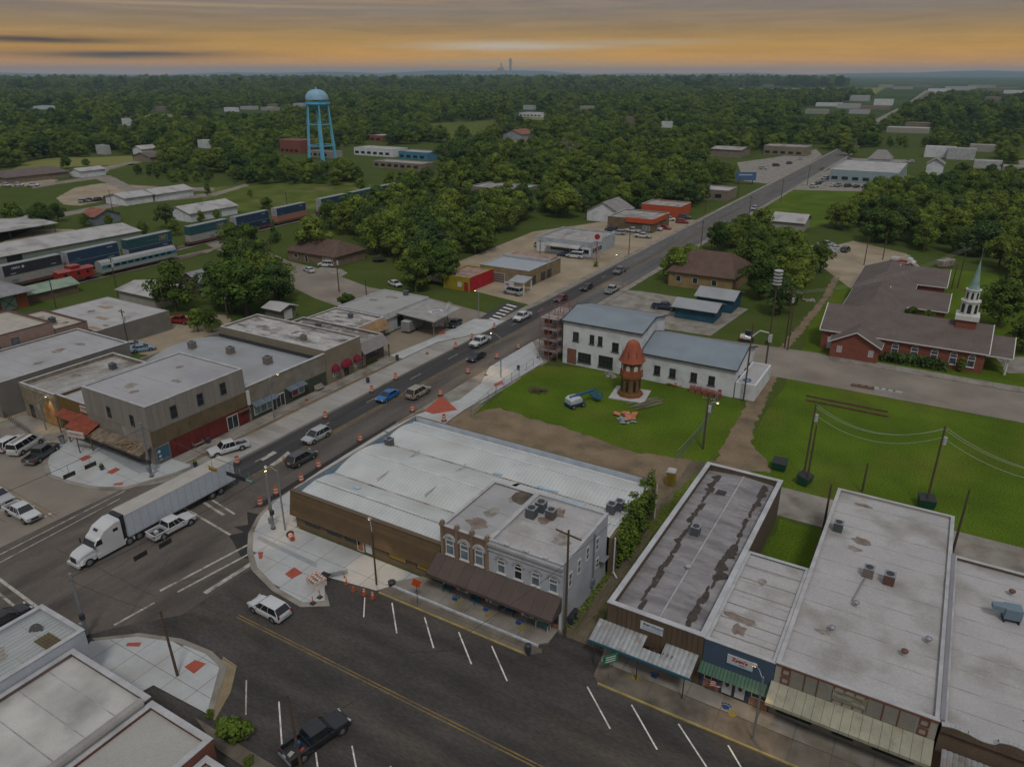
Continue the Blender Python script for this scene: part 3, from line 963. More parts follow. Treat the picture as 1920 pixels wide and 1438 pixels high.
M_DARK = plain('dark_metal', (0.035, 0.035, 0.038), 0.6)
M_WOODP = mat('pole_wood', (0.085, 0.058, 0.040), 0.9, var=0.25, scale=1.2, coords='obj')


def opening(T, F, s, z, w, h, frame=M_FRAMEW, pane=M_GLASS, name='window', bars=(1, 1), fw=0.08, depth=0.07, sill=False):
 """A window or door: frame proud of the wall, pane set back in it, glazing bars, each pane an object."""
 b = MB()
 for a0, a1, c0, c1 in ((s, s + w, z, z + fw), (s, s + w, z + h - fw, z + h), (s, s + fw, z + fw, z + h - fw), (s + w - fw, s + w, z + fw, z + h - fw)):
  fbox(b, F, a0, a1, -0.02, depth, c0, c1)
 nx, nz = bars
 for i in range(1, nx):
  c = s + w * i / nx
  fbox(b, F, c - 0.03, c + 0.03, -0.02, depth - 0.015, z + fw, z + h - fw)
 for i in range(1, nz):
  c = z + h * i / nz
  fbox(b, F, s + fw, s + w - fw, -0.02, depth - 0.02, c - 0.03, c + 0.03)
 if sill:
  fbox(b, F, s - 0.12, s + w + 0.12, -0.02, depth + 0.1, z - 0.12, z - 0.002)
 o = b.build(name, frame, T)
 fbox(MB(), F, s + fw * 0.6, s + w - fw * 0.6, -0.015, max(0.025, depth - 0.045), z + fw * 0.6, z + h - fw * 0.6).build('pane', pane, o)
 return o


def text(body, size, F, s, z, d, m, parent, name='lettering', align='CENTER', bold=0.0, sx=1.0):
 cu = bpy.data.curves.new(name, 'FONT')
 cu.body = body
 cu.size = size
 cu.align_x = align
 cu.align_y = 'CENTER'
 cu.extrude = 0.008
 cu.offset = bold
 cu.materials.append(m)
 o = bpy.data.objects.new(name, cu)
 COL.objects.link(o)
 (ox, oy), (ux, uy), (nx, ny) = F
 p = Vector(fp(F, s, d, z))
 mt = Matrix(((ux * sx, 0, nx, 0), (uy * sx, 0, ny, 0), (0, 1, 0, 0), (0, 0, 0, 1)))
 dg = bpy.context.evaluated_depsgraph_get()
 me = bpy.data.meshes.new_from_object(o.evaluated_get(dg))
 bpy.data.objects.remove(o)
 o = bpy.data.objects.new(name, me)
 COL.objects.link(o)
 if parent is not None:
  o.parent = parent
  if 'org' in parent:
   p = p - Vector(parent['org'])
 o.matrix_local = Matrix.Translation(p) @ mt
 return o


def flat_building(name, label, x0, x1, y0, y1, h, wall, roof, par=0.5, t=0.28, cap=M_COPING, cat='building', capw=0.05, open_sides=()):
 T = thing(name, label, cat, (x0, y0, 0), world=True)
 b = MB()
 b.box(x0, x1, y0, y0 + t, 0, h).box(x0, x1, y1 - t, y1, 0, h).box(x0, x0 + t, y0 + t, y1 - t, 0, h).box(x1 - t, x1, y0 + t, y1 - t, 0, h)
 b.build('wall', wall, T)
 MB().box(x0 + t, x1 - t, y0 + t, y1 - t, h - par - 0.25, h - par).build('roof', roof, T)
 if (x1 - x0) * (y1 - y0) > 60 and x0 > -170 and y1 < 140:
  zr = h - par
  rr = random.Random(int(x0 * 13 + y0))
  n = int((y1 - y0) / 2.4)
  for k in range(1, n):
   y = y0 + (y1 - y0) * k / n
   MB().box(x0 + t + .05, x1 - t - .05, y - .05, y + .05, zr, zr + .012).build('membrane_seam', mat('membrane_seam', (0.30, 0.29, 0.28), .8, var=.3, scale=.7), T)
  for k in range(4):
   xc, yc, a, b_ = rr.uniform(x0 + 2, x1 - 2), rr.uniform(y0 + 2, y1 - 2), rr.uniform(.5, 1.6), rr.uniform(.4, 1.2)
   MB().poly([(min(max(xc + a * math.cos(i * .524) * rr.uniform(.5, 1.2), x0 + t + .1), x1 - t - .1), min(max(yc + b_ * math.sin(i * .524) * rr.uniform(.5, 1.2), y0 + t + .1), y1 - t - .1), zr + .016 + k * .002) for i in range(12)]).build('ponding_stain', mat('ponding_stain%d' % (k % 2), ((0.23, 0.21, 0.185), (0.19, 0.15, 0.125))[k % 2], .7, var=.3, scale=1.5), T)
 if cap:
  c = MB()
  w = capw
  c.box(x0 - w, x1 + w, y0 - w, y0 + t + w, h, h + 0.07).box(x0 - w, x1 + w, y1 - t - w, y1 + w, h, h + 0.07)
  c.box(x0 - w, x0 + t + w, y0 + t + w, y1 - t - w, h, h + 0.07).box(x1 - t - w, x1 + w, y0 + t + w, y1 - t - w, h, h + 0.07)
  c.build('coping', cap, T)
 TREE_BOX.append((x0, x1, y0, y1))
 return T


def gable(name, label, x0, x1, y0, y1, h, rise, wall, roof, axis='x', over=0.5, cat='building', hip=0.0, trim=None, group=None):
 """Pitched-roof building, ridge along the given axis; hip > 0 pulls the ridge ends in."""
 T = thing(name, label, cat, (x0, y0, 0), group=group, world=True)
 b = MB().box(x0, x1, y0, y1, 0, h)
 xm, ym = (x0 + x1) / 2, (y0 + y1) / 2
 if not hip:
  if axis == 'x':
   for x in (x0, x1):
    b.poly([(x, y0, h), (x, y1, h), (x, ym, h + rise)])
  else:
   for y in (y0, y1):
    b.poly([(x0, y, h), (x1, y, h), (xm, y, h + rise)])
 b.build('wall', wall, T)
 o = over
 k = rise / ((y1 - y0) / 2 if axis == 'x' else (x1 - x0) / 2)
 ze = h - o * k + 0.06
 zr = h + rise + 0.06
 X0, X1, Y0, Y1 = x0 - o, x1 + o, y0 - o, y1 + o
 r = MB()

 def slab(pts):
  n = len(pts)
  lo = [(x, y, z - 0.14) for x, y, z in pts]
  r.add(pts + lo, [tuple(range(n)), tuple(range(2 * n - 1, n - 1, -1))] + [(i, n + i, n + (i + 1) % n, (i + 1) % n) for i in range(n)])
 if axis == 'x':
  a, c = (X0 + hip, ym, zr), (X1 - hip, ym, zr)
  slab([(X0, Y0, ze), (X1, Y0, ze), c, a])
  slab([(X1, Y1, ze), (X0, Y1, ze), a, c])
  if hip:
   slab([(X0, Y1, ze), (X0, Y0, ze), a])
   slab([(X1, Y0, ze), (X1, Y1, ze), c])
 else:
  a, c = (xm, Y0 + hip, zr), (xm, Y1 - hip, zr)
  slab([(X0, Y1, ze), (X0, Y0, ze), a, c])
  slab([(X1, Y0, ze), (X1, Y1, ze), c, a])
  if hip:
   slab([(X0, Y0, ze), (X1, Y0, ze), a])
   slab([(X1, Y1, ze), (X0, Y1, ze), c])
 ro = r.build('roof', roof, T)
 if trim:
  f = MB()
  if axis == 'x':
   f.box(X0, X1, Y0 - 0.06, Y0 + 0.002, ze - 0.2, ze + 0.03).box(X0, X1, Y1 - 0.002, Y1 + 0.06, ze - 0.2, ze + 0.03)
  else:
   f.box(X0 - 0.06, X0 + 0.002, Y0, Y1, ze - 0.2, ze + 0.03).box(X1 - 0.002, X1 + 0.06, Y0, Y1, ze - 0.2, ze + 0.03)
  if not hip:
   ends = ([((X, Y0, ze), (X, ym, zr)) for X in (X0, X1)] + [((X, Y1, ze), (X, ym, zr)) for X in (X0, X1)]) if axis == 'x' else \
       ([((X0, Y, ze), (xm, Y, zr)) for Y in (Y0, Y1)] + [((X1, Y, ze), (xm, Y, zr)) for Y in (Y0, Y1)])
   for p, q in ends:
    f.tube(p, q, 0.11, 0.11, 4)
  f.build('fascia', trim, T)
 TREE_BOX.append((x0, x1, y0, y1))
 return T


def corrugated(b, x0, x1, prof, pitch=0.5, amp=0.05, axis='x'):
 """Ribbed metal sheet: profile points (v, z) swept along the axis with ribs across it."""
 n = max(2, int((x1 - x0) / (pitch / 2)))
 vs, fs = [], []
 for i in range(n + 1):
  u = x0 + (x1 - x0) * i / n
  dz = amp if i % 2 else 0
  for v, z in prof:
   vs.append((u, v, z + dz) if axis == 'x' else (v, u, z + dz))
 k = len(prof)
 for i in range(n):
  for j in range(k - 1):
   q = (i * k + j, (i + 1) * k + j, (i + 1) * k + j + 1, i * k + j + 1)
   fs.append(q if axis == 'x' else q[::-1])
 return b.add(vs, fs)


def arc_profile(v0, v1, z, rise, n=8):
 return [(v0 + (v1 - v0) * i / n, z + rise * (1 - (2 * i / n - 1) ** 2)) for i in range(n + 1)]


# ------------------------------------------------------------------ corner warehouse with ribbed metal vaults
T = thing('corner_warehouse', 'low brown sided corner building with bright ribbed metal roof vaults', 'building', (-62.8, 54, 0), world=True)
M_BLUEPAR = mat('blue_shaded_parapet', (0.150, 0.235, 0.330), 0.8, var=0.2, scale=0.8)  # bluish shade inside the parapet is put into this colour
M_TANLOW = mat('tan_low_wall', (0.150, 0.112, 0.066), 0.9, var=0.12, scale=0.5)
b = MB()
b.box(-62.8, -40.55, 54.0, 54.3, 0, 5.15).box(-62.8, -62.5, 54.3, 78.5, 0, 5.3).box(-62.5, -25.4, 78.2, 78.5, 0, 5.4)
b.box(-25.7, -25.4, 64.65, 78.2, 0, 5.0).box(-40.55, -40.3, 54.3, 64.6, 0, 5.0)
b.build('wall', M_TANLOW, T)
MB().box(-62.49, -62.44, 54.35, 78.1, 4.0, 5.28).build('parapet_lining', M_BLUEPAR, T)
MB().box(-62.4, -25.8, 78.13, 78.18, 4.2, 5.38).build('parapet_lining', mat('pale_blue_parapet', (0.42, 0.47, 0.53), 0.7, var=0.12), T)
v = MB()
corrugated(v, -62.4, -40.6, [(54.35, 4.55), (55.6, 4.9), (57.4, 5.12), (59.2, 4.95), (60.6, 4.5)])
v.build('roof_vault', M_TIN, T)
v = MB()
corrugated(v, -62.4, -40.55, arc_profile(60.7, 70.5, 4.5, 1.0))
v.build('roof_vault', M_TIN, T)
v = MB()
corrugated(v, -40.25, -25.7, [(64.75, 4.95), (66.5, 5.1), (68.5, 4.95), (70.5, 4.5)])
v.build('roof_vault', M_TIN, T)
v = MB()
corrugated(v, -62.4, -25.75, arc_profile(70.6, 78.1, 4.5, 0.8))
v.build('roof_vault', M_TIN, T)
for y, z, x1_ in ((57.4, 5.22, -40.8), (65.6, 5.52, -40.8), (74.35, 5.32, -25.9), (67.2, 5.1, -25.9)):
 MB().box(-62.2 if y != 67.2 else -40, x1_, y - .14, y + .14, z, z + .05).build('ridge_cap', mat('ridge_white', (0.52, 0.53, 0.52), .5, .1), T)
for x_ in (-55.6, -48.2):
 MB().box(x_ - .08, x_ + .08, 61.2, 70.1, 5.3, 5.36).build('lap_strip', mat('lap_grey', (0.33, 0.33, 0.31)), T)
for y in (60.65, 70.55):
 g_ = MB().box(-62.4, -40.7 if y < 65 else -25.8, y - 0.16, y + 0.16, 4.36, 4.56)
 g_.build('gutter', mat('rusty_gutter', (0.30, 0.27, 0.24), 0.8, var=0.4, scale=0.6, stain=(0.10, 0.06, 0.04), stain_amt=0.9, stain_scale=0.5), T)
MB().box(-62.3, -25.9, 77.2, 77.45, 4.75, 4.98).build('roof_flashing', M_FRAMEW, T)
for (x0_, x1_, y_, z_) in [(-44.5, -43.3, 71.0, 4.66), (-38.0, -35.2, 70.9, 4.62), (-34.0, -31.0, 69.6, 4.78), (-57.0, -56.2, 58.6, 5.08)]:
 MB().obox(((x0_ + x1_) / 2, y_, z_ + 0.05), (x1_ - x0_, 0.55, 0.05), 0.1).build('roof_patch', mat('blue_tarp_patch', (0.30, 0.42, 0.52), 0.6), T)
# lapped siding boards, sloping out towards the bottom
NB = 13
for k in range(NB):
 z0 = 1.85 + k * 0.258
 d0 = 0.30 * (1 - k / NB) + 0.08
 b = MB()
 for F, L in ((face('-y', -63.0, -40.6, 54.0, 78.5), 22.3), (face('-x', -62.8, -40, 54.0, 66.0), 12.0)):
  vs = [fp(F, s, d, z) for s in (-d0 * (1 if F[1][0] else 0), L + (0 if F[1][0] else d0)) for d, z in ((d0 + 0.05, z0), (d0 - 0.01, z0 + 0.275), (0.0, z0 + 0.27), (0.0, z0))]
  b.add(vs, [(0, 4, 5, 1), (1, 5, 6, 2), (3, 7, 4, 0), (0, 1, 2, 3), (7, 6, 5, 4)])
 b.build('siding_board', mat('siding_board', (0.118, 0.080, 0.042), 0.8, var=0.12, scale=0.8, fine=0.1, rnd=0.12), T)
MB().box(-63.1, -40.5, 53.82, 54.36, 5.2, 5.3).build('coping', plain('brown_coping', (0.10, 0.07, 0.04)), T)
Ff = face('-y', -62.8, -40.55, 54.0, 78.5)
for s in (1.6, 5.2, 8.0):
 opening(T, Ff, s, 0.95, 2.3, 0.62, M_FRAMED, M_GLASS, bars=(3, 1))
opening(T, Ff, 9.9, 0.15, 1.0, 1.75, M_FRAMEW, plain('door_red_brown', (0.30, 0.12, 0.06)), name='door', bars=(1, 1))
opening(T, Ff, 11.2, 0.35, 0.9, 1.4, M_FRAMEW, plain('white_panel', (0.5, 0.5, 0.5)), name='notice_board')
for s in (14.6, 18.6):
 o = opening(T, Ff, s, 0.85, 2.6, 0.75, M_FRAMED, plain('yellow_board', (0.33, 0.215, 0.03)), name='window')
sgn = MB()
fbox(sgn, face('-x', -63.5, -40, 54, 60), 3.0, 5.2, 0.1, 0.35, 2.0, 3.4)
sg = sgn.build('sign', plain('faded_sign', (0.36, 0.36, 0.32)), T)
sl = MB()
for k in range(6):
 zz = 0
TREE_BOX.append((-63, -25, 54, 79))
# drainpipes on the alley side
MB().tube((-25.2, 78.3, 0.1), (-25.2, 78.3, 4.9), 0.08, 0.08, 8).build('drainpipe', M_FRAMEW, T)
dp = MB()
dp.tube((-25.2, 65.2, 0.3), (-25.2, 65.2, 4.8), 0.1, 0.1, 8)
dp.tube((-25.2, 65.2, 0.3), (-24.5, 64.6, 0.12), 0.1, 0.1, 8)
dp.build('drainpipe', M_FRAMEW, T)
for k in range(14):
 MB().box(-25.40, -25.33, 65.0 + k * 0.94, 65.0 + k * 0.94 + 0.86, 0.1, 4.7 - 0.1 * (k % 3)).build('wall_plank', mat('grey_planks', (0.115, 0.095, 0.075), 0.9, var=0.2, rnd=0.15, scale=1.0, stretch=(1, 1, 0.2)), T)

# ------------------------------------------------------------------ two-storey brick pair
def arched_window(T, F, s, z, w, h, frame, pane, brow, rects=False):
 n = 8
 top = z + h - w / 2
 pts = [(s, z), (s + w, z), (s + w, top)] + [(s + w / 2 + w / 2 * math.cos(math.pi * i / n), top + w / 2 * 0.8 * math.sin(math.pi * i / n)) for i in range(1, n)] + [(s, top)]
 b = MB()
 m = len(pts)
 k = 0.84
 cs, cz = s + w / 2, z + h * 0.5
 inn = [(cs + (a - cs) * k, cz + (c - cz) * 0.93) for a, c in pts]
 o3 = [fp(F, a, 0.09, c) for a, c in pts]
 i3 = [fp(F, a, 0.09, c) for a, c in inn]
 ob = [fp(F, a, -0.02, c) for a, c in pts]
 ib = [fp(F, a, -0.02, c) for a, c in inn]
 b.add(o3 + i3 + ob + ib, [(i, (i + 1) % m, m + (i + 1) % m, m + i) for i in range(m)] +
    [(2 * m + i, 2 * m + (i + 1) % m, (i + 1) % m, i) for i in range(m)] + [(m + i, m + (i + 1) % m, 3 * m + (i + 1) % m, 3 * m + i) for i in range(m)])
 fbox(b, F, s + 0.08, s + w - 0.08, -0.01, 0.07, z + h * 0.48, z + h * 0.54)
 fbox(b, F, s + 0.08, s + w - 0.08, -0.01, 0.07, top - 0.05, top + 0.04)
 fbox(b, F, s - 0.1, s + w + 0.1, -0.02, 0.16, z - 0.14, z - 0.005)
 o = b.build('window', frame, T)
 g_ = MB()
 g_.add([fp(F, a, 0.02, c) for a, c in inn], [tuple(range(m))])
 g_.build('pane', pane, o)
 hb = MB()
 q = [(s + w / 2 + (w / 2 + e) * math.cos(math.pi * i / n), top + ((w / 2) * 0.8 + e) * math.sin(math.pi * i / n)) for e in (0.06, 0.3) for i in range(n + 1)]
 v3 = [fp(F, a, 0.13, c) for a, c in q] + [fp(F, a, -0.02, c) for a, c in q]
 N = n + 1
 hb.add(v3, [(i, N + i, N + i + 1, i + 1) for i in range(n)] + [(N + i, 3 * N + i, 3 * N + i + 1, N + i + 1) for i in range(n)] + [(i + 1, 2 * N + i + 1, 2 * N + i, i) for i in range(n)])
 hb.build('hood', brow, o)
 return o


M_BRTAN = mat('tan_brick', (0.175, 0.120, 0.086), 0.9, var=0.1, scale=0.8, fine=0.25, fscale=10, stretch=(1, 1, 3))
M_BLUEW = mat('pale_blue_grey_stucco', (0.40, 0.42, 0.455), 0.85, var=0.06, scale=0.5, fine=0.06, stain=(0.32, 0.33, 0.35), stain_amt=0.6, stain_scale=0.4)
TA = flat_building('brick_shop', 'tan brick two-storey shop with three arched white windows', -40.4, -34.55, 53.8, 64.5, 7.9, M_BRTAN, M_ROOFW2, par=0.16)
TB = flat_building('blue_grey_shop', 'pale blue-grey two-storey shop with dentil cornice beside the alley', -34.5, -25.9, 53.8, 64.5, 8.1, M_BLUEW, M_ROOFW, par=0.2)
Fa = face('-y', -40.4, -34.55, 53.8, 64.5)
Fb = face('-y', -34.5, -25.9, 53.8, 64.5)
for k in range(3):
 arched_window(TA, Fa, 0.55 + k * 1.85, 4.55, 1.05, 2.35, M_FRAMEW, M_GLASSB, mat('white_stone_hood', (0.42, 0.42, 0.42), 0.8))
for k in range(4):
 c = MB()
 s = -0.05 + k * 1.88
 fbox(c, Fa, s, s + 0.32, 0, 0.16, 4.2, 7.9)
 fbox(c, Fa, s - 0.06, s + 0.38, -0.3, 0.22, 7.9, 8.3)
 fbox(c, Fa, s + 0.0, s + 0.32, -0.24, 0.16, 8.3, 8.5)
 c.build('pilaster', mat('tan_pilaster', (0.225, 0.165, 0.118), 0.9), TA)
for k in range(4):
 arched_window(TB, Fb, 1.1 + k * 2.0, 4.6, 0.95, 2.0, M_FRAMEW, M_GLASS if k == 1 else M_GLASSB, mat('grey_hood', (0.33, 0.34, 0.365), 0.8))
c = MB()
fbox(c, Fb, -0.02, 8.62, 0, 0.22, 7.55, 7.85)
fbox(c, Fb, -0.02, 8.62, 0, 0.14, 6.95, 7.1)
c.build('cornice', M_COPING, TB)
for k in range(36):
 fbox(MB(), Fb, 0.1 + k * 0.237, 0.1 + k * 0.237 + 0.12, 0, 0.18, 7.33, 7.545).build('dentil', mat('dentil_stone', (0.30, 0.31, 0.33), 0.85), TB)
for s in (1.9, 4.1, 6.3):
 q = MB()
 fbox(q, Fb, s, s + 0.55, -0.25, 0.1, 8.17, 8.32)
 q.build('crest_block', M_COPING, TB)
# side wall on the alley
Fs = face('+x', -34.5, -25.9, 53.8, 64.5)
for s, z, w, h in [(1.2, 4.6, 0.75, 1.7), (3.2, 4.9, 0.75, 1.7), (5.2, 5.3, 0.75, 1.6), (7.6, 5.0, 0.8, 1.6), (7.9, 2.6, 0.7, 1.3)]:
 opening(TB, Fs, s, z, w, h, M_FRAMEW, M_GLASSB if s < 7.8 else M_GLASS, bars=(1, 2))
q = MB()
q.lathe([(0.0, 0.0), (0.34, 0.0), (0.34, 0.04), (0.0, 0.04)], 14)
emb = q.build('wall_disc', mat('faded_red_disc', (0.30, 0.10, 0.075), 0.9), TB)
emb.location = (8.62, 4.6, 7.2)
emb.rotation_euler = (0, R(90), 0)
emb.scale = (1.7, 1, 1)
q = MB()
for s in (7.0, 7.15):
 fbox(q, Fs, s, s + 0.08, 0.02, 0.12, 0.3, 7.6)
fbox(q, Fs, 6.7, 7.3, 0.02, 0.3, 1.2, 2.0)
fbox(q, Fs, 8.6, 10.0, 0.02, 0.7, 3.2, 3.3)
q.build('pipework', M_STEEL, TB)
# one long awning over both fronts, in panels
aw = thing('shop_awning', 'long dark brown sloping awning across both two-storey shop fronts', 'awning', (-40.9, 53.8, 0), world=True)
PITCH = [(53.72, 4.35), (51.55, 3.0)]
for k in range(12):
 xa, xb = -40.9 + k * 1.245, -40.9 + (k + 1) * 1.245 - 0.02
 (ya, za), (yb, zb) = PITCH
 MB().add([(xa, ya, za), (xb, ya, za), (xb, yb, zb), (xa, yb, zb), (xa, ya, za - .12), (xb, ya, za - .12), (xb, yb, zb - .35), (xa, yb, zb - .35)],
    [(3, 2, 1, 0), (4, 5, 6, 7), (3, 7, 6, 2), (0, 4, 7, 3), (1, 2, 6, 5), (0, 1, 5, 4)]).build('awning_panel', mat('brown_awning', (0.088, 0.066, 0.058), 0.85, var=0.1, scale=0.6, rnd=0.06), aw)
for xe in (-40.95, -25.98):
 MB().add([(xe, 53.72, 4.3), (xe, 51.5, 2.95), (xe, 51.5, 2.65), (xe, 53.72, 2.65), (xe + .05, 53.72, 4.3), (xe + .05, 51.5, 2.95), (xe + .05, 51.5, 2.65), (xe + .05, 53.72, 2.65)],
    [(0, 1, 2, 3), (7, 6, 5, 4), (0, 4, 5, 1)]).build('awning_end', MATS['brown_awning'], aw)
for F, TT, items in ((Fa, TA, [(0.3, 'w', 1.5), (2.0, 'd', 1.0), (3.3, 'w', 2.2)]), (Fb, TB, [(0.3, 'd', 1.1), (1.9, 'w', 2.0), (4.2, 'd', 0.9), (5.3, 'd', 0.9), (6.6, 'w', 1.7)])):
 for s, k, w in items:
  if k == 'w':
   opening(TT, F, s, 0.85, w, 1.55, M_FRAMED, M_GLASS, bars=(2, 1))
   q = MB()
   fbox(q, F, s, s + w, 0.0, 0.06, 0.3, 0.78)
   q.build('bulkhead', mat('shop_bulkhead', (0.22, 0.10, 0.085), 0.8), TT)
  else:
   opening(TT, F, s, 0.32, w, 2.15, M_FRAMEW, M_GLASS, name='door')
for F, TT, ss in ((Fa, TA, (0.0, 1.82, 3.0, 5.5)), (Fb, TB, (0.05, 1.5, 3.95, 6.3, 8.3))):
 for s in ss:
  q = MB()
  fbox(q, F, s, s + 0.26, 0.0, 0.1, 0.3, 2.9)
  q.build('pier', M_FRAMEW, TT)

# ------------------------------------------------------------------ brown shop past the alley
T = flat_building('brown_shop', 'long brown shop with streaked grey roof and rusty tin awning', -21.2, -11.85, 54.0, 86.0, 5.55, mat('brown_panel_wall', (0.105, 0.078, 0.052), 0.88, var=0.14, scale=0.5, fine=0.1, stretch=(3, 3, 0.3)), M_ROOFG, par=0.9, t=0.4, cap=mat('white_coping', (0.40, 0.405, 0.42), 0.7, var=0.14), capw=0.08)
M_STREAK = mat('streaked_tar_roof', (0.235, 0.225, 0.228), 0.85, var=0.2, scale=0.7, fine=0.14, fscale=5, stain=(0.135, 0.125, 0.13), stain_amt=0.9, stain_scale=0.5, stretch=(0.35, 1.2, 1))
r = MB()
xm = -16.4
for (xa, za), (xb, zb) in (((-20.8, 4.70), (xm, 5.05)), ((xm, 5.05), (-12.25, 4.70))):
 r.add([(xa, 54.4, za), (xb, 54.4, zb), (xb, 85.6, zb), (xa, 85.6, za)], [(0, 1, 2, 3)])
r.build('roof_deck', M_STREAK, T)
MB().tube((xm, 54.5, 5.05), (xm, 85.5, 5.05), 0.10, 0.10, 6).build('ridge_seam', mat('pale_seam', (0.36, 0.355, 0.35), 0.8, var=0.2), T)
rg = random.Random(5)
for side, xs in ((0, -18.9), (1, -13.6)):
 y = 56.0
 while y < 84.6:
  w = rg.uniform(0.15, 0.55) * (1.7 if (side and 64 < y < 70) or (not side and 67 < y < 70) or y > 80 else 1.0)
  l = rg.uniform(0.8, 1.9)
  xc = xs + rg.uniform(-.2, .2) + (y - 70) * (0.012 if side else -0.022)
  z = 4.70 + 0.35 * (1 - abs(xc - xm) / 4.3) + 0.022
  pts = [(xc + w * math.cos(a) * rg.uniform(.6, 1.2), y + l * 0.6 * math.sin(a) * rg.uniform(.7, 1.2), z) for a in [i * math.pi / 5 for i in range(10)]]
  MB().poly(pts).build('tar_patch', mat('wet_tar', (0.055, 0.044, 0.036), 0.7, var=0.35, scale=2.0), T)
  y += l * 0.82
Fs = face('-y', -21.2, -11.85, 54.0, 86)
for k in range(19):
 q = MB()
 fbox(q, Fs, 0.05 + k * 0.49, 0.05 + k * 0.49 + 0.46, 0.0, 0.05 + 0.01 * (k % 2), 0.2, 5.5)
 q.build('wall_panel', mat('brown_ribbed_panel', (0.098, 0.070, 0.046), 0.85, var=0.12, scale=0.6, rnd=0.08, stretch=(3, 3, 0.3)), T)
s_ = MB()
fbox(s_, Fs, 3.4, 5.6, 0.07, 0.14, 4.05, 4.95)
sg = s_.build('sign', plain('white_sign', (0.50, 0.53, 0.57)), T)
text('Best', 0.34, Fs, 4.0, 4.74, 0.15, plain('navy_ink', (0.04, 0.06, 0.12)), sg, align='CENTER', bold=0.01)
text('Window', 0.34, Fs, 5.0, 4.70, 0.15, plain('blue_ink', (0.12, 0.2, 0.3)), sg, align='CENTER', bold=0.01)
for zz in (4.46, 4.31, 4.17):
 q = MB()
 fbox(q, Fs, 3.6, 5.4, 0.14, 0.147, zz - 0.025, zz + 0.025)
 q.build('lettering', plain('pale_blue_ink', (0.2, 0.28, 0.36)), sg)
# torn tin awning
aw = thing('tin_awning', 'ribbed tin awning with a rusted hole and teal edge', 'awning', (-21.4, 54, 0), world=True)
for k in range(22):
 xa = -21.9 + k * 0.445
 if k in (11, 13) or (12 <= k <= 14 and k != 13):
  ya = 52.6
 else:
  ya = 53.88
 za = 3.45 - (53.88 - ya) * 0.28
 MB().add([(xa, ya, za), (xa + .2, ya, za + .05), (xa + .43, ya, za), (xa, 51.45, 2.75), (xa + .2, 51.45, 2.80), (xa + .43, 51.45, 2.75)], [(0, 3, 4, 1), (1, 4, 5, 2)]).build('awning_sheet',
    mat('rusty_tin', (0.33, 0.34, 0.345), 0.5, 0.3, var=0.2, scale=0.8, stain=(0.16, 0.085, 0.045), stain_amt=0.6, stain_scale=0.6, rnd=0.12), aw)
q = MB().box(-22.0, -12.0, 51.38, 51.46, 2.55, 2.78)
q.build('edge_board', plain('teal_paint', (0.02, 0.11, 0.16)), aw)
q = MB()
for k in range(6):
 q.obox((-16.3 + k * 0.42, 53.2, 3.1), (0.05, 1.6, 0.06), 0, rx=-0.28)
q.build('rafter', mat('rusty_rafter', (0.10, 0.05, 0.03), 0.9), aw)
for x in (-21.3, -17.0, -12.6):
 MB().tube((x, 51.5, 0.15), (x, 51.5, 2.6), 0.06, 0.06, 6).build('post', M_DARK, aw)
for s, w, nm in [(0.9, 2.2, 'window'), (3.7, 1.0, 'door'), (5.4, 2.0, 'window')]:
 opening(T, Fs, s, 0.9 if nm == 'window' else 0.2, w, 1.4 if nm == 'window' else 2.1, M_FRAMED, M_GLASS, name=nm, bars=(2, 1) if nm == 'window' else (1, 1), depth=0.12)

# ------------------------------------------------------------------ blue shop
M_NAVY = mat('slate_blue_wall', (0.052, 0.082, 0.125), 0.85, var=0.08, scale=0.5, fine=0.06)
T = flat_building('blue_shop', 'slate blue shop front with green awning and low white roof', -11.8, -5.65, 54.0, 69.2, 5.45, M_NAVY, M_ROOFW, par=0.14)
Fs = face('-y', -11.8, -5.65, 54, 69)
for k in range(6):
 z = 5.33
 MB().box(-11.5, -5.95, 55.6 + k * 2.25, 55.66 + k * 2.25, z - 0.02, z + 0.05).build('roof_seam', mat('seam_grey', (0.26, 0.245, 0.22), 0.9), T)
s_ = MB()
fbox(s_, Fs, 2.15, 4.4, 0.02, 0.12, 3.75, 4.75)
sg = s_.build('sign', plain('pale_sign', (0.46, 0.47, 0.48)), T)
text('Zyon\'s', 0.5, Fs, 3.25, 4.40, 0.13, plain('red_ink', (0.35, 0.02, 0.04)), sg, bold=0.02)
q = MB()
fbox(q, Fs, 3.2, 3.75, 0.12, 0.13, 3.98, 4.06)
q.build('faint_print', plain('red_ink', (0.35, 0.02, 0.04)), sg)
q = MB()
q.obox(fp(Fs, 3.25, 0.135, 4.42), (0.16, 0.02, 0.16))
q.build('lettering', plain('green_ink', (0.02, 0.16, 0.11)), sg)
q = MB()
fbox(q, Fs, 2.15, 4.4, 0.12, 0.13, 3.75, 3.86)
q.build('sign_edge', plain('sky_blue_edge', (0.06, 0.26, 0.38)), sg)
aw = thing('green_awning', 'dark green ribbed awning over the blue shop door', 'awning', (-11.9, 54, 0), world=True)
for k in range(20):
 xa = -11.9 + k * 0.31
 MB().add([(xa, 53.95, 2.95), (xa + .15, 53.95, 2.99), (xa + .29, 53.95, 2.95), (xa, 53.05, 2.35), (xa + .15, 53.05, 2.39), (xa + .29, 53.05, 2.35)], [(0, 3, 4, 1), (1, 4, 5, 2)]).build('awning_rib',
    mat('green_tin', (0.055, 0.115, 0.075), 0.6, var=0.1, rnd=0.1), aw)
M_BRK2 = mat('salmon_brick', (0.27, 0.145, 0.105), 0.9, var=0.1, fine=0.25, fscale=9)
q = MB()
fbox(q, Fs, 0.3, 1.75, 0.0, 0.1, 0.17, 1.0)
fbox(q, Fs, 4.45, 6.1, 0.0, 0.1, 0.17, 1.0)
q.build('brick_stall_riser', M_BRK2, T)
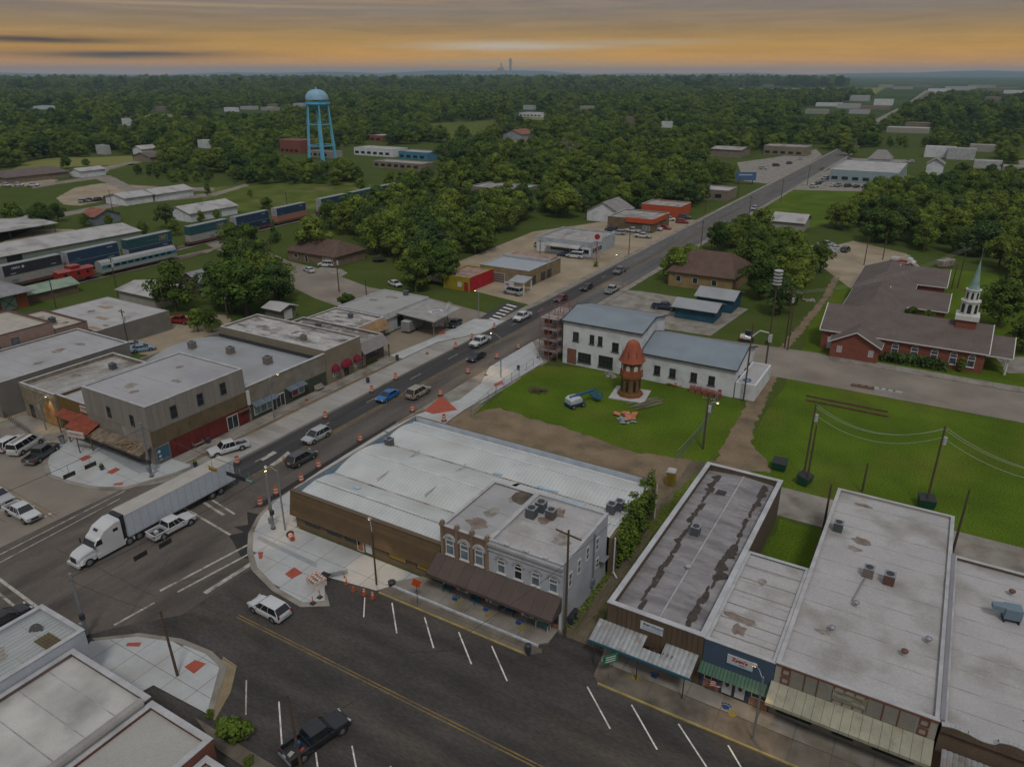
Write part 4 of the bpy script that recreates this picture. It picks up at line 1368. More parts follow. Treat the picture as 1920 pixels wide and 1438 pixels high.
opening(T, Fs, 0.35, 1.05, 1.35, 0.9, M_FRAMEW, M_GLASS, bars=(2, 1))
opening(T, Fs, 4.6, 1.05, 1.4, 0.8, M_FRAMEW, M_GLASS, bars=(2, 1))
for s in (1.95, 3.1):
 o = opening(T, Fs, s, 0.18, 1.05, 2.1, M_FRAMED, plain('white_door', (0.5, 0.5, 0.5)), name='door')
 q = MB()
 n = 12
 q.add([fp(Fs, s + 0.52 + 0.2 * math.cos(6.283 * i / n), 0.035, 1.45 + 0.38 * math.sin(6.283 * i / n)) for i in range(n)], [tuple(range(n))])
 q.build('oval_glass', M_GLASS, o)

# ------------------------------------------------------------------ cream shop
T = flat_building('cream_shop', 'cream panelled shop with wide white roof and pale canopy', -5.6, 6.7, 54.0, 87.5, 5.6, M_CREAM, M_ROOFW, par=0.25)
Fs = face('-y', -5.6, 6.7, 54, 87)
M_TRIM = plain('red_brown_trim', (0.15, 0.055, 0.028), 0.7)
M_PANEL = mat('grey_beige_panel', (0.215, 0.205, 0.175), 0.9, var=0.1, scale=0.5, rnd=0.06)
for k, (sa, sb) in enumerate([(1.25, 2.35), (2.45, 3.4), (3.5, 4.6), (7.3, 8.4), (8.5, 9.55), (9.65, 10.85)]):
 q = MB()
 fbox(q, Fs, sa, sb, 0, 0.06, 3.7, 5.45)
 q.build('facade_panel', M_PANEL, T)
for s in (2.4, 3.45, 8.45, 9.6):
 q = MB()
 fbox(q, Fs, s - 0.035, s + 0.035, 0, 0.1, 3.7, 5.45)
 q.build('facade_batten', M_TRIM, T)
q = MB()
fbox(q, Fs, 0.0, 12.3, 0, 0.1, 5.46, 5.56)
q.build('facade_batten', M_TRIM, T)
for s in (0.55, 11.05):
 for z in (3.75, 4.65):
  q = MB()
  for a0, a1, c0, c1 in ((0, .72, 0, .09), (0, .72, .63, .72), (0, .09, .09, .63), (.63, .72, .09, .63)):
   fbox(q, Fs, s + a0, s + a1, 0, 0.1, z + c0, z + c1)
  q.build('square_trim', M_TRIM, T)
q = MB()
fbox(q, Fs, 4.65, 7.25, 0, 0.12, 4.1, 5.1)
sg = q.build('sign', plain('olive_sign', (0.20, 0.185, 0.13)), T)
text('Heavenly', 0.5, Fs, 5.4, 4.68, 0.125, plain('grey_ink', (0.34, 0.34, 0.33)), sg, bold=0.012, sx=0.8)
text('Treasures', 0.42, Fs, 6.55, 4.45, 0.125, plain('grey_ink', (0.34, 0.34, 0.33)), sg, bold=0.01, sx=0.7)
q = MB()
n = 10
arc = [(4.95 + 2.0 * i / n, 4.85 + 0.2 * math.sin(math.pi * i / n)) for i in range(n + 1)]
for (a, za), (c_, zc) in zip(arc[:-1], arc[1:]):
 q.tube(fp(Fs, a, 0.13, za), fp(Fs, c_, 0.13, zc), 0.02, 0.02, 4)
q.build('sign_arc', plain('dark_olive', (0.07, 0.065, 0.045)), sg)
for s in (4.7, 5.5, 6.3, 7.1):
 for z0, z1 in ((3.75, 4.02), (5.15, 5.42)):
  q = MB()
  fbox(q, Fs, s, s + 0.06, 0, 0.1, z0, z1)
  q.build('facade_batten', M_TRIM, T)
aw = thing('pale_canopy', 'pale cream sheet metal canopy along the cream shop front', 'awning', (-5.9, 54, 0), world=True)
for k in range(17):
 xa = -5.75 + k * 0.735
 MB().add([(xa, 53.95, 3.65), (xa + .71, 53.95, 3.65), (xa + .71, 52.0, 2.9), (xa, 52.0, 2.9), (xa, 53.95, 3.6), (xa + .71, 53.95, 3.6), (xa + .71, 52.0, 2.6), (xa, 52.0, 2.6)],
    [(3, 2, 1, 0), (4, 5, 6, 7), (3, 7, 6, 2), (1, 2, 6, 5), (0, 4, 7, 3)]).build('canopy_sheet', mat('cream_sheet', (0.285, 0.275, 0.205), 0.7, var=0.12, scale=0.7, stain=(0.2, 0.175, 0.12), stain_amt=0.6, stain_scale=0.9, rnd=0.07), aw)
q = MB()
fbox(q, Fs, 0.0, 12.3, 0, 0.06, 0.2, 2.6)
q.build('shopfront', mat('beige_shopfront', (0.20, 0.18, 0.145), 0.9), T)
for s, w in [(0.6, 3.0), (5.2, 1.7), (8.3, 3.2)]:
 opening(T, Fs, s, 0.5, w, 1.8, M_FRAMED, M_GLASS, bars=(3, 1), depth=0.12)

# ------------------------------------------------------------------ brown shop at the right edge with a curvy parapet
T = flat_building('curved_parapet_shop', 'brown brick shop with curved white edged parapet and plain white roof', 6.9, 24.0, 54.0, 79.3, 5.5, mat('dark_brown_brick', (0.115, 0.082, 0.056), 0.9, var=0.12, fine=0.25, fscale=9), M_ROOFW, par=0.3)
prof = []
for i in range(61):
 s = i / 60 * 17.1
 u = (s % 17.1)
 z = 5.5 + (0.0 if u < 1.5 else 0.9 if 6.5 < u < 10.5 else 0.35 if 3.5 < u < 13.5 else 0.1) + 0.18 * math.sin(u * 1.7)
 prof.append((6.9 + s, z))
pb = MB()
for (xa, za), (xb, zb) in zip(prof[:-1], prof[1:]):
 pb.box(xa, xb, 53.7, 53.98, 5.0, (za + zb) / 2)
pb.build('shaped_parapet', MATS['dark_brown_brick'], T)
pc = MB()
for (xa, za), (xb, zb) in zip(prof[:-1], prof[1:]):
 pc.tube((xa, 53.84, za + 0.05), (xb, 53.84, zb + 0.05), 0.17, 0.17, 6, caps=False)
pc.build('coping', M_COPING, T)
MB().box(6.72, 7.06, 54.2, 79.2, 5.35, 5.75).build('party_wall_coping', mat('grey_membrane', (0.21, 0.21, 0.225), 0.7, var=0.1), T)
aw = thing('ribbed_canopy', 'ribbed grey metal canopy over the pavement at the lower right corner', 'awning', (7.2, 53.7, 0), world=True)
for k in range(40):
 xa = 7.3 + k * 0.4
 MB().add([(xa, 53.6, 3.5), (xa + .2, 53.6, 3.55), (xa + .38, 53.6, 3.5), (xa, 51.4, 3.1), (xa + .2, 51.4, 3.15), (xa + .38, 51.4, 3.1)], [(0, 3, 4, 1), (1, 4, 5, 2)]).build('canopy_sheet', MATS['rusty_tin'], aw)

# ------------------------------------------------------------------ left side of the main road
def panels(T, F, s0, s1, z0, z1, w, m, name='wall_panel', gap=0.03, d=0.05):
 n = max(1, round((s1 - s0) / w))
 w = (s1 - s0) / n
 for k in range(n):
  q = MB()
  fbox(q, F, s0 + k * w, s0 + (k + 1) * w - gap, 0.0, d + 0.012 * (k % 2), z0, z1)
  q.build(name, m, T)


# grey clad corner building
M_CLAD = mat('grey_beige_cladding', (0.215, 0.198, 0.175), 0.7, var=0.08, scale=0.4, rnd=0.07, stretch=(2, 2, 0.3))
T = flat_building('clad_corner_building', 'two-storey corner building in grey cladding with red ground floor', -106.6, -91.6, 55.0, 72.0, 9.2, mat('corner_wall', (0.19, 0.17, 0.145), 0.9), mat('pale_grey_roof', (0.325, 0.325, 0.335), 0.7, var=0.08, scale=0.12, stain=(0.26, 0.26, 0.275), stain_amt=0.8, stain_scale=0.07), par=0.12)
Fx = face('+x', -106.6, -91.6, 55, 72)
Fy = face('-y', -106.6, -91.6, 55, 72)
panels(T, Fx, 0, 17, 5.3, 9.1, 0.95, M_CLAD)
panels(T, Fy, 0, 15, 5.0, 9.1, 0.95, M_CLAD)
panels(T, Fy, 8.5, 15, 2.7, 4.95, 1.6, mat('pale_panel', (0.25, 0.225, 0.20), 0.85, rnd=0.04))
panels(T, Fx, 0, 17, 2.95, 5.25, 2.2, mat('ochre_brown_panel', (0.125, 0.094, 0.052), 0.85, rnd=0.05), name='fascia_panel')
panels(T, Fx, 2.6, 17, 0.15, 2.9, 1.1, mat('barn_red_panel', (0.125, 0.022, 0.018), 0.75, rnd=0.06), name='red_panel')
for s, z in ((3.6, 6.0), (8.2, 6.2), (12.4, 6.4)):
 opening(T, Fx, s, z, 1.05, 1.9, M_FRAMED, M_GLASS, bars=(1, 2), depth=0.12)
for s, z in ((5.6, 5.6), (11.0, 5.5)):
 opening(T, Fy, s, z, 0.9, 1.75, M_FRAMED, M_GLASS, bars=(1, 2), depth=0.12)
opening(T, Fx, 12.7, 0.2, 2.1, 2.3, M_FRAMEW, M_GLASS, name='door', bars=(2, 1), depth=0.12)
o = opening(T, Fx, 0.25, 0.6, 2.2, 2.1, M_STEEL, plain('blue_poster', (0.035, 0.10, 0.155), 0.4), name='display_window', depth=0.12)
for k, (s, z, w, h) in enumerate([(0.45, 1.75, 0.5, 0.55), (0.55, 1.05, 0.45, 0.45), (0.5, 0.7, 0.6, 0.12)]):
 q = MB()
 q.lathe([(w / 2, 0), (w / 2 * 0.8, 0.02)], 10)
 for i, v in enumerate(q.v):
  q.v[i] = fp(Fx, s + w / 2 + v[0], 0.135 + v[2], z + h / 2 + v[1] * h / w)
 q.build('white_logo', plain('white_print', (0.45, 0.48, 0.52)), o)
q = MB()
fbox(q, Fx, 14.9, 17.0, 0.05, 0.5, 2.45, 2.6)
q.build('door_canopy', mat('olive_canopy', (0.10, 0.085, 0.05)), T)
MB().box(-92.2, -91.35, 72.0, 72.5, 3.0, 5.4).build('white_downpipe', M_FRAMEW, T)
aw = thing('shingle_awning', 'sagging weathered shingle awning round the clad corner building', 'awning', (-103, 54.9, 0), world=True)
for k in range(9):
 xa = -104.4 + k * 1.4
 MB().add([(xa, 54.9, 3.15), (xa + 1.36, 54.9, 3.15), (xa + 1.36, 52.9, 2.55), (xa, 52.9, 2.55), (xa, 54.9, 3.0), (xa + 1.36, 54.9, 3.0), (xa + 1.36, 52.9, 2.3), (xa, 52.9, 2.3)],
    [(3, 2, 1, 0), (4, 5, 6, 7), (3, 7, 6, 2), (1, 2, 6, 5), (0, 4, 7, 3)]).build('awning_section', mat('weathered_shingle', (0.19, 0.145, 0.105), 0.95, var=0.35, scale=1.2, fine=0.2, stain=(0.09, 0.07, 0.05), stain_amt=0.9, stain_scale=0.8, rnd=0.15), aw)
q = MB()
rgx = random.Random(3)
for i in range(60):
 q.obox((-95.5 + rgx.uniform(-1.9, 1.9), 53.9 + rgx.uniform(-.8, .8), 2.92 + rgx.uniform(-.1, .2)), (rgx.uniform(.15, .5), rgx.uniform(.08, .2), .05), rgx.uniform(0, 3))
q.build('dead_branches', mat('straw', (0.24, 0.175, 0.095), 0.95), aw)

# restaurant with red tile awnings, and the stone front beside it
M_OLIVE = mat('mustard_brown_stucco', (0.135, 0.088, 0.026), 0.9, var=0.14, scale=0.5)
T = flat_building('restaurant', 'mustard brown restaurant with red tile awnings', -115.4, -106.7, 55.6, 71.0, 5.7, M_OLIVE, M_ROOFW2, par=0.5)
Fy = face('-y', -115.4, -106.7, 55.6, 71)
for (xa, xb, yo, zt, zb, nm) in [(-114.2, -109.4, 53.9, 3.75, 3.05, 'a'), (-109.6, -103.4, 52.7, 3.95, 2.75, 'b')]:
 aw = thing('tile_awning', 'narrow red tile awning left of the restaurant sign' if nm == 'a' else 'wide red tile awning below the restaurant sign', 'awning', (xa, 55.6, 0), world=True)
 n = int((xb - xa) / 0.52)
 for k in range(n):
  for j in range(4):
   t0, t1 = j / 4, (j + 1) / 4
   y0_, y1_ = 55.5 + (yo - 55.5) * t0, 55.5 + (yo - 55.5) * t1
   z0_, z1_ = zt + (zb - zt) * t0, zt + (zb - zt) * t1
   x_ = xa + k * 0.52
   if j == 0:
    pass
   MB().add([(x_, y0_, z0_), (x_ + .25, y0_, z0_ + .07), (x_ + .5, y0_, z0_), (x_, y1_, z1_ + .05), (x_ + .25, y1_, z1_ + .12), (x_ + .5, y1_, z1_ + .05), (x_, y1_, z1_ - .02), (x_ + .5, y1_, z1_ - .02)],
      [(0, 3, 4, 1), (1, 4, 5, 2), (3, 6, 7, 5, 4)]).build('roof_tile', mat('red_roof_tile', (0.235, 0.058, 0.032), 0.8, var=0.15, scale=1.0, rnd=0.14), aw)
 MB().box(xa, xb, yo + 0.1, 55.55, zb - 0.12, zb - 0.04).build('soffit', M_OLIVE, aw)
 for x_ in (xa + 0.2, xb - 0.3):
  MB().box(x_, x_ + 0.14, yo + 0.25, yo + 0.39, 0.15, zb - 0.1).build('post', M_OLIVE, aw)
q = MB()
fbox(q, Fy, 6.2, 8.65, 0.02, 0.16, 4.35, 5.35)
sg = q.build('sign', plain('ivory_sign', (0.47, 0.42, 0.37)), T)
text('CASTANEDAS', 0.36, Fy, 7.43, 5.0, 0.17, plain('maroon_ink', (0.25, 0.03, 0.07)), sg, bold=0.012, sx=0.9)
q = MB()
fbox(q, Fy, 6.5, 8.3, 0.16, 0.17, 4.52, 4.6)
q.build('faint_print', plain('grey_green_ink', (0.16, 0.19, 0.17)), sg)
for s, w in ((1.6, 1.6), (4.0, 1.0), (5.6, 2.2)):
 opening(T, Fy, s, 0.2 if w == 1.0 else 0.9, w, 2.1 if w == 1.0 else 1.4, M_FRAMED, M_GLASS, name='door' if w == 1.0 else 'window')
T = flat_building('stone_front_building', 'tan stone building with an arched mural and weathered roof', -125.2, -115.5, 55.2, 71.5, 5.8, mat('tan_rubble_stone', (0.20, 0.165, 0.115), 0.95, var=0.25, scale=1.2, fine=0.2, fscale=5), M_ROOFG, par=0.6)
Fy = face('-y', -125.2, -115.5, 55.2, 71)
q = MB()
n = 14
pts = [(5.6, 0.2)] + [(7.4 + 1.8 * math.cos(math.pi - math.pi * i / n), 2.4 + 1.7 * math.sin(math.pi * i / n)) for i in range(n + 1)] + [(9.2, 0.2)]
q.add([fp(Fy, a, 0.05, z) for a, z in pts], [tuple(range(len(pts)))[::-1]])
q.build('arched_mural', mat('ochre_mural', (0.28, 0.16, 0.06), 0.85, var=0.35, scale=0.8), T)
opening(T, Fy, 1.5, 0.1, 1.1, 2.3, M_FRAMED, M_GLASS, name='door')
for k in range(9):
 q = MB()
 fbox(q, Fy, 0.05 + k * 1.08, 1.08 + k * 1.08, 0, 0.07, 5.2, 5.6)
 q.build('cap_stone', mat('cap_stone', (0.27, 0.235, 0.185), 0.9, rnd=0.12), T)
q = MB()
fbox(q, Fy, 4.0, 5.1, 0.03, 0.08, 2.0, 2.8)
q.build('mural_panel', plain('green_white_mural', (0.20, 0.30, 0.25)), T)

# the row along the pavement
T = thing('arched_roof_shop', 'wide shop row with curved grey metal roof and green shop fronts', 'building', (-119, 72.2, 0), world=True)
b = MB()
b.box(-91.9, -91.55, 72.1, 89.8, 0, 6.0).box(-119, -91.9, 72.1, 72.4, 0, 5.3).box(-119, -91.9, 89.5, 89.8, 0, 5.3).box(-119, -118.7, 72.4, 89.5, 0, 5.6)
b.build('wall', mat('beige_stucco', (0.20, 0.185, 0.150), 0.9, var=0.18, scale=0.6, stain=(0.14, 0.12, 0.09), stain_amt=0.6, stain_scale=0.5), T)
v = MB()
corrugated(v, -118.9, -92.0, [(72.4, 4.6), (75, 5.35), (78, 5.8), (81, 5.95), (84, 5.8), (87, 5.35), (89.5, 4.6)], pitch=0.8, amp=0.04)
v.build('roof', M_TIN2, T)
MB().box(-92.0, -91.45, 72.0, 89.85, 6.0, 6.1).build('coping', M_COPING, T)
MB().box(-118.6, -92, 89.2, 89.45, 4.8, 5.4).build('roof_upstand', M_DARK, T)
Fx = face('+x', -119, -91.55, 72.1, 89.8)
M_DKG = mat('dark_green_tile', (0.045, 0.052, 0.038), 0.7, var=0.2)
for s0, s1 in ((0.4, 5.5), (7.6, 11.7), (11.8, 17.5)):
 q = MB()
 fbox(q, Fx, s0, s1, 0, 0.06, 0.15, 2.75)
 q.build('shopfront', M_DKG, T)
for k in range(3):
 opening(T, Fx, 0.9 + k * 1.35, 0.75, 1.3, 1.7, M_FRAMEW, M_GLASSG, depth=0.12)
opening(T, Fx, 5.6, 0.2, 1.9, 2.3, M_FRAMEW, M_GLASS, name='door', bars=(2, 1), depth=0.12)
opening(T, Fx, 7.8, 0.9, 1.3, 1.5, M_FRAMED, M_GLASS, depth=0.12)
o = opening(T, Fx, 9.15, 0.9, 1.5, 1.5, M_FRAMEW, plain('red_poster', (0.20, 0.03, 0.035)), depth=0.12)
for zz in (1.2, 1.6, 2.0):
 q = MB()
 fbox(q, Fx, 9.3, 10.4, 0.026, 0.04, zz - 0.06, zz + 0.06)
 q.build('poster_line', plain('white_print', (0.45, 0.48, 0.52)), o)
opening(T, Fx, 10.7, 0.9, 1.3, 1.5, M_FRAMEW, M_GLASSB, depth=0.12)
for k, (s0, s1) in enumerate(((0.6, 2.9), (3.0, 5.4), (7.9, 10.2), (10.3, 12.0))):
 q = MB()
 q.add([fp(Fx, s0, 0.05, 3.05), fp(Fx, s1, 0.05, 3.05), fp(Fx, s1, 1.1, 2.6), fp(Fx, s0, 1.1, 2.6), fp(Fx, s0, 0.05, 2.98), fp(Fx, s1, 0.05, 2.98), fp(Fx, s1, 1.1, 2.52), fp(Fx, s0, 1.1, 2.52)],
    [(0, 3, 2, 1), (4, 5, 6, 7), (3, 7, 6, 2), (0, 4, 7, 3), (1, 2, 6, 5)])
 q.build('window_awning', mat('blue_grey_awning', (0.115, 0.145, 0.185), 0.6, rnd=0.08), T)
TREE_BOX.append((-119, -91, 72, 90))
T = flat_building('tan_shop', 'plain tan shop front with three dark red dome awnings', -119, -91.6, 89.95, 99.3, 6.5, M_TAN, M_ROOFP, par=0.35)
Fx = face('+x', -119, -91.6, 89.95, 99.3)
for s, w, z in ((1.2, 1.7, 2.15), (3.6, 2.7, 2.2), (7.0, 1.7, 2.15)):
 q = MB()
 n = 9
 rings_ = []
 for j in range(5):
  a = j / 4 * math.pi / 2
  rings_.append([fp(Fx, s + w / 2 - w / 2 * math.cos(math.pi * i / n), 0.05 + 0.95 * math.cos(a) * math.sin(math.pi * i / n) ** 0.6, z + 1.15 * math.sin(a) * math.sin(math.pi * i / n) ** 0.5) for i in range(n + 1)])
 N = n + 1
 q.add([p for r_ in rings_ for p in r_], [(k * N + i, k * N + i + 1, (k + 1) * N + i + 1, (k + 1) * N + i) for k in range(4) for i in range(n)])
 q.build('dome_awning', mat('dark_red_canvas', (0.155, 0.008, 0.022), 0.8), T, smooth=True)
 if w < 2:
  opening(T, Fx, s + 0.3, 1.0, w - 0.6, 1.2, M_FRAMEW, M_GLASSB, bars=(2, 1))
 else:
  opening(T, Fx, s + 0.75, 0.2, 1.2, 2.1, M_FRAMED, M_GLASS, name='door')
T = flat_building('porch_shop', 'low brown shop with sloping mauve fascia over a recessed porch', -114, -92.6, 99.45, 106.9, 4.6, mat('brown_porch_wall', (0.135, 0.105, 0.082), 0.9), mat('torn_roof', (0.17, 0.15, 0.14), 0.9, var=0.4, scale=0.8, fine=0.3, fscale=2, stain=(0.34, 0.33, 0.31), stain_amt=0.9, stain_scale=0.6), par=0.4)
MB().add([(-92.7, 99.5, 4.75), (-92.7, 106.95, 4.75), (-90.9, 106.95, 2.9), (-90.9, 99.5, 2.9), (-92.7, 99.5, 4.5), (-92.7, 106.95, 4.5), (-91.2, 106.95, 2.8), (-91.2, 99.5, 2.8)],
   [(0, 3, 2, 1), (4, 5, 6, 7), (3, 7, 6, 2), (0, 4, 7, 3), (1, 2, 6, 5)]).build('fascia', mat('mauve_grey_sheet', (0.20, 0.18, 0.172), 0.8, var=0.08), T)
for y in (99.6, 106.7):
 MB().box(-91.3, -91.1, y, y + 0.2, 0, 2.9).build('post', M_BROWN, T)
Fx = face('+x', -114, -92.6, 99.45, 106.9)
opening(T, Fx, 0.4, 0.2, 1.0, 2.1, M_FRAMEW, M_GLASS, name='door', bars=(1, 3))
opening(T, Fx, 2.2, 0.8, 3.6, 1.5, M_FRAMED, M_GLASS, bars=(3, 1))
T = flat_building('workshop', 'low workshop with peeling white roof and slanted timber front', -114.5, -100.6, 107.1, 117.0, 4.0, M_TAN, M_ROOFP, par=0.25)
for k in range(7):
 d = 1.6 * (1 - k / 7)
 MB().add([(-100.6 + d + .05, 107.2, 2.0 + k * .29), (-100.6 + d + .05, 116.9, 2.0 + k * .29), (-100.6 + d - .2, 116.9, 2.3 + k * .29), (-100.6 + d - .2, 107.2, 2.3 + k * .29), (-100.6, 107.2, 2.0 + k * .29), (-100.6, 116.9, 2.0 + k * .29), (-100.6, 116.9, 2.28 + k * .29), (-100.6, 107.2, 2.28 + k * .29)],
    [(0, 1, 2, 3), (4, 5, 1, 0), (3, 2, 6, 7), (0, 3, 7, 4), (1, 5, 6, 2)]).build('timber_board', mat('amber_boards', (0.26, 0.165, 0.085), 0.8, rnd=0.15), T)
Fx = face('+x', -114.5, -100.6, 107.1, 117)
opening(T, Fx, 3.5, 0.9, 2.6, 1.0, M_FRAMED, M_GLASS, bars=(4, 1))
T = flat_building('garage', 'pale grey garage with flat roof behind the forecourt canopy', -114, -101.0, 117.3, 133.4, 4.3, M_WHITEW, mat('grey_green_roof', (0.30, 0.30, 0.285), 0.8, var=0.06, scale=0.2), par=0.08)
MB().add([(-101, 117.3, 4.4), (-101, 133.4, 4.4), (-100.5, 133.4, 3.3), (-100.5, 117.3, 3.3), (-101, 117.3, 3.3), (-101, 133.4, 3.3)], [(0, 3, 2, 1), (3, 4, 5, 2), (0, 4, 3), (1, 2, 5)]).build('fascia', mat('pale_fascia', (0.27, 0.29, 0.29)), T)
Fx = face('+x', -114, -101.0, 117.3, 133.4)
opening(T, Fx, 4.2, 0.3, 2.4, 2.6, M_FRAMEW, plain('navy_poster', (0.03, 0.05, 0.10)), name='door')
panels(T, Fx, 0.2, 4.0, 0.1, 2.8, 0.9, mat('white_shutter', (0.40, 0.41, 0.42), 0.7), name='shutter')
T = thing('forecourt_canopy', 'thin grey canopy on posts with a fallen sign on top', 'canopy', (-95, 126, 0), world=True)
MB().prism([(-100.4, 121.0), (-89.6, 119.8), (-90.3, 131.0), (-100.5, 133.2)], 3.75, 3.95).build('canopy_deck', mat('canopy_grey', (0.275, 0.27, 0.255), 0.8), T)
for p in ((-94.3, 127.4), (-94.9, 132.2), (-91, 121.5)):
 MB().tube((p[0], p[1], 0), (p[0], p[1], 3.75), 0.11, 0.11, 8).build('post', plain('ochre_post', (0.27, 0.20, 0.10)), T)
q = MB().obox((-93.6, 126.0, 4.0), (3.2, 1.5, 0.08), 1.1)
so = q.build('fallen_sign', plain('white_panel', (0.5, 0.5, 0.5)), T)
MB().obox((-93.5, 126.0, 4.06), (2.0, 0.5, 0.04), 1.1).build('sign_band', plain('navy_ink', (0.04, 0.06, 0.12)), so)
q = MB()
for k in range(7):
 q.tube((-91.5 - k * .3, 127 + k * .5, 3.95), (-91.3 - k * .25, 127.5 + k * .45, 5.4), 0.04, 0.04, 4)
 q.tube((-91.6, 127.2 + k * .4, 4.2 + k * .16), (-93.2, 130, 4.4 + k * .12), 0.03, 0.03, 4)
q.build('sign_frame', plain('white_frame', (0.55, 0.55, 0.53)), T)

# buildings behind the row
T = flat_building('long_grey_shed', 'long grey shed with plain dark side wall and pale roof', -143.4, -127.2, 52.5, 76.0, 6.0, M_GREYW, M_ROOFW2, par=0.25)
T = flat_building('pink_brick_building', 'tall pinkish brick building with boarded windows', -160, -144.2, 58.0, 72.0, 8.3, mat('pink_brick', (0.245, 0.165, 0.135), 0.9, var=0.1, fine=0.2, fscale=8), mat('cream_roof', (0.37, 0.34, 0.285), 0.85, var=0.12), par=0.4, cap=plain('dark_red_coping', (0.05, 0.02, 0.02)))
Fx = face('+x', -160, -144.2, 58, 72)
for s in (2.8, 6.2):
 opening(T, Fx, s, 5.2, 1.3, 2.0, M_FRAMED, mat('grey_boarding', (0.10, 0.125, 0.135)), bars=(1, 1), sill=True)
T = flat_building('stepped_brick_shop', 'lower pinkish brick shop with stepped parapet and cream roof', -160, -144.3, 72.2, 78.6, 6.6, MATS['pink_brick'], MATS['cream_roof'], par=0.3, cap=plain('dark_red_coping', (0.05, 0.02, 0.02)))
T = flat_building('white_roof_store', 'low store with broad bright white roof and tan skylights', -165.5, -143.5, 79.4, 96.2, 4.3, M_GREYW, M_ROOFW, par=0.06, cap=None)
for x_, y_ in ((-158, 90.5), (-151, 85.5), (-146, 80.8)):
 MB().box(x_ - 1.7, x_ + 1.7, y_ - .5, y_ + .5, 4.24, 4.30).build('skylight', plain('tan_skylight', (0.27, 0.19, 0.11)), T)
T = gable('depot_building', 'orange brick depot with grey hipped roof and green door', -208, -188.5, 74, 90, 4.6, 3.2, mat('orange_brick', (0.25, 0.075, 0.03), 0.9), mat('grey_slate', (0.22, 0.22, 0.235), 0.8), axis='x', over=1.6, hip=7.0)
Fx = face('+x', -208, -188.5, 74, 90)
o = opening(T, Fx, 9.8, 0.2, 3.6, 3.2, M_DARK, plain('sage_door', (0.20, 0.27, 0.22)), name='barn_door')
q = MB()
for a, c in (((9.9, 0.3), (13.3, 3.3)), ((13.3, 0.3), (9.9, 3.3))):
 q.tube(fp(Fx, a[0], 0.09, a[1]), fp(Fx, c[0], 0.09, c[1]), 0.07, 0.07, 4)
q.build('cross_brace', M_DARK, o)
gable('platform_shelter', 'small brown shelter with faded green metal roof by the track', -196.5, -190.5, 91, 103.5, 2.4, 1.2, M_BROWN, mat('faded_green_metal', (0.20, 0.27, 0.20), 0.6, var=0.2), axis='y', over=0.5)
T = gable('green_warehouse', 'long pale green warehouse with white roof by the railway', -247, -228, 92, 148, 4.6, 1.6, mat('pale_green_metal', (0.185, 0.225, 0.185), 0.7, var=0.1, stretch=(1, 6, .3)), M_ROOFW, axis='y', over=0.3)
opening(T, face('+x', -247, -228, 92, 148), 14, 1.4, 4.2, 2.9, M_DARK, plain('black_interior', (0.012, 0.012, 0.014)), name='loading_door')
T = thing('open_shed', 'open sided pole shed with white roof at the left edge', 'building', (-290, 128, 0), world=True)
MB().add([(-292, 122, 4.2), (-272, 122, 3.4), (-272, 146, 3.4), (-292, 146, 4.2), (-292, 122, 4.0), (-272, 122, 3.2), (-272, 146, 3.2), (-292, 146, 4.0)], [(0, 1, 2, 3), (7, 6, 5, 4), (0, 4, 5, 1), (1, 5, 6, 2), (2, 6, 7, 3), (3, 7, 4, 0)]).build('roof', M_ROOFW, T)
for x_ in (-291, -273):
 for y_ in (123, 130, 137, 145):
  MB().tube((x_, y_, 0), (x_, y_, 3.2), 0.12, 0.12, 6).build('post', M_DARK, T)
MB().box(-290, -289.6, 122, 146, 0, 3.6).build('back_wall', M_GREYW, T)
gable('rust_roof_cottage', 'small blue-grey cottage with rusty red tin roof', -282, -273, 160, 170, 3.2, 2.0, mat('cottage_grey', (0.16, 0.19, 0.21), 0.9), mat('rust_red_tin', (0.215, 0.085, 0.058), 0.8, var=0.3, scale=0.5), axis='x')
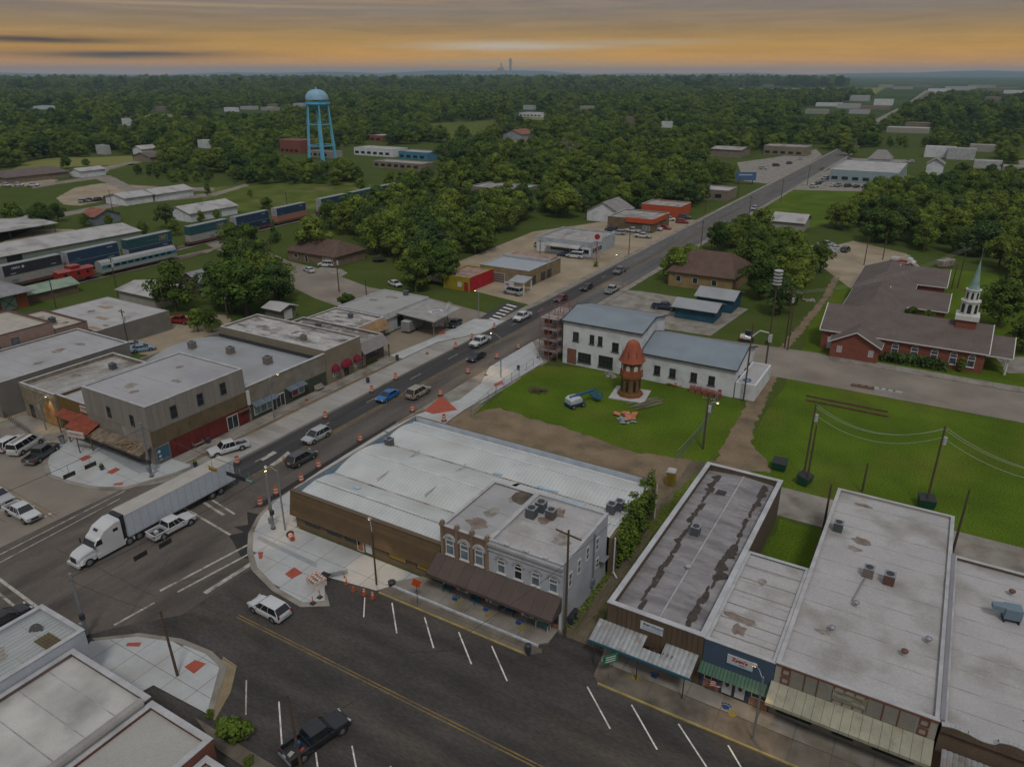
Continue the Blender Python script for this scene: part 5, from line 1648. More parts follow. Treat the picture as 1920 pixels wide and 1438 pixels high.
for i, (n, l, x0, x1, y0, y1, h, rs, wl, rf, ax) in enumerate([
 ('white_metal_shop', 'white metal workshop left of the long white shed', -318, -304, 193, 206, 3.2, 1.4, M_WHITEW, M_ROOFW, 'y'),
 ('white_metal_shed', 'long low white shed with a brown lean-to', -316, -303, 207, 226, 3.2, 1.6, M_WHITEW, M_ROOFW, 'y'),
 ('pale_roof_house', 'white house with pale metal roof beside the rail line', -262, -248, 182, 204, 3.4, 2.0, M_WHITEW, M_ROOFW, 'y'),
 ('brown_ranch_house', 'wide brown roofed ranch house with parked white cars', -436, -418, 204, 236, 3.2, 2.6, M_TAN, M_SHINGLE, 'y'),
 ('white_side_garage', 'small white garage beside the brown ranch house', -420, -410, 238, 252, 3.4, 1.2, M_WHITEW, M_ROOFW, 'y'),
 ('dark_roof_house', 'dark roofed house at the end of the far lane', -462, -444, 304, 322, 3.2, 2.4, M_TAN, M_SHINGLE, 'y'),
 ('white_field_house', 'small white building in a clearing beyond the trees', -500, -490, 330, 342, 4, 2, M_WHITEW, M_ROOFW, 'y'),
 ('red_roof_barn', 'pale barn with rusty roof in a meadow clearing', -342, -324, 566, 588, 5.0, 3.2, mat('barn_blue_grey', (0.26, 0.28, 0.30)), mat('rust_red_tin', (0.2, 0.1, 0.07)), 'y'),
 ('brown_roof_house', 'brown roofed house with white cars on the side street', -171, -152, 157, 170, 3.2, 3.0, mat('tan_brick_house', (0.185, 0.135, 0.095)), mat('brown_shingles', (0.105, 0.066, 0.050), 0.9, var=0.15, fine=0.2), 'x'),
 ('cream_garage', 'white garage with blue end wall behind the dirt lot', -174, -160, 104, 114, 3.0, 1.0, M_CREAM, M_ROOFW, 'x'),
 ('grey_roof_house', 'grey cottage with dark gable under the trees', -170, -158, 117, 128, 3.0, 2.6, mat('cottage_brown', (0.10, 0.075, 0.055)), mat('grey_slate', (0.22, 0.22, 0.235)), 'y'),
 ('tool_shed', 'small brown tool shed with pale roof on the lawn', -131.5, -126.5, 112, 116.5, 2.9, 0.7, mat('shed_brown', (0.15, 0.12, 0.10)), M_ROOFW, 'x'),
 ('hip_roof_house', 'tan bungalow with wide hipped brown roof near the blue sheds', -62, -45, 187, 205, 4.2, 4.2, mat('tan_board_house', (0.26, 0.18, 0.085)), mat('brown_shingles', (0.105, 0.066, 0.050)), 'x'),
 ('grey_gable_house', 'grey roofed gable house behind the diner trees', -121, -108, 262, 276, 4, 3.5, M_WHITEW, mat('grey_shingles', (0.21, 0.20, 0.19)), 'y'),
 ('white_cottage', 'white cottage with pale roof by the wrecker yard', -56, -45, 279, 292, 3.4, 2.0, M_CREAM, M_ROOFW, 'x'),
 ('octagon_roof_house', 'pale house with dark pointed roof behind the car lot', -52, -40, 520, 536, 4, 4.5, M_WHITEW, mat('grey_shingles', (0.21, 0.20, 0.19)), 'x'),
 ('tall_white_house', 'narrow tall white house behind the car lot', -18, -10, 475, 487, 7, 2.5, M_WHITEW, mat('grey_shingles', (0.21, 0.20, 0.19)), 'y'),
 ('beige_office', 'flat beige office right of the far car park', -150, -130, 520, 545, 5, 1.0, M_TAN, M_ROOFG, 'x'),
]):
 gable(n, l, x0, x1, y0, y1, h, rs, wl, rf, ax, over=0.6, hip=(4.0 if 'hip' in n or 'ranch' in n or n in ('brown_roof_house', 'octagon_roof_house') else 0))
Th = bpy.data.objects['brown_roof_house']
Fh = face('-y', -171, -152, 157, 170)
opening(Th, Fh, 14.0, 0.1, 4.2, 2.3, M_FRAMEW, plain('cream_door', (0.33, 0.29, 0.22)), name='garage_door', bars=(1, 4))
opening(Th, Fh, 7.0, 0.1, 1.2, 2.2, M_FRAMEW, M_GLASS, name='door')
opening(Th, Fh, 2.5, 1.0, 1.6, 1.3, M_FRAMEW, M_GLASS)
opening(bpy.data.objects['tool_shed'], face('+x', -131.5, -126.5, 112, 116.5), 0.9, 0.2, 2.4, 2.2, M_FRAMEW, plain('white_door', (0.5, 0.5, 0.5)), name='door')
Th = bpy.data.objects['hip_roof_house']
for s in (2.0, 6.5, 11.5):
 opening(Th, face('-y', -62, -45, 187, 205), s, 1.4, 1.4, 1.6, M_FRAMEW, M_GLASS)

# yellow and red kiosk, tan shop, diner, orange store
T = flat_building('yellow_red_kiosk', 'small kiosk painted yellow in front and red at the side', -112, -103.6, 154.6, 166, 3.7, mat('mustard_paint', (0.26, 0.20, 0.015), 0.8), mat('rusty_flat_roof', (0.27, 0.19, 0.15), 0.9, var=0.3), par=0.3, cap=None)
panels(T, face('+x', -112, -103.6, 154.6, 166), 0, 11.4, 0.1, 3.72, 1.6, mat('bright_red_paint', (0.36, 0.014, 0.022), 0.7), name='red_panel')
opening(T, face('-y', -112, -103.6, 154.6, 166), 6.6, 0.1, 1.2, 2.3, plain('red_frame', (0.3, 0.02, 0.02)), plain('red_door', (0.28, 0.02, 0.02)), name='door')
opening(T, face('-y', -112, -103.6, 154.6, 166), 4.6, 1.0, 1.2, 1.2, M_FRAMEW, plain('white_panel', (0.5, 0.5, 0.5)), name='poster')
T = flat_building('tan_corner_shop', 'tan shop with pale blue-grey roof behind the kiosk', -108, -92.8, 166.3, 184.5, 4.3, mat('tan_shop_wall', (0.21, 0.165, 0.10), 0.9), mat('light_blue_roof', (0.30, 0.335, 0.36), 0.7, var=0.05), par=0.1)
MB().box(-108, -92.9, 178, 178.4, 4.3, 5.0).build('roof_screen', M_COPING, T)
MB().box(-107, -93.5, 179, 184, 4.3, 4.7).build('upper_roof', mat('rusty_flat_roof', (0.27, 0.19, 0.15)), T)
Fx = face('+x', -108, -92.8, 166.3, 184.5)
for s in (1.0, 6.5, 10.0):
 opening(T, Fx, s, 0.2, 2.6, 2.3, M_FRAMED, M_GLASS, bars=(2, 1))
opening(T, face('-y', -108, -92.8, 166.3, 184.5), 3.2, 0.1, 4.6, 2.6, M_FRAMEW, plain('brown_shutter', (0.10, 0.08, 0.06)), name='roller_door', bars=(1, 4))
T = thing('taco_stand', 'small open stand with grey roof and white sign board', 'stand', (-92, 160, 0), world=True)
MB().add([(-94.5, 158.5, 3.3), (-89.8, 158.5, 3.3), (-89.8, 163, 3.9), (-94.5, 163, 3.9), (-94.5, 158.5, 3.1), (-89.8, 158.5, 3.1), (-89.8, 163, 3.7), (-94.5, 163, 3.7)], [(0, 1, 2, 3), (7, 6, 5, 4), (0, 4, 5, 1), (1, 5, 6, 2)]).build('roof', M_TIN2, T)
for p in ((-94.2, 158.8), (-90.1, 158.8), (-90.1, 162.7), (-94.2, 162.7)):
 MB().box(p[0] - .15, p[0] + .15, p[1] - .15, p[1] + .15, 0, 3.2).build('post', M_FRAMEW, T)
MB().box(-95.2, -92.6, 157.9, 158.1, 0.5, 3.2).build('sign_board', plain('white_panel', (0.5, 0.5, 0.5)), T)
MB().box(-94.9, -93.9, 157.86, 157.9, 2.3, 2.9).build('sign_print', plain('pink_print', (0.35, 0.13, 0.2)), T)
T = flat_building('diner', 'low white diner with pale canopy and dark windows', -112, -93.2, 205.5, 224, 4.6, mat('diner_grey', (0.33, 0.36, 0.39), 0.8), M_ROOFG, par=0.5, cap=M_COPING)
Fy = face('-y', -112, -93.2, 205.5, 224)
q = MB()
fbox(q, Fy, 0, 18.8, 0, 0.06, 0.1, 2.9)
q.build('white_front', M_WHITEW, T)
opening(T, Fy, 5.0, 1.2, 6.4, 1.1, M_FRAMED, M_GLASS, bars=(5, 1), depth=0.14)
opening(T, Fy, 12.0, 0.1, 1.8, 2.3, M_FRAMED, M_GLASS, name='door', bars=(2, 1), depth=0.14)
for s in (14.2, 16.4):
 opening(T, Fy, s, 1.1, 1.8, 1.2, M_FRAMED, M_GLASS, depth=0.14)
for s in (0.6, 3.0):
 opening(T, Fy, s, 1.2, 1.4, 1.5, M_FRAMEW, plain('poster_grey', (0.3, 0.31, 0.36)), name='poster', depth=0.1)
aw = MB()
aw.add([fp(Fy, 4.0, 0.05, 3.4), fp(Fy, 15.6, 0.05, 3.4), fp(Fy, 15.6, 2.2, 2.8), fp(Fy, 4.0, 2.2, 2.8), fp(Fy, 4.0, 0.05, 3.2), fp(Fy, 15.6, 0.05, 3.2), fp(Fy, 15.6, 2.2, 2.55), fp(Fy, 4.0, 2.2, 2.55)], [(0, 3, 2, 1), (4, 5, 6, 7), (3, 7, 6, 2), (0, 4, 7, 3), (1, 2, 6, 5)])
aw.build('canopy', M_ROOFW, T)
Fx = face('+x', -112, -93.2, 205.5, 224)
for s in (1.0, 5.0):
 opening(T, Fx, s, 1.0, 3.2, 1.6, M_FRAMEW, M_GLASS, bars=(2, 1))
M_ORANGE = mat('orange_red_fascia', (0.42, 0.075, 0.028), 0.75, var=0.06)
T = flat_building('orange_store', 'brown store with bright orange red fascia', -107.5, -90.4, 250.5, 268, 4.6, mat('olive_brown_wall', (0.145, 0.105, 0.058), 0.9), M_ROOFG, par=0.3)
for F, s0, s1 in ((face('-y', -107.5, -90.4, 250.5, 268), 7.2, 17.2), (face('+x', -107.5, -90.4, 250.5, 268), 0.0, 13)):
 q = MB()
 fbox(q, F, s0, s1, 0, 0.5, 3.3, 4.9)
 q.build('fascia', M_ORANGE, T)
opening(T, face('-y', -107.5, -90.4, 250.5, 268), 9.6, 0.1, 3.6, 2.6, M_FRAMED, plain('olive_shutter', (0.12, 0.11, 0.06)), name='roller_door', bars=(1, 4))
opening(T, face('-y', -107.5, -90.4, 250.5, 268), 13.6, 0.8, 2.6, 1.8, M_FRAMEW, M_GLASSB, bars=(2, 1))
flat_building('orange_annex', 'far annex with an orange red band behind the store', -108, -92, 285, 298, 4.2, M_ORANGE, M_ROOFG, par=0.3)
for i, (n, l, px, py, w, d, h, wl, rf) in enumerate([
 ('red_trim_store', 'store with red and white roof edge by the far road', 1330, 375, 16, 14, 4.5, M_TAN, M_ROOFW),
 ('flat_brown_store', 'flat brown roofed store among the trees', 925, 372, 26, 18, 4.5, M_TAN, M_ROOFG),
 ('grey_hip_store', 'grey roofed house peeping out behind the diner', 1075, 382, 13, 12, 4.5, M_CREAM, M_SHINGLE),
 ('white_wood_store', 'white flat building deep in the wood', 995, 220, 34, 22, 5, M_WHITEW, M_ROOFW),
 ('pale_office', 'tan office block beside the far car park', 1470, 292, 28, 20, 6, M_TAN, M_ROOFG),
 ('blue_car_store', 'pale blue car dealership with flat white roof', 1616, 344, 32, 55, 6.0, mat('pale_blue_metal', (0.235, 0.31, 0.33), 0.7, var=0.05), M_ROOFW),
 ('tin_barn', 'pale blue sided shed among trees left of the water tower road', 775, 300, 24, 14, 5, mat('bright_blue_wall', (0.06, 0.19, 0.28)), M_ROOFW2),
 ('white_works', 'long white works building near the water tower', 700, 293, 34, 16, 5, M_WHITEW, M_ROOFW),
 ('brick_red_hall', 'red brick hall beside the water tower', 545, 288, 20, 14, 9, M_BRICK, M_BRICK),
 ('pink_roof_shed', 'low shed with pinkish roof below the water tower', 598, 296, 20, 12, 4, M_CREAM, mat('pinkish_roof', (0.33, 0.22, 0.20))),
 ('grey_long_roof', 'long pale roof beside the white works building', 745, 318, 36, 12, 4, M_TAN, M_ROOFG),
 ('red_gable_store', 'red brown sided store behind the white works', 706, 266, 14, 14, 5, M_BRICK, M_ROOFW),
]):
 x, y = G(px, py)
 k = flat_building(n, l, x - w / 2, x + w / 2, y, y + d, h, wl, rf, par=0.3)
 F = face('-y', x - w / 2, x + w / 2, y, y + d)
 nw = max(2, int(w / 5))
 for j in range(nw):
  opening(k, F, 1.0 + j * (w - 2) / nw, 1.2, (w - 2) / nw * 0.6, 1.6, M_FRAMED, M_GLASS, depth=0.1)
# far commercial strip: pale low blocks along the road to the horizon
rgc = random.Random(9)
SPOT = [(1552, 200, 40), (1590, 204, 34), (1530, 214, 30), (1640, 206, 40), (1655, 198, 30), (1610, 214, 26), (1692, 168, 60), (1730, 164, 70), (1760, 172, 60), (1800, 170, 90), (1840, 166, 90), (1880, 172, 80), (1905, 176, 60), (1610, 190, 36), (1700, 250, 36), (1720, 240, 24), (1760, 296, 18), (1800, 300, 16),
  (1840, 285, 16), (300, 208, 20), (430, 210, 22), (460, 206, 22), (500, 208, 26), (510, 205, 20), (70, 205, 44), (190, 290, 10), (1100, 205, 24), (1440, 164, 40), (380, 278, 10), (1850, 318, 14), (1905, 330, 14), (1180, 232, 10), (1250, 240, 12), (560, 200, 26), (1660, 165, 50), (1860, 190, 30), (235, 236, 10), (990, 206, 18)]
for i, (px, py, w) in enumerate(SPOT):
 x, y = G(px, py)
 dd = w * rgc.uniform(0.4, 0.8)
 h = rgc.uniform(4.5, 7.5) * (1.6 if py < 200 else 1.0)
 red = i in (3, 5)
 c_ = ['white', 'pale grey', 'cream', 'tan'][i % 4]
 wl = [M_WHITEW, M_COPING, M_CREAM, M_TAN][i % 4]
 side = ('right of the far road' if px > 1640 else 'left of the far road') if px > 1400 else ('deep in the left woods' if px < 700 else 'in the middle woods')
 flat_building('distant_building', ('red roofed ' if red else c_ + ' ') + 'low far-off building ' + side + (' near the horizon' if py < 185 else ' among treetops') + (', narrow' if w < 18 else ', mid-sized' if w < 32 else ', wide'), x - w / 2, x + w / 2, y, y + dd, h, wl, mat('far_red_roof', (0.28, 0.07, 0.06)) if red else (M_ROOFW if i % 3 else M_ROOFG), par=0.3, cap=None)['group'] = 'far-off low buildings'

# ------------------------------------------------------------------ white building with blue-grey roof, scaffold
T = gable('white_hall', 'tall white hall with blue-grey metal roof beside the scaffold', -60.2, -44.4, 121.6, 134.0, 8.7, 1.3, M_WHITEW, M_TIN_BLUE, axis='x', over=0.35, trim=M_DARK)
Fy = face('-y', -60.2, -44.4, 121.6, 134)
opening(T, Fy, 1.0, 0.2, 1.9, 3.0, plain('brick_frame', (0.18, 0.08, 0.05)), mat('rusty_door', (0.19, 0.085, 0.055), stretch=(1, 1, 6)), name='door')
opening(T, Fy, 3.3, 0.9, 2.7, 1.9, M_FRAMED, M_GLASS, bars=(4, 3), sill=True)
opening(T, Fy, 7.6, 0.7, 2.9, 2.3, M_FRAMED, M_GLASS, bars=(4, 3), sill=True)
for s, w, z in ((2.1, 1.2, 4.9), (5.6, .9, 4.9), (7.3, .9, 4.9), (10.2, 1.3, 4.2), (13.0, 1.0, 4.3)):
 opening(T, Fy, s, z, w, 1.8, M_FRAMED, M_GLASS, bars=(2, 2), sill=True)
T = gable('white_annex', 'white annex with lower blue-grey roof behind the brick tower', -43.9, -27.0, 121.4, 135.0, 5.2, 2.0, M_WHITEW, M_TIN_BLUE, axis='x', over=0.35, trim=M_DARK)
Fy = face('-y', -43.9, -27.0, 121.4, 135)
for s in (2.4, 5.3, 9.2, 12.4):
 opening(T, Fy, s, 1.5, 1.15, 1.7, M_FRAMED, M_GLASS, bars=(2, 2), sill=True)
Fx = face('+x', -43.9, -27.0, 121.4, 135)
for s in (2.5, 6.5, 9.5):
 opening(T, Fx, s, 1.6, 1.0, 1.5, M_FRAMED, M_GLASS, sill=True)
T = flat_building('white_lean_to', 'low white lean-to with a coiled blue hose on its roof', -26.8, -23.4, 121.6, 133.0, 2.9, M_WHITEW, M_ROOFW, par=0.06, cap=None)
q = MB()
for k in range(24):
 a, c_ = k * math.pi / 12, (k + 1) * math.pi / 12
 q.tube((-25.3 + .6 * math.cos(a), 123.3 + .6 * math.sin(a), 2.98), (-25.3 + .6 * math.cos(c_), 123.3 + .6 * math.sin(c_), 2.98), .12, .12, 6, caps=False)
tag(q.build('hose_coil', plain('hose_blue', (0.02, 0.16, 0.34))), 'coiled bright blue hose lying on the white lean-to roof', 'hose')
T = thing('scaffold_stair', 'tall reddish scaffold stair tower beside the white hall', 'scaffold', (-62.5, 121, 0), world=True)
M_SCAF = mat('rusty_scaffold', (0.23, 0.105, 0.095), 0.8, var=0.2)
for x_ in (-64.6, -62.6, -60.7):
 for y_ in (120.2, 122.6, 125.0, 128.6):
  MB().tube((x_, y_, 0.1), (x_, y_, 10.8), 0.07, 0.07, 6).build('standard', M_SCAF, T)
for z in (2.2, 4.4, 6.6, 8.8):
 for k in range(6):
  MB().box(-64.6, -60.8, 120.2 + k * 1.4, 120.2 + k * 1.4 + 1.3, z, z + 0.07).build('deck_board', mat('grey_deck', (0.25, 0.22, 0.20), rnd=0.2), T)
 for zz in (z + 0.55, z + 1.05):
  q = MB()
  for x_ in (-64.6, -60.75):
   q.tube((x_, 120.2, zz), (x_, 128.6, zz), 0.04, 0.04, 4)
  for y_ in (120.2, 128.6):
   q.tube((-64.6, y_, zz), (-60.75, y_, zz), 0.04, 0.04, 4)
  q.build('guard_rail', M_SCAF, T)
 q = MB()
 q.tube((-64.5, 120.25, z - 2.1), (-60.8, 120.25, z), 0.05, 0.05, 4).tube((-60.8, 125, z - 2.1), (-64.5, 125, z), 0.05, 0.05, 4)
 q.build('brace', M_SCAF, T)
 MB().box(-63.9, -62.8, 120.8, 122.0, z - 1.2, z - 0.3).build('toe_board', mat('orange_brown_board', (0.19, 0.07, 0.04)), T)

# ------------------------------------------------------------------ octagonal tower
T = thing('octagonal_tower', 'octagonal brick tower with orange copper roof on a concrete pad', 'tower', (-42.8, 113.4, 0), rz=R(22.5))
MB().box(-3.1, 3.1, -2.9, 2.9, 0.0, 0.2).build('concrete_pad', M_CONC, T).rotation_euler = (0, 0, R(-14))
M_TOWER = mat('tower_plaster', (0.155, 0.080, 0.030), 0.85, var=0.18, scale=0.8)
M_COPPER = mat('copper_orange', (0.285, 0.078, 0.038), 0.6, var=0.22, scale=0.6, stretch=(1, 1, .3))
MB().lathe([(2.15, 0.2), (2.15, 0.75), (1.75, 0.8), (1.75, 3.6)], 8).build('lower_stage', M_TOWER, T)
MB().lathe([(2.0, 3.6), (2.0, 4.0), (1.8, 4.02), (1.8, 6.6)], 8).build('upper_stage', M_TOWER, T)
MB().lathe([(1.95, 3.55), (1.95, 4.9)], 8).build('balcony_band', M_COPPER, T)
MB().lathe([(2.35, 6.5), (2.25, 6.7), (1.6, 8.2), (1.1, 9.5), (0.9, 9.9), (0.0, 10.3)], 8).build('roof', M_COPPER, T)
MB().lathe([(2.0, 0.2), (2.3, 0.2), (2.3, 0.42), (2.0, 0.42)], 8).build('plinth', M_COPPER, T)
for k in range(8):
 a = R(22.5) + k * math.pi / 4
 ca, sa = math.cos(a), math.sin(a)
 for nm, r_, z0, z1, w in (('lower_window', 1.62, 1.2, 3.2, 0.26), ('upper_window', 1.67, 5.0, 6.0, 0.34)):
  F = ((ca * r_ + sa * w, sa * r_ - ca * w), (-sa, ca), (ca, sa))
  q = MB()
  n = 6
  pts = [(0, z0), (2 * w, z0), (2 * w, z1 - w)] + [(w + w * math.cos(math.pi * i / n), z1 - w + w * math.sin(math.pi * i / n)) for i in range(1, n)] + [(0, z1 - w)]
  q.add([fp(F, s, 0.05, z) for s, z in pts], [tuple(range(len(pts)))])
  q.build(nm, M_GLASS if nm[0] == 'l' else plain('white_opening', (0.5, 0.5, 0.48)), T)
 MB().tube((ca * 1.85, sa * 1.85, 7.4), (ca * 1.85, sa * 1.85, 8.7), 0.05, 0.05, 4).build('finial', M_DARK, T)

# ------------------------------------------------------------------ church
M_WTRIM = plain('white_trim', (0.55, 0.55, 0.53), 0.6)
T = gable('church', 'red brick church with grey shingle roof and tall white steeple', -18.5, 10.2, 156.0, 168.2, 4.3, 3.6, M_BRICK, M_SHINGLE, axis='x', over=0.5, trim=M_WTRIM, cat='church')
Fy = face('-y', -18.5, 10.2, 156, 168)
opening(T, Fy, 1.2, 0.2, 1.4, 2.4, M_WTRIM, plain('white_door', (0.5, 0.5, 0.5)), name='door')
for s in (13.0, 16.4, 19.8, 23.0, 26.0):
 arched_window(T, Fy, s, 1.0, 1.25, 2.6, M_WTRIM, mat('stained_glass', (0.06, 0.065, 0.09), 0.3, var=0.5, scale=1.5), M_BRICK)
w = gable('church_wing', 'brick gable wing', -16.0, -7.4, 151.6, 159.5, 3.4, 2.3, M_BRICK, M_SHINGLE, axis='y', over=0.5, trim=M_WTRIM)


def adopt(child, parent):
 """A wing becomes parts of its building."""
 for ch in list(child.children):
  ch.parent = parent
  ch.location = Vector(child.location) - Vector(parent.location)
 bpy.data.objects.remove(child)


for s in (1.2, 6.9):
 opening(w, face('-y', -16.0, -7.4, 151.6, 159), s, 1.2, 0.9, 1.3, M_WTRIM, plain('lavender_pane', (0.33, 0.29, 0.34)), bars=(2, 3))
adopt(w, T)
for nm, x0, x1, y0, y1, hp in (('w1', -17.5, -5.5, 168.0, 197.5, 6.5), ('w2', -18.0, -5.0, 197.0, 223.0, 6.5), ('w3', -9.0, 2.6, 186.0, 197.0, 0.0), ('w4', -9.0, 1.6, 209.0, 224.0, 0.0)):
 w = gable('church_wing', 'wing', x0, x1, y0, y1, 3.2, 3.6 if hp > 4 else 2.6, M_BRICK, M_SHINGLE, axis='y' if hp > 4 else 'x', over=0.5, trim=M_WTRIM, hip=hp)
 adopt(w, T)
w = gable('church_porch', 'porch', 10.2, 14.2, 157.5, 167.0, 3.6, 2.4, M_WTRIM, M_SHINGLE, axis='x', over=0.4, trim=M_WTRIM)
for o in list(w.children):
 if o.name.startswith('wall'):
  bpy.data.objects.remove(o)
for x_, y_ in ((13.9, 157.7), (13.9, 161), (13.9, 164), (13.9, 166.8)):
 MB().tube((x_, y_, 0), (x_, y_, 3.5), 0.22, 0.18, 10).build('column', M_WTRIM, w)
adopt(w, T)
SX, SY = 6.0, 162.1
MB().box(SX - 1.7, SX + 1.7, SY - 1.7, SY + 1.7, 6.0, 8.6).build('steeple_base', M_BRICK, T)
MB().box(SX - 1.75, SX + 1.75, SY - 1.75, SY + 1.75, 6.25, 6.5).build('base_flashing', M_WTRIM, T)
MB().box(SX - 2.0, SX + 2.0, SY - 2.0, SY + 2.0, 8.6, 9.5).build('steeple_cornice', M_WTRIM, T)
MB().lathe([(1.62, 9.5), (1.62, 12.0), (1.8, 12.0), (1.8, 12.25)], 8, c=(SX, SY, 0), ph=R(22.5)).build('belfry', M_WTRIM, T)
MB().lathe([(1.25, 12.25), (1.25, 14.2), (1.42, 14.2), (1.42, 14.4)], 8, c=(SX, SY, 0), ph=R(22.5)).build('lantern', M_WTRIM, T)
MB().lathe([(1.1, 14.4), (0.75, 15.2), (0.0, 20.2)], 8, c=(SX, SY, 0), ph=R(22.5)).build('spire', mat('verdigris', (0.20, 0.30, 0.28), 0.6, var=0.2), T)
MB().tube((SX, SY, 19.9), (SX, SY, 22.4), 0.04, 0.03, 5).build('spire_rod', M_STEEL, T)
for k in range(8):
 a = k * math.pi / 4
 ca, sa = math.cos(a), math.sin(a)
 for z0, z1, r_, w_ in ((9.9, 11.7, 1.52, 0.34), (12.6, 13.9, 1.18, 0.2)):
  F = ((SX + ca * r_ + sa * w_, SY + sa * r_ - ca * w_), (-sa, ca), (ca, sa))
  n = 6
  pts = [(0, z0), (2 * w_, z0), (2 * w_, z1 - w_)] + [(w_ + w_ * math.cos(math.pi * i / n), z1 - w_ + w_ * math.sin(math.pi * i / n)) for i in range(1, n)] + [(0, z1 - w_)]
  q = MB()
  q.add([fp(F, s, 0.02, z) for s, z in pts], [tuple(range(len(pts)))])
  q.build('louvre', M_GLASS, T)

# ------------------------------------------------------------------ blue sheds, south corner buildings
T = gable('blue_shed', 'dark blue shed with silver tin roof on the lawn', -51.0, -42.0, 160.5, 167.0, 3.0, 1.0, mat('deep_teal_wall', (0.02, 0.075, 0.115), 0.8), M_TIN2, axis='x', over=0.8)
T = gable('teal_shed', 'second dark blue shed further back by the bungalow', -49.0, -40.5, 170.0, 178.0, 3.4, 1.2, MATS['deep_teal_wall'], M_TIN2, axis='x', over=0.6)
T = flat_building('white_corner_shop', 'white walled corner shop with grey-green roof at lower left', -67.2, -60.4, -20.0, 26.4, 5.6, mat('painted_white_block', (0.38, 0.41, 0.46), 0.85, var=0.06, scale=0.5), mat('grey_green_deck', (0.32, 0.34, 0.335), 0.75, var=0.08, scale=0.3, stretch=(4, .5, 1)), par=0.35, t=0.35)
for k in range(12):
 MB().box(-66.7 + k * .5, -66.62 + k * .5, -19.5, 26.0, 5.25, 5.30).build('roof_rib', mat('pale_rib', (0.37, 0.385, 0.38)), T)
MB().box(-60.72, -60.3, -20, 18.5, 5.68, 5.76).build('rust_edge', plain('rust_brown', (0.14, 0.05, 0.03)), T)
T = flat_building('dirty_roof_shop', 'shop with blotchy grey and white roof next to the white corner shop', -60.2, -49.3, -20.0, 25.0, 4.6, mat('grey_brick', (0.14, 0.11, 0.10), 0.9), mat('blotchy_roof', (0.42, 0.41, 0.385), 0.85, var=0.2, scale=0.3, stain=(0.15, 0.145, 0.15), stain_amt=0.9, stain_scale=0.12), par=0.35, t=0.4)
MB().tube((-49.3, -20, 4.75), (-49.3, 24.2, 4.75), 0.42, 0.42, 10).build('rolled_parapet', mat('coated_parapet', (0.28, 0.27, 0.26), 0.8, var=0.15), T)
T = flat_building('brick_edge_shop', 'shop with smooth pale roof and red brick parapet at bottom left', -49.0, -41.6, -20.0, 24.9, 4.4, mat('old_red_brick', (0.16, 0.065, 0.045), 0.9, var=0.25, fine=0.25, fscale=8), M_ROOFG, par=0.3, t=0.45, cap=M_COPING)
MB().box(-48.5, -42.05, -19.5, 24.4, 4.1, 4.14).build('roof_coating', mat('smooth_beige_roof', (0.34, 0.33, 0.305), 0.8, var=0.06, scale=0.3), T)
T = flat_building('ribbed_roof_shop', 'shop with ribbed grey metal roof and brick edge at bottom edge', -41.4, -30.0, -20.0, 24.0, 3.6, MATS['old_red_brick'], M_TIN2, par=0.3, t=0.4)
for k in range(20):
 MB().box(-41 + k * 0.55, -40.9 + k * 0.55, -19, 23.5, 3.3, 3.38).build('roof_rib', mat('rib_grey', (0.2, 0.2, 0.2)), T)
q = MB()
for k in range(5):
 for j in range(8):
  q.obox((-62.6 + j * 0.28 - 0.5, 23.5 + k * 0.28, 5.35), (0.2, 0.2, 0.12))
gr = q.build('roof_grating', mat('ochre_grating', (0.13, 0.10, 0.05)), None)
tag(gr, 'brown grating lying on the white corner shop roof', 'grating')
T = thing('satellite_dish', 'dark satellite dish beside the grating on the corner shop', 'dish', (-64.6, 24.4, 5.25))
MB().lathe([(0.0, 0), (0.35, 0.06), (0.6, 0.2)], 14).build('reflector', M_DARK, T).rotation_euler = (R(50), 0, R(40))
MB().tube((0, 0, 0), (0, 0, 0.5), 0.04, 0.04, 6).build('mount', M_STEEL, T)

# ------------------------------------------------------------------ water tower
wx, wy = -361.8, 370.9
M_WT = mat('sky_blue_paint', (0.13, 0.42, 0.60), 0.6, var=0.06, scale=0.2)
T = thing('water_tower', 'sky blue water tower on tall legs above the trees', 'water tower', (wx, wy, 0))
prof = [(0.3, 42.9), (2.8, 42.5), (5.0, 41.4), (6.6, 39.6), (7.3, 37.4), (7.3, 35.6), (6.9, 33.8), (5.4, 32.2), (3.2, 31.2), (1.2, 30.8)][::-1]
MB().lathe([p for p in prof if p[1] <= 36.6], 28).build('tank_bottom', M_WT, T, smooth=True)
MB().lathe([(7.3, 36.6)] + [p for p in prof if p[1] > 36.7], 28).build('tank_dome', mat('pale_dome', (0.22, 0.38, 0.50), 0.6), T, smooth=True)  # upper tank paler than the tank bottom
MB().lathe([(0.5, 42.8), (0.5, 43.8), (0.0, 44.1)], 10).build('vent_cap', M_WT, T)
MB().lathe([(7.2, 34.0), (8.0, 34.0), (8.0, 34.7), (7.2, 34.7)], 28).build('balcony', M_WT, T)
MB().tube((0, 0, 0), (0, 0, 31), 1.15, 1.15, 14).build('riser', M_WT, T)
for k in range(6):
 a = k * math.pi / 3 + 0.35
 MB().tube((9.6 * math.cos(a), 9.6 * math.sin(a), 0), (7.1 * math.cos(a), 7.1 * math.sin(a), 34.4), 0.48, 0.45, 10).build('leg', M_WT, T)
for z in (9.0, 22.0):
 r_ = 9.6 - 2.5 * z / 34.4
 for k in range(6):
  a, c_ = k * math.pi / 3 + 0.35, (k + 1) * math.pi / 3 + 0.35
  MB().tube((r_ * math.cos(a), r_ * math.sin(a), z), (r_ * math.cos(c_), r_ * math.sin(c_), z), 0.28, 0.28, 6).build('ring_beam', M_WT, T)
MB().obox((6.6, -3.3, 36.2), (.15, 2.6, .9), -.46).build('dark_emblem', plain('tower_ink', (0.03, 0.14, 0.26)), T)

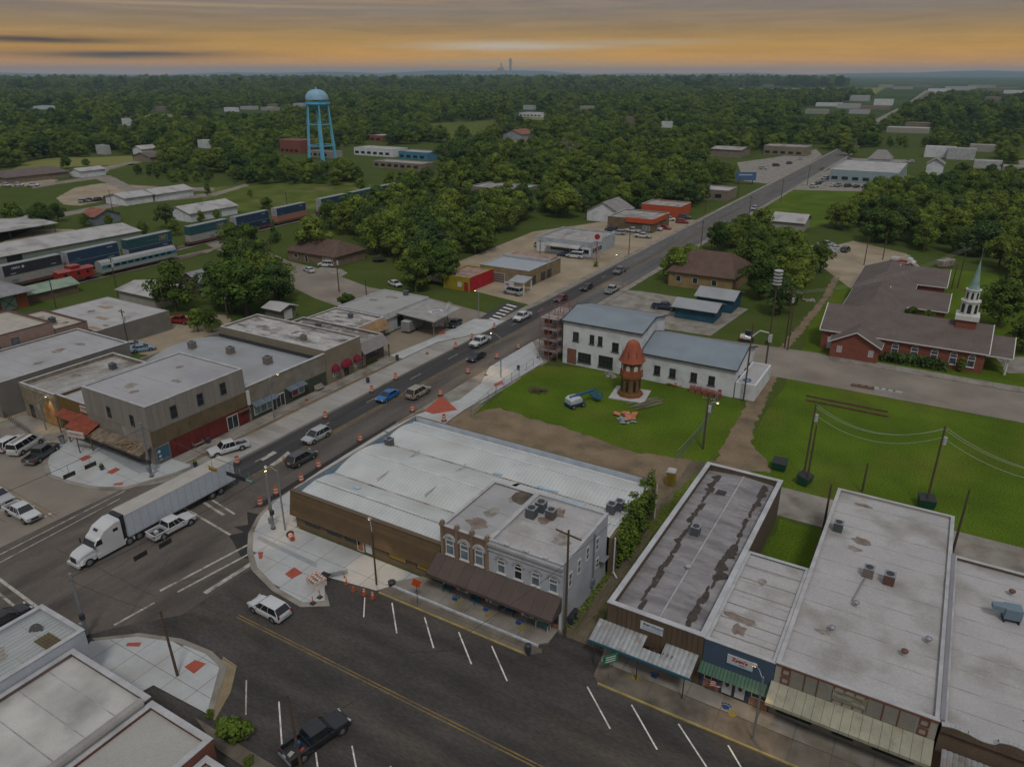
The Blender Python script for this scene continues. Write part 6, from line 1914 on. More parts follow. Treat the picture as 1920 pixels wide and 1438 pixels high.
# ------------------------------------------------------------------ power station on the horizon
T = thing('power_station', 'hazy power station with two tall stacks on the horizon', 'power station', (-3628, 5988, 0), rz=R(30.5))
zb = -2.0
M_PS = mat('hazy_concrete', (0.30, 0.31, 0.33), 0.9)
T.location.z = zb
MB().box(-80, 40, 0, 60, 0, 78).build('turbine_hall', M_PS, T)
MB().box(-40, 14, 10, 50, 78, 100).build('boiler_house', M_PS, T)
MB().box(62, 84, 0, 24, 0, 172).build('stack_tower', M_PS, T)
MB().tube((-6, 25, 98), (-6, 25, 140), 6, 5, 12).build('stack', M_PS, T)

# ------------------------------------------------------------------ vehicles
M_TYRE = plain('tyre_rubber', (0.018, 0.018, 0.019), 0.9)
M_RIM = plain('wheel_rim', (0.30, 0.31, 0.32), 0.4, 0.7)
M_CARGLASS = mat('car_glass', (0.012, 0.015, 0.018), 0.12, 0.0, var=0.1, fine=0, coords='obj', spec=0.7)
M_BLACKP = plain('black_plastic', (0.02, 0.02, 0.021), 0.6)
M_HEAD = plain('headlamp', (0.42, 0.44, 0.45), 0.2, spec=0.8)
M_TAIL = plain('tail_lamp', (0.22, 0.012, 0.012), 0.3, spec=0.7)
M_PLATEW = plain('number_plate', (0.45, 0.45, 0.43), 0.6)
PAINT = {}


def paint(name):
 c = {'white': (0.50, 0.51, 0.52), 'silver': (0.33, 0.34, 0.35), 'grey': (0.12, 0.125, 0.13), 'dark grey': (0.055, 0.058, 0.062), 'black': (0.014, 0.015, 0.018),
   'blue': (0.012, 0.11, 0.33), 'navy': (0.02, 0.035, 0.07), 'red': (0.30, 0.02, 0.02), 'maroon': (0.11, 0.014, 0.018), 'tan': (0.26, 0.23, 0.18), 'pale blue': (0.2, 0.28, 0.38)}[name]
 if name not in PAINT:
  m = mat('car_paint_' + name.replace(' ', '_'), c, 0.32, 0.0, var=0.05, fine=0.02, coords='obj', spec=0.5)
  m.node_tree.nodes['Principled BSDF'].inputs['Coat Weight'].default_value = 0.35
  PAINT[name] = m
 return PAINT[name]


def ring(x, w, zb, zt, r=0.14):
 return [(x, -w * 0.93, zb), (x, w * 0.93, zb), (x, w, zb + r), (x, w, zt - r * 1.1), (x, w * 0.9, zt - 0.02), (x, w * 0.6, zt), (x, -w * 0.6, zt), (x, -w * 0.9, zt - 0.02), (x, -w, zt - r * 1.1), (x, -w, zb + r)]


def wheel(T, x, y, r, w=0.22, side=1, parent=None):
 b = MB()
 b.tube((x, y - w / 2, r), (x, y + w / 2, r), r, r, 18)
 t = b.build('wheel', M_TYRE, T, smooth=True)
 s = 1 if y > 0 else -1
 q = MB()
 q.tube((x, y + s * (w / 2 - 0.02), r), (x, y + s * (w / 2 + 0.012), r), r * 0.62, r * 0.55, 14)
 q.build('rim', M_RIM, t)
 return t


def arch(T, x, y, r):
 s = 1 if y > 0 else -1
 q = MB()
 q.tube((x, y - s * 0.05, r + 0.02), (x, y + s * 0.012, r + 0.02), r + 0.085, r + 0.085, 18)
 q.build('wheel_arch', M_BLACKP, T)


def glasshouse(T, x0, x1, w, zb, zt, rake_f, rake_r, body, roof_w=0.80, doors=(0.5,), rear_glass=True):
 """Window band with raked screens, body-coloured roof and pillars."""
 a, c = x0, x1
 wt = w * roof_w
 base = [(a, -w, zb), (c, -w, zb), (c, w, zb), (a, w, zb)]
 top = [(a + rake_r, -wt, zt), (c - rake_f, -wt, zt), (c - rake_f, wt, zt), (a + rake_r, wt, zt)]
 g_ = MB().add(base + top, [(0, 1, 5, 4), (1, 2, 6, 5), (2, 3, 7, 6), (3, 0, 4, 7)])
 g_.build('windows', M_CARGLASS, T)
 rf = MB()
 e = 0.03
 rf.loft([[(a + rake_r - e, -wt - e, zt), (c - rake_f + e, -wt - e, zt), (c - rake_f + e, wt + e, zt), (a + rake_r - e, wt + e, zt)],
    [(a + rake_r - e, -wt - e, zt + 0.03), (c - rake_f + e, -wt - e, zt + 0.03), (c - rake_f + e, wt + e, zt + 0.03), (a + rake_r - e, wt + e, zt + 0.03)],
    [(a + rake_r + .12, -wt + .12, zt + 0.085), (c - rake_f - .15, -wt + .12, zt + 0.085), (c - rake_f - .15, wt - .12, zt + 0.085), (a + rake_r + .12, wt - .12, zt + 0.085)]])
 rf.build('roof', body, T, smooth=True)
 p = MB()
 for i in range(4):
  p.tube(base[i], top[i], 0.045, 0.04, 5)
 for t in doors:
  for s in (-1, 1):
   xb = a + (c - a) * t
   xt = a + rake_r + (c - a - rake_r - rake_f) * t
   p.tube((xb, s * w, zb), (xt, s * wt, zt), 0.028, 0.025, 4)
 p.build('pillars', body, T)


def lamps(T, xf, xr, w, zf, zr, tail_h=0.22):
 for s in (-1, 1):
  MB().obox((xf - 0.06, s * (w - 0.24), zf), (0.16, 0.40, 0.15), s * -0.25).build('headlight', M_HEAD, T)
  MB().obox((xr + 0.04, s * (w - 0.1), zr), (0.1, 0.2, tail_h)).build('tail_light', M_TAIL, T)


def mirrors(T, x, w, z, m):
 for s in (-1, 1):
  MB().obox((x, s * (w + 0.1), z), (0.12, 0.2, 0.15)).build('mirror', m, T)


def make_car(kind, colour):
 """Unit vehicle at the origin, nose towards +x."""
 body = paint(colour)
 T = thing('car', 'x', 'car')
 if kind == 'sedan':
  L, W, r = 4.75, 0.91, 0.33
  st = [(-2.35, .78, .42, .84), (-2.28, .86, .3, .96), (-1.7, .91, .22, 1.0), (-0.9, .92, .2, .96), (0.9, .92, .2, .94), (1.5, .9, .22, .90), (2.1, .86, .25, .78), (2.32, .76, .32, .66), (2.38, .66, .4, .55)]
  gl = (-1.95, 1.2, .85, .90, 1.36, .95, .80)
  wb = (1.42, -1.38)
  T.name = 'sedan_car'
 elif kind == 'suv':
  L, W, r = 4.85, 0.96, 0.37
  st = [(-2.42, .80, .5, .92), (-2.36, .92, .36, 1.06), (-1.6, .96, .26, 1.08), (0.9, .96, .25, 1.06), (1.4, .955, .26, 1.05), (1.9, .935, .28, 1.0), (2.2, .89, .31, .94), (2.37, .80, .36, .84), (2.44, .68, .45, .68)]
  gl = (-2.3, 1.3, .90, 1.04, 1.68, .9, .5)
  wb = (1.45, -1.42)
  T.name = 'suv_car'
 elif kind == 'van':
  L, W, r = 5.5, 1.0, 0.37
  st = [(-2.75, .94, .45, 1.2), (-2.7, 1.0, .34, 1.25), (0.9, 1.0, .3, 1.25), (1.7, .99, .3, 1.15), (2.4, .94, .33, .98), (2.7, .84, .4, .82), (2.76, .74, .48, .7)]
  gl = (-2.68, 1.75, .95, 1.2, 2.0, .75, .1)
  wb = (1.75, -1.75)
  T.name = 'van'
 elif kind == 'pickup':
  L, W, r = 5.85, 1.0, 0.41
  st = [(-2.92, .96, .6, 1.08), (-2.88, 1.0, .5, 1.1), (-1.0, 1.0, .42, 1.1)]
  st2 = [(-1.02, 1.0, .42, 1.13), (0.9, 1.0, .4, 1.13), (1.5, 1.0, .4, 1.13), (2.3, .99, .42, 1.08), (2.8, .93, .46, .96), (2.9, .84, .52, .78)]
  gl = (-0.95, 1.35, .92, 1.1, 1.76, .65, .16)
  wb = (1.95, -1.75)
  T.name = 'pickup_truck'
 if kind == 'pickup':
  MB().loft([ring(*s) for s in st2]).build('body', body, T, smooth=True)
  # cargo bed: two sides, tailgate, floor
  bb = MB()
  for s in (-1, 1):
   bb.box(-2.9, -1.02, s * 0.86, s * 1.0, 0.5, 1.1)
  bb.box(-2.92, -2.8, -0.86, 0.86, 0.5, 1.1)
  bb.build('bed_sides', body, T)
  MB().box(-2.8, -1.02, -0.86, 0.86, 0.55, 0.66).build('bed_floor', M_BLACKP, T)
  MB().box(-3.02, -2.9, -0.92, 0.92, 0.45, 0.62).build('rear_bumper', M_STEEL, T)
 else:
  MB().loft([ring(*s) for s in st]).build('body', body, T, smooth=True)
 glasshouse(T, gl[0], gl[1], gl[2], gl[3], gl[4], gl[5], gl[6], body, doors=(0.42, 0.72) if kind in ('suv', 'sedan', 'pickup') else (0.35, 0.62, 0.82))
 hw = {'sedan': .92, 'suv': .96, 'van': 1.0, 'pickup': 1.0}[kind]
 for x in wb:
  for s in (-1, 1):
   arch(T, x, s * (hw - 0.003), r)
   wheel(T, x, s * (hw - 0.09), r)
 front = L / 2
 lamps(T, front - 0.03, -L / 2, hw - .04, {'sedan': .64, 'suv': .82, 'van': .85, 'pickup': .88}[kind], {'sedan': .82, 'suv': 1.0, 'van': 1.0, 'pickup': .92}[kind], .2 if kind == 'sedan' else .34)
 MB().obox((front - 0.0, 0, {'sedan': .5, 'suv': .62, 'van': .66, 'pickup': .74}[kind]), (0.09, 0.95, 0.22)).build('grille', M_BLACKP, T)
 MB().obox((-L / 2 - 0.02, 0, {'sedan': .72, 'suv': .82, 'van': .8, 'pickup': .85}[kind]), (0.05, 0.42, 0.16)).build('number_plate', M_PLATEW, T)
 MB().obox((front - .06, 0, .38 if kind != 'pickup' else .5), (0.14, 1.5, 0.16)).build('bumper', M_BLACKP if kind != 'pickup' else M_STEEL, T)
 mirrors(T, gl[1] - 0.45, hw - .02, gl[3] + 0.08, body)
 return T


CARS = {}


def car(kind, colour, px, py, heading, label, group=None, world=None, scale=1.0, z=0.03):
 key = (kind, colour)
 if key not in CARS:
  CARS[key] = make_car(kind, colour)
  T = CARS[key]
 else:
  T = copy_tree(CARS[key])
 x, y = world if world else G(px, py)
 T.location = (x, y, z)
 T.rotation_euler = (0, 0, R(heading))
 T.scale = (scale,) * 3
 T['label'] = label
 T['category'] = {'sedan': 'car', 'suv': 'car', 'van': 'van', 'pickup': 'pickup truck'}[kind]
 if group:
  T['group'] = group
 return T


UP, DN = 90, -90
car('suv', 'white', 0, 0, 178, 'white SUV driving along the near street', world=(-53.4, 40.9))
car('pickup', 'white', 0, 0, 88, 'white pickup alongside the long white trailer', world=(-75.4, 45.6))
car('pickup', 'black', 0, 0, 77, 'black pickup parked at the bottom edge with junk in its bed', world=(-37.6, 31.4))
car('suv', 'white', 22, 838, 108, 'white SUV parked left of the white van')
car('van', 'white', 50, 842, 112, 'white van with a ladder rack by the patio')
car('pickup', 'dark grey', 80, 857, 115, 'dark grey pickup parked at the white pavement corner')
car('pickup', 'silver', 0, 0, 2, 'silver pickup cut off by the left edge of the picture', world=(-101.4, 38.4))
car('pickup', 'white', 0, 0, 0, 'white pickup waiting in the side street lane', world=(-94.5, 38.0))
car('sedan', 'black', 12, 1168, 90, 'black sedan behind the white corner shop')
car('pickup', 'white', 0, 0, -111, 'white pickup parked in front of the red ground floor', world=(-86.2, 63.2))
car('suv', 'dark grey', 566, 866, UP, 'dark grey SUV driving away past the metal roof')
car('suv', 'silver', 594, 824, DN, 'silver SUV coming down the dark lane')
car('sedan', 'blue', 727, 748, DN, 'bright blue sedan coming down the dark lane')
car('suv', 'tan', 784, 742, UP, 'champagne SUV driving away beside the blue sedan', scale=1.08)
car('sedan', 'black', 893, 674, DN, 'black sedan just below the white work pickup')
car('pickup', 'white', 900, 646, DN, 'white work pickup with orange cones in its bed')
car('pickup', 'white', 979, 599, DN, 'white pickup beside the dark crossing patch', z=0.04)
car('sedan', 'black', 853, 612, -80, 'black sedan parked on the pavement by the sign boards', z=0.16)
car('sedan', 'white', 580, 510, 160, 'white sedan on the side street before the brown roofed house')
car('suv', 'white', 612, 500, 200, 'white SUV on the driveway of the brown roofed house')
car('sedan', 'white', 741, 536, -20, 'white sedan parked along the side street by the trees')
car('pickup', 'red', 338, 606, 195, 'red pickup parked on the dirt lot by small trees')
car('sedan', 'pale blue', 268, 658, 60, 'pale blue sedan behind the grey clad building')
car('sedan', 'silver', 250, 652, 60, 'silver sedan next to the pale blue sedan')
car('sedan', 'maroon', 242, 612, 100, 'dark red car beside the white roofed store')
car('van', 'silver', 962, 552, 172, 'silver van parked at the small stand')
car('suv', 'tan', 1012, 462, UP, 'tan SUV parked nose in at the diner')
car('suv', 'white', 1029, 465, UP, 'white SUV parked at the diner beside a red car')
car('sedan', 'red', 1045, 468, UP, 'red sedan parked at the diner')
car('sedan', 'maroon', 1061, 470, UP, 'maroon sedan parked at the diner')
car('sedan', 'navy', 1059, 481, 190, 'navy sedan behind the white van at the diner')
car('van', 'white', 1078, 484, 185, 'white van standing in the diner car park')
car('suv', 'navy', 1146, 434, 170, 'navy SUV left of the orange store cars')
car('suv', 'silver', 1160, 440, 190, 'silver SUV outside the orange store')
car('pickup', 'white', 1186, 436, 180, 'white pickup closest to the orange store wall')
car('pickup', 'white', 1205, 446, 185, 'white pickup nearest the road at the orange store')
car('van', 'white', 1228, 432, 0, 'white box van at the corner of the orange store')
car('sedan', 'red', 1246, 430, 0, 'red car behind the white box van')
car('suv', 'white', 1254, 414, 20, 'white SUV beyond the orange store corner')
car('suv', 'red', 1279, 419, 10, 'red SUV on the lot beyond the orange store')
car('suv', 'dark grey', 1283, 410, 10, 'dark SUV behind the red SUV on the lot')
car('pickup', 'grey', 1162, 512, DN, 'grey pickup on the road below the diner', z=0.04)
car('sedan', 'black', 1100, 543, DN, 'black car on the road past the scaffold', z=0.04)
car('pickup', 'silver', 1147, 548, UP, 'silver pickup driving away beyond the white hall', z=0.04)
car('sedan', 'maroon', 1052, 564, DN, 'maroon car passing the scaffold tower', z=0.04)
car('suv', 'dark grey', 1357, 425, DN, 'dark SUV far up the main road', z=0.04)
car('suv', 'silver', 1414, 394, DN, 'silver SUV farthest but one up the main road', z=0.04)
car('sedan', 'dark grey', 1541, 318, DN, 'dark car where the road passes the blue dealership', z=0.04)
car('pickup', 'navy', 1245, 580, 10, 'navy pickup beside the blue sheds')
car('suv', 'dark grey', 1585, 472, 80, 'dark SUV in the wrecker yard')
car('sedan', 'white', 1566, 468, 60, 'white car in the wrecker yard beside the dark SUV')
car('pickup', 'silver', 1548, 462, 40, 'silver pickup at the left of the wrecker yard')
cols = ['white', 'navy', 'silver', 'white', 'white', 'silver', 'black', 'black', 'black', 'white', 'white', 'silver']
for k in range(12):
 car(['suv', 'sedan', 'pickup'][k % 3], cols[k], [1526, 1534, 1542, 1550, 1562, 1572, 1590, 1606, 1622, 1642, 1654, 1664][k], [352, 346, 341, 336, 350, 350, 351, 352, 353, 353, 350, 346][k], 60 + (k % 3) * 10,
  '%s %s parked in the dealership row, %s' % (cols[k], ['SUV', 'sedan', 'pickup'][k % 3], ['far left', 'second from left', 'third from left', 'fourth from left', 'below the blue wall', 'at the middle left', 'left of the dark trio', 'middle of the dark trio', 'right of the dark trio', 'right end front', 'right end middle', 'right end back'][k]), 'cars parked at the blue dealership')
car('sedan', 'blue', 1587, 340, 20, 'blue car close under the dealership wall')
for k, (px, py, c) in enumerate([(1430, 318, 'silver'), (1455, 312, 'navy'), (1480, 308, 'dark grey'), (1500, 300, 'white'), (1740, 318, 'white'), (1755, 312, 'navy'), (1590, 303, 'navy'), (1706, 305, 'white')]):
 car('suv', c, px, py, 30 + 20 * k, '%s SUV %s' % (c, ['left in the far car park', 'middle of the far car park', 'right in the far car park', 'at the top of the far car park', 'right of the dealership', 'far right of the dealership', 'behind the dealership roof', 'by the trees behind the dealership'][k]))
for k, (px, py, c, w_) in enumerate([(12, 350, 'white', 'farthest left before the ranch house'), (36, 349, 'white', 'second before the ranch house'), (62, 350, 'white', 'third before the ranch house'), (158, 380, 'silver', 'left on the gravel lot'), (168, 379, 'dark grey', 'middle of the gravel lot'), (186, 377, 'black', 'right of middle on the gravel lot'), (200, 375, 'maroon', 'right on the gravel lot')]):
 car('suv' if k % 2 else 'pickup', c, px, py, 20 * k, '%s %s %s' % (c, 'SUV' if k % 2 else 'pickup', w_))

# load in pickup beds
q = MB().box(-0.25, 0.25, -0.2, 0.2, 0, 0.35)
o = q.build('cooler_box', plain('cool_box_white', (0.5, 0.5, 0.5)))
o.location = (-75.6, 43.6, 0.70)
tag(o, 'white cooler in the bed of the pickup beside the trailer', 'cooler')
bx, by = G(575, 1395)
for nm, lb, c, dx, dy, sz in (('blue_bundle', 'blue bundle in the black pickup bed', (0.03, 0.12, 0.33), -0.7, -0.5, (.5, .4, .3)), ('red_box', 'red box in the black pickup bed', (0.30, 0.06, 0.06), -1.1, -1.5, (.6, .3, .2)), ('pale_board', 'pale board in the black pickup bed', (0.33, 0.33, 0.28), -1.9, -1.5, (.6, .4, .05))):
 Tb = CARS[('pickup', 'black')]
 ang = R(77)
 lx, ly = {'blue_bundle': (-1.5, .3), 'red_box': (-1.6, -.45), 'pale_board': (-2.4, 0)}[nm]
 o = MB().loft([[(-sz[0] / 2, -sz[1] / 2, 0), (sz[0] / 2, -sz[1] / 2, 0), (sz[0] / 2, sz[1] / 2, 0), (-sz[0] / 2, sz[1] / 2, 0)], [(-sz[0] / 2.6, -sz[1] / 2.6, sz[2]), (sz[0] / 2.4, -sz[1] / 2.6, sz[2]), (sz[0] / 2.6, sz[1] / 2.4, sz[2]), (-sz[0] / 2.4, sz[1] / 2.6, sz[2])]]).build(nm, plain(nm + '_paint', c))
 o.location = (Tb.location.x + lx * math.cos(ang) - ly * math.sin(ang), Tb.location.y + lx * math.sin(ang) + ly * math.cos(ang), 0.70)
 o.rotation_euler = (0, 0, ang + 0.3)
 tag(o, lb, nm.split('_')[1])
T = thing('ladder_rack', 'ladder lying on the roof of the white van', 'ladder', (0, 0, 0))
vT = CARS[('van', 'white')]
T.location = (vT.location.x, vT.location.y, 2.14)
T.rotation_euler = vT.rotation_euler
for s in (-.22, .22):
 MB().box(-2.4, 1.1, s - .03, s + .03, 0.0, 0.07).build('rail', plain('ladder_wood', (0.25, 0.19, 0.1)), T)
for k in range(9):
 MB().box(-2.2 + k * .38, -2.15 + k * .38, -.22, .22, 0.02, 0.06).build('rung', plain('ladder_wood', (0.25, 0.19, 0.1)), T)

# ------------------------------------------------------------------ semi truck and trailer
T = thing('semi_truck', 'white sleeper cab semi truck pulling the long white trailer', 'truck', (-78.3, 38.2, 0.04), R(-90))
W_ = paint('white')


def ring2(x, w, zb, zt, r=0.2):
 return [(x, -w, zb), (x, w, zb), (x, w, zt - r), (x, w * 0.84, zt), (x, -w * 0.84, zt), (x, -w, zt - r)]


MB().loft([ring2(1.1, 1.05, .7, 1.95), ring2(2.0, 1.0, .7, 1.85), ring2(2.7, .95, .7, 1.68), ring2(3.05, .85, .75, 1.45), ring2(3.15, .72, .8, 1.25)]).build('hood', W_, T)
MB().loft([ring2(-2.3, 1.2, .75, 3.95), ring2(-1.6, 1.22, .7, 4.0), ring2(-0.2, 1.2, .7, 3.55), ring2(0.35, 1.17, .7, 2.95), ring2(0.75, 1.13, .7, 2.72), ring2(1.25, 1.08, .7, 1.95)]).build('sleeper_cab', W_, T)
MB().add([(0.80, -.98, 2.62), (0.80, .98, 2.62), (1.30, .95, 1.98), (1.30, -.95, 1.98)], [(0, 3, 2, 1)]).build('windscreen', M_CARGLASS, T)
MB().obox((0.02, 0, 3.40), (0.06, 0.7, 0.30), 0, ry=-0.9).build('roof_window', M_CARGLASS, T)
for s in (-1, 1):
 MB().add([(1.05, s * 1.13, 2.0), (0.2, s * 1.21, 2.0), (0.2, s * 1.19, 2.66), (0.72, s * 1.145, 2.62)], [(0, 1, 2, 3) if s > 0 else (3, 2, 1, 0)]).build('side_window', M_CARGLASS, T)
 MB().obox((-1.55, s * 1.215, 2.95), (0.6, 0.03, 0.38)).build('sleeper_window', M_CARGLASS, T)
 MB().obox((2.95, s * .72, 1.05), (0.3, 0.3, 0.24), s * -.5).build('headlight', M_HEAD, T)
 MB().obox((1.3, s * 1.32, 2.25), (0.1, 0.16, 0.6)).build('mirror', M_BLACKP, T)
 MB().box(-3.6, 1.0, s * 0.95, s * 1.2, 0.42, 0.98).build('side_fairing', W_, T)
 MB().loft([[(1.2, s * .78, .5), (3.1, s * .6, .5), (3.1, s * .95, .55), (2.9, s * 1.15, .6), (1.2, s * 1.18, .6)], [(1.2, s * .78, 1.2), (3.0, s * .6, 1.1), (2.9, s * .9, 1.1), (2.6, s * 1.1, 1.18), (1.2, s * 1.14, 1.22)]]).build('fender', W_, T)
MB().obox((3.16, 0, 1.1), (0.1, 1.0, 0.62)).build('grille', M_BLACKP, T)
MB().obox((3.22, 0, .58), (0.25, 2.2, 0.34)).build('bumper', W_, T)
MB().box(-4.2, 1.5, -.45, .45, .7, .95).build('chassis', M_BLACKP, T)
MB().box(-2.75, -2.35, -1.0, 1.0, 1.0, 3.4).build('rear_fairing', M_BLACKP, T)
for s in (-1, 1):
 wheel(T, 2.05, s * 1.02, .52, .32)
 for x in (-2.9, -4.2):
  wheel(T, x, s * .98, .52, .5)
T = thing('semi_trailer', 'long white box trailer with refrigeration unit behind the semi truck', 'trailer', (-78.3, 38.2, 0.04), R(-90))
M_TRS = mat('trailer_side', (0.42, 0.46, 0.51), 0.4, var=0.05, scale=0.6, coords='obj')
MB().box(-18.6, -2.95, -1.29, 1.29, 1.15, 4.05).build('box', M_TRS, T)
MB().box(-18.62, -2.93, -1.31, 1.31, 4.05, 4.10).build('roof', mat('trailer_roof', (0.36, 0.34, 0.31), 0.7, var=0.08, coords='obj'), T)
MB().box(-18.64, -2.9, -1.32, 1.32, 1.08, 1.2).build('side_rail', M_STEEL, T)
for k in range(15):
 MB().box(-18.2 + k * 1.03, -18.16 + k * 1.03, 1.29, 1.305, 1.2, 4.0).build('side_seam', plain('seam_pale', (0.30, 0.33, 0.37)), T)
MB().box(-2.95, -2.35, -.95, .95, 2.2, 4.1).build('cooling_unit', M_BLACKP, T)
MB().box(-2.42, -2.3, -.7, .7, 2.9, 3.7).build('unit_cover', W_, T)
for s in (-1, 1):
 for x in (-14.8, -16.2):
  wheel(T, x, s * .98, .52, .5)
 MB().tube((-6.6, s * .8, .25), (-6.6, s * .8, 1.2), .09, .09, 6).build('landing_leg', M_STEEL, T)
 MB().obox((-18.63, s * 1.05, 1.0), (.05, .3, .15)).build('tail_light', M_TAIL, T)
MB().box(-17.2, -13.8, -.5, .5, .75, 1.1).build('bogie', M_BLACKP, T)
MB().box(-18.6, -18.5, -1.1, 1.1, .45, .58).build('under_guard', M_STEEL, T)

# ------------------------------------------------------------------ other wheeled things
T = thing('cargo_trailer', 'grey enclosed cargo trailer parked under the forecourt canopy', 'trailer', (-97.6, 122.8, 0.02), R(95))
MB().loft([[(-3, -1.05, .5), (2.3, -1.05, .5), (3.0, -.3, .5), (3.0, .3, .5), (2.3, 1.05, .5), (-3, 1.05, .5)], [(-3, -1.05, 2.6), (2.3, -1.05, 2.6), (3.0, -.3, 2.6), (3.0, .3, 2.6), (2.3, 1.05, 2.6), (-3, 1.05, 2.6)]]).build('box', mat('trailer_grey', (0.23, 0.225, 0.215), 0.6), T)
MB().box(-3.03, 2.9, -1.0, 1.0, 2.6, 2.66).build('roof', M_COPING, T)
MB().tube((2.9, 0, .5), (4.2, 0, .45), .06, .06, 6).build('drawbar', M_STEEL, T)
for s in (-1, 1):
 for x in (-.6, .3):
  wheel(T, x, s * 1.0, .34, .22)
T = thing('tow_truck', 'white and red crane truck in the yard behind the church', 'truck', (*G(1692, 496), 0.02), R(-10))
MB().loft([ring2(1.4, 1.05, .6, 2.3), ring2(2.2, 1.05, .6, 2.2), ring2(2.7, 1.0, .6, 1.5), ring2(3.4, .95, .6, 1.3)]).build('cab', W_, T)
MB().box(-3.4, 1.3, -1.1, 1.1, .8, 1.2).build('deck', paint('red'), T)
MB().tube((-2.5, 0, 1.2), (1.6, 0, 2.9), .18, .12, 6).build('boom', W_, T)
MB().box(-3.2, -1.0, -1.0, 1.0, 1.2, 1.9).build('tool_body', W_, T)
for s in (-1, 1):
 for x in (2.3, -1.6, -2.6):
  wheel(T, x, s * 1.0, .48, .3)
T = thing('waste_container', 'rusty white roll-off waste container on the grass', 'container', (*G(1771, 500), 0.02), R(62))
MB().loft([[(-2.8, -1.1, .25), (2.8, -1.1, .25), (2.8, 1.1, .25), (-2.8, 1.1, .25)], [(-2.9, -1.2, 2.0), (2.9, -1.2, 2.0), (2.9, 1.2, 2.0), (-2.9, 1.2, 2.0)]]).build('hull', mat('rusty_white', (0.30, 0.25, 0.225), 0.8, var=0.3, scale=0.8, stain=(0.15, 0.07, 0.04), stain_amt=.8, stain_scale=.5), T)
for k in range(7):
 for s in (-1, 1):
  MB().obox((-2.5 + k * .83, s * 1.19, 1.1), (.12, .1, 1.7)).build('rib', MATS['rusty_white'], T)
T = thing('boom_lift', 'blue and white boom lift parked on the fenced lawn', 'lift', (*G(1078, 762), 0.02), R(62))
for s in (-1, 1):
 for x in (-1.0, 1.0):
  wheel(T, x, s * .95, .42, .35)
M_LB = plain('lift_blue', (0.012, 0.085, 0.20), 0.5)
MB().box(-1.5, 1.4, -.8, .8, .45, .85).build('chassis', M_LB, T)
MB().loft([ring(-1.5, .95, .85, 1.6), ring(-0.8, 1.05, .85, 1.9), ring(0.6, 1.0, .85, 1.85), ring(1.0, .8, .85, 1.5)]).build('turret', plain('lift_white', (0.42, 0.44, 0.46)), T)
MB().obox((1.3, 0, 2.0), (4.8, .32, .36), 0, ry=-0.05).build('boom', M_LB, T)
MB().obox((-1.2, 0, 1.2), (.3, 1.7, .7)).build('counterweight', M_LB, T)
q = MB()
for x in (3.9, 5.0):
 for y in (-1.1, 1.1):
  q.tube((x, y, .8), (x, y, 1.95), .05, .05, 5)
for z in (.85, 1.4, 1.95):
 for y in (-1.1, 1.1):
  q.tube((3.9, y, z), (5.0, y, z), .05, .05, 5)
 for x in (3.9, 5.0):
  q.tube((x, -1.1, z), (x, 1.1, z), .05, .05, 5)
q.box(3.9, 5.0, -1.1, 1.1, .75, .82)
q.build('basket', M_LB, T)
T = thing('mini_excavator', 'white and red mini excavator behind the white annex', 'excavator', (*G(1400, 640), 0.02), R(10))
for s in (-1, 1):
 MB().loft([[(-1.2, s * .75 - .2, .05), (1.2, s * .75 - .2, .05), (1.2, s * .75 + .2, .05), (-1.2, s * .75 + .2, .05)], [(-1.4, s * .75 - .2, .35), (1.4, s * .75 - .2, .35), (1.4, s * .75 + .2, .35), (-1.4, s * .75 + .2, .35)], [(-1.1, s * .75 - .2, .6), (1.1, s * .75 - .2, .6), (1.1, s * .75 + .2, .6), (-1.1, s * .75 + .2, .6)]]).build('track', M_TYRE, T)
MB().loft([ring(-1.4, .85, .65, 1.3), ring(-.4, .95, .65, 1.5), ring(.9, .9, .65, 1.2)]).build('body', W_, T)
MB().box(-1.5, -.6, -.92, .92, .62, .85).build('skirt', paint('red'), T)
MB().loft([ring(-.5, .55, 1.3, 2.5), ring(.7, .5, 1.2, 2.45)]).build('cab', M_CARGLASS, T)
MB().tube((.8, -.3, 1.1), (2.4, -.3, 2.7), .16, .13, 6).tube((2.4, -.3, 2.7), (4.4, -.3, 2.4), .13, .1, 6).tube((4.4, -.3, 2.4), (4.2, -.3, .9), .1, .1, 6).build('boom', W_, T)
MB().obox((4.1, -.3, .6), (.5, .7, .6), 0, ry=.4).build('bucket', M_BLACKP, T)

# ------------------------------------------------------------------ railway
M_BALLAST = mat('ballast', (0.19, 0.165, 0.145), 0.95, var=0.25, scale=1.5, fine=0.25, fscale=5)
M_RUST = mat('rail_rust', (0.11, 0.055, 0.038), 0.8, var=0.3, scale=1.0)


def tx(y):
 return -208.7 - (y - 94) * 0.068


sheet('rail_bed', [(tx(20) - 2.4, 20), (tx(20) + 2.4, 20), (tx(420) + 2.4, 420), (tx(420) - 2.4, 420)], 0.14, M_BALLAST)
sheet('rail_bed', [(-202.2, 60), (-198.0, 60), (-199.0, 150), (-203.4, 160)], 0.13, M_BALLAST)
for o_ in (-.75, .75):
 q = MB()
 q.obox(((tx(20) + tx(420)) / 2 + o_, 220, 0.28), (0.1, 401, 0.16), math.atan(0.068))
 structure(q.build('rail', M_RUST))
 q = MB().box(-200.3 + o_ - .05, -200.3 + o_ + .05, 60, 150, .13, .30)
 structure(q.build('rail', M_RUST))
RAIL_ANG = R(90) + math.atan(0.068)
STACK = [(94.6, 'umax', 'white csx'), (112.2, 'blue', 'blue'), (131.0, 'emp', 'blue'), (154.1, 'emp', 'white csx'), (173.7, 'blue', 'navy'), (193.4, 'blue', 'salmon'), (218.1, 'blue', 'blue'), (238.2, 'emp', 'rust'), (258.6, 'blue', 'blue')]
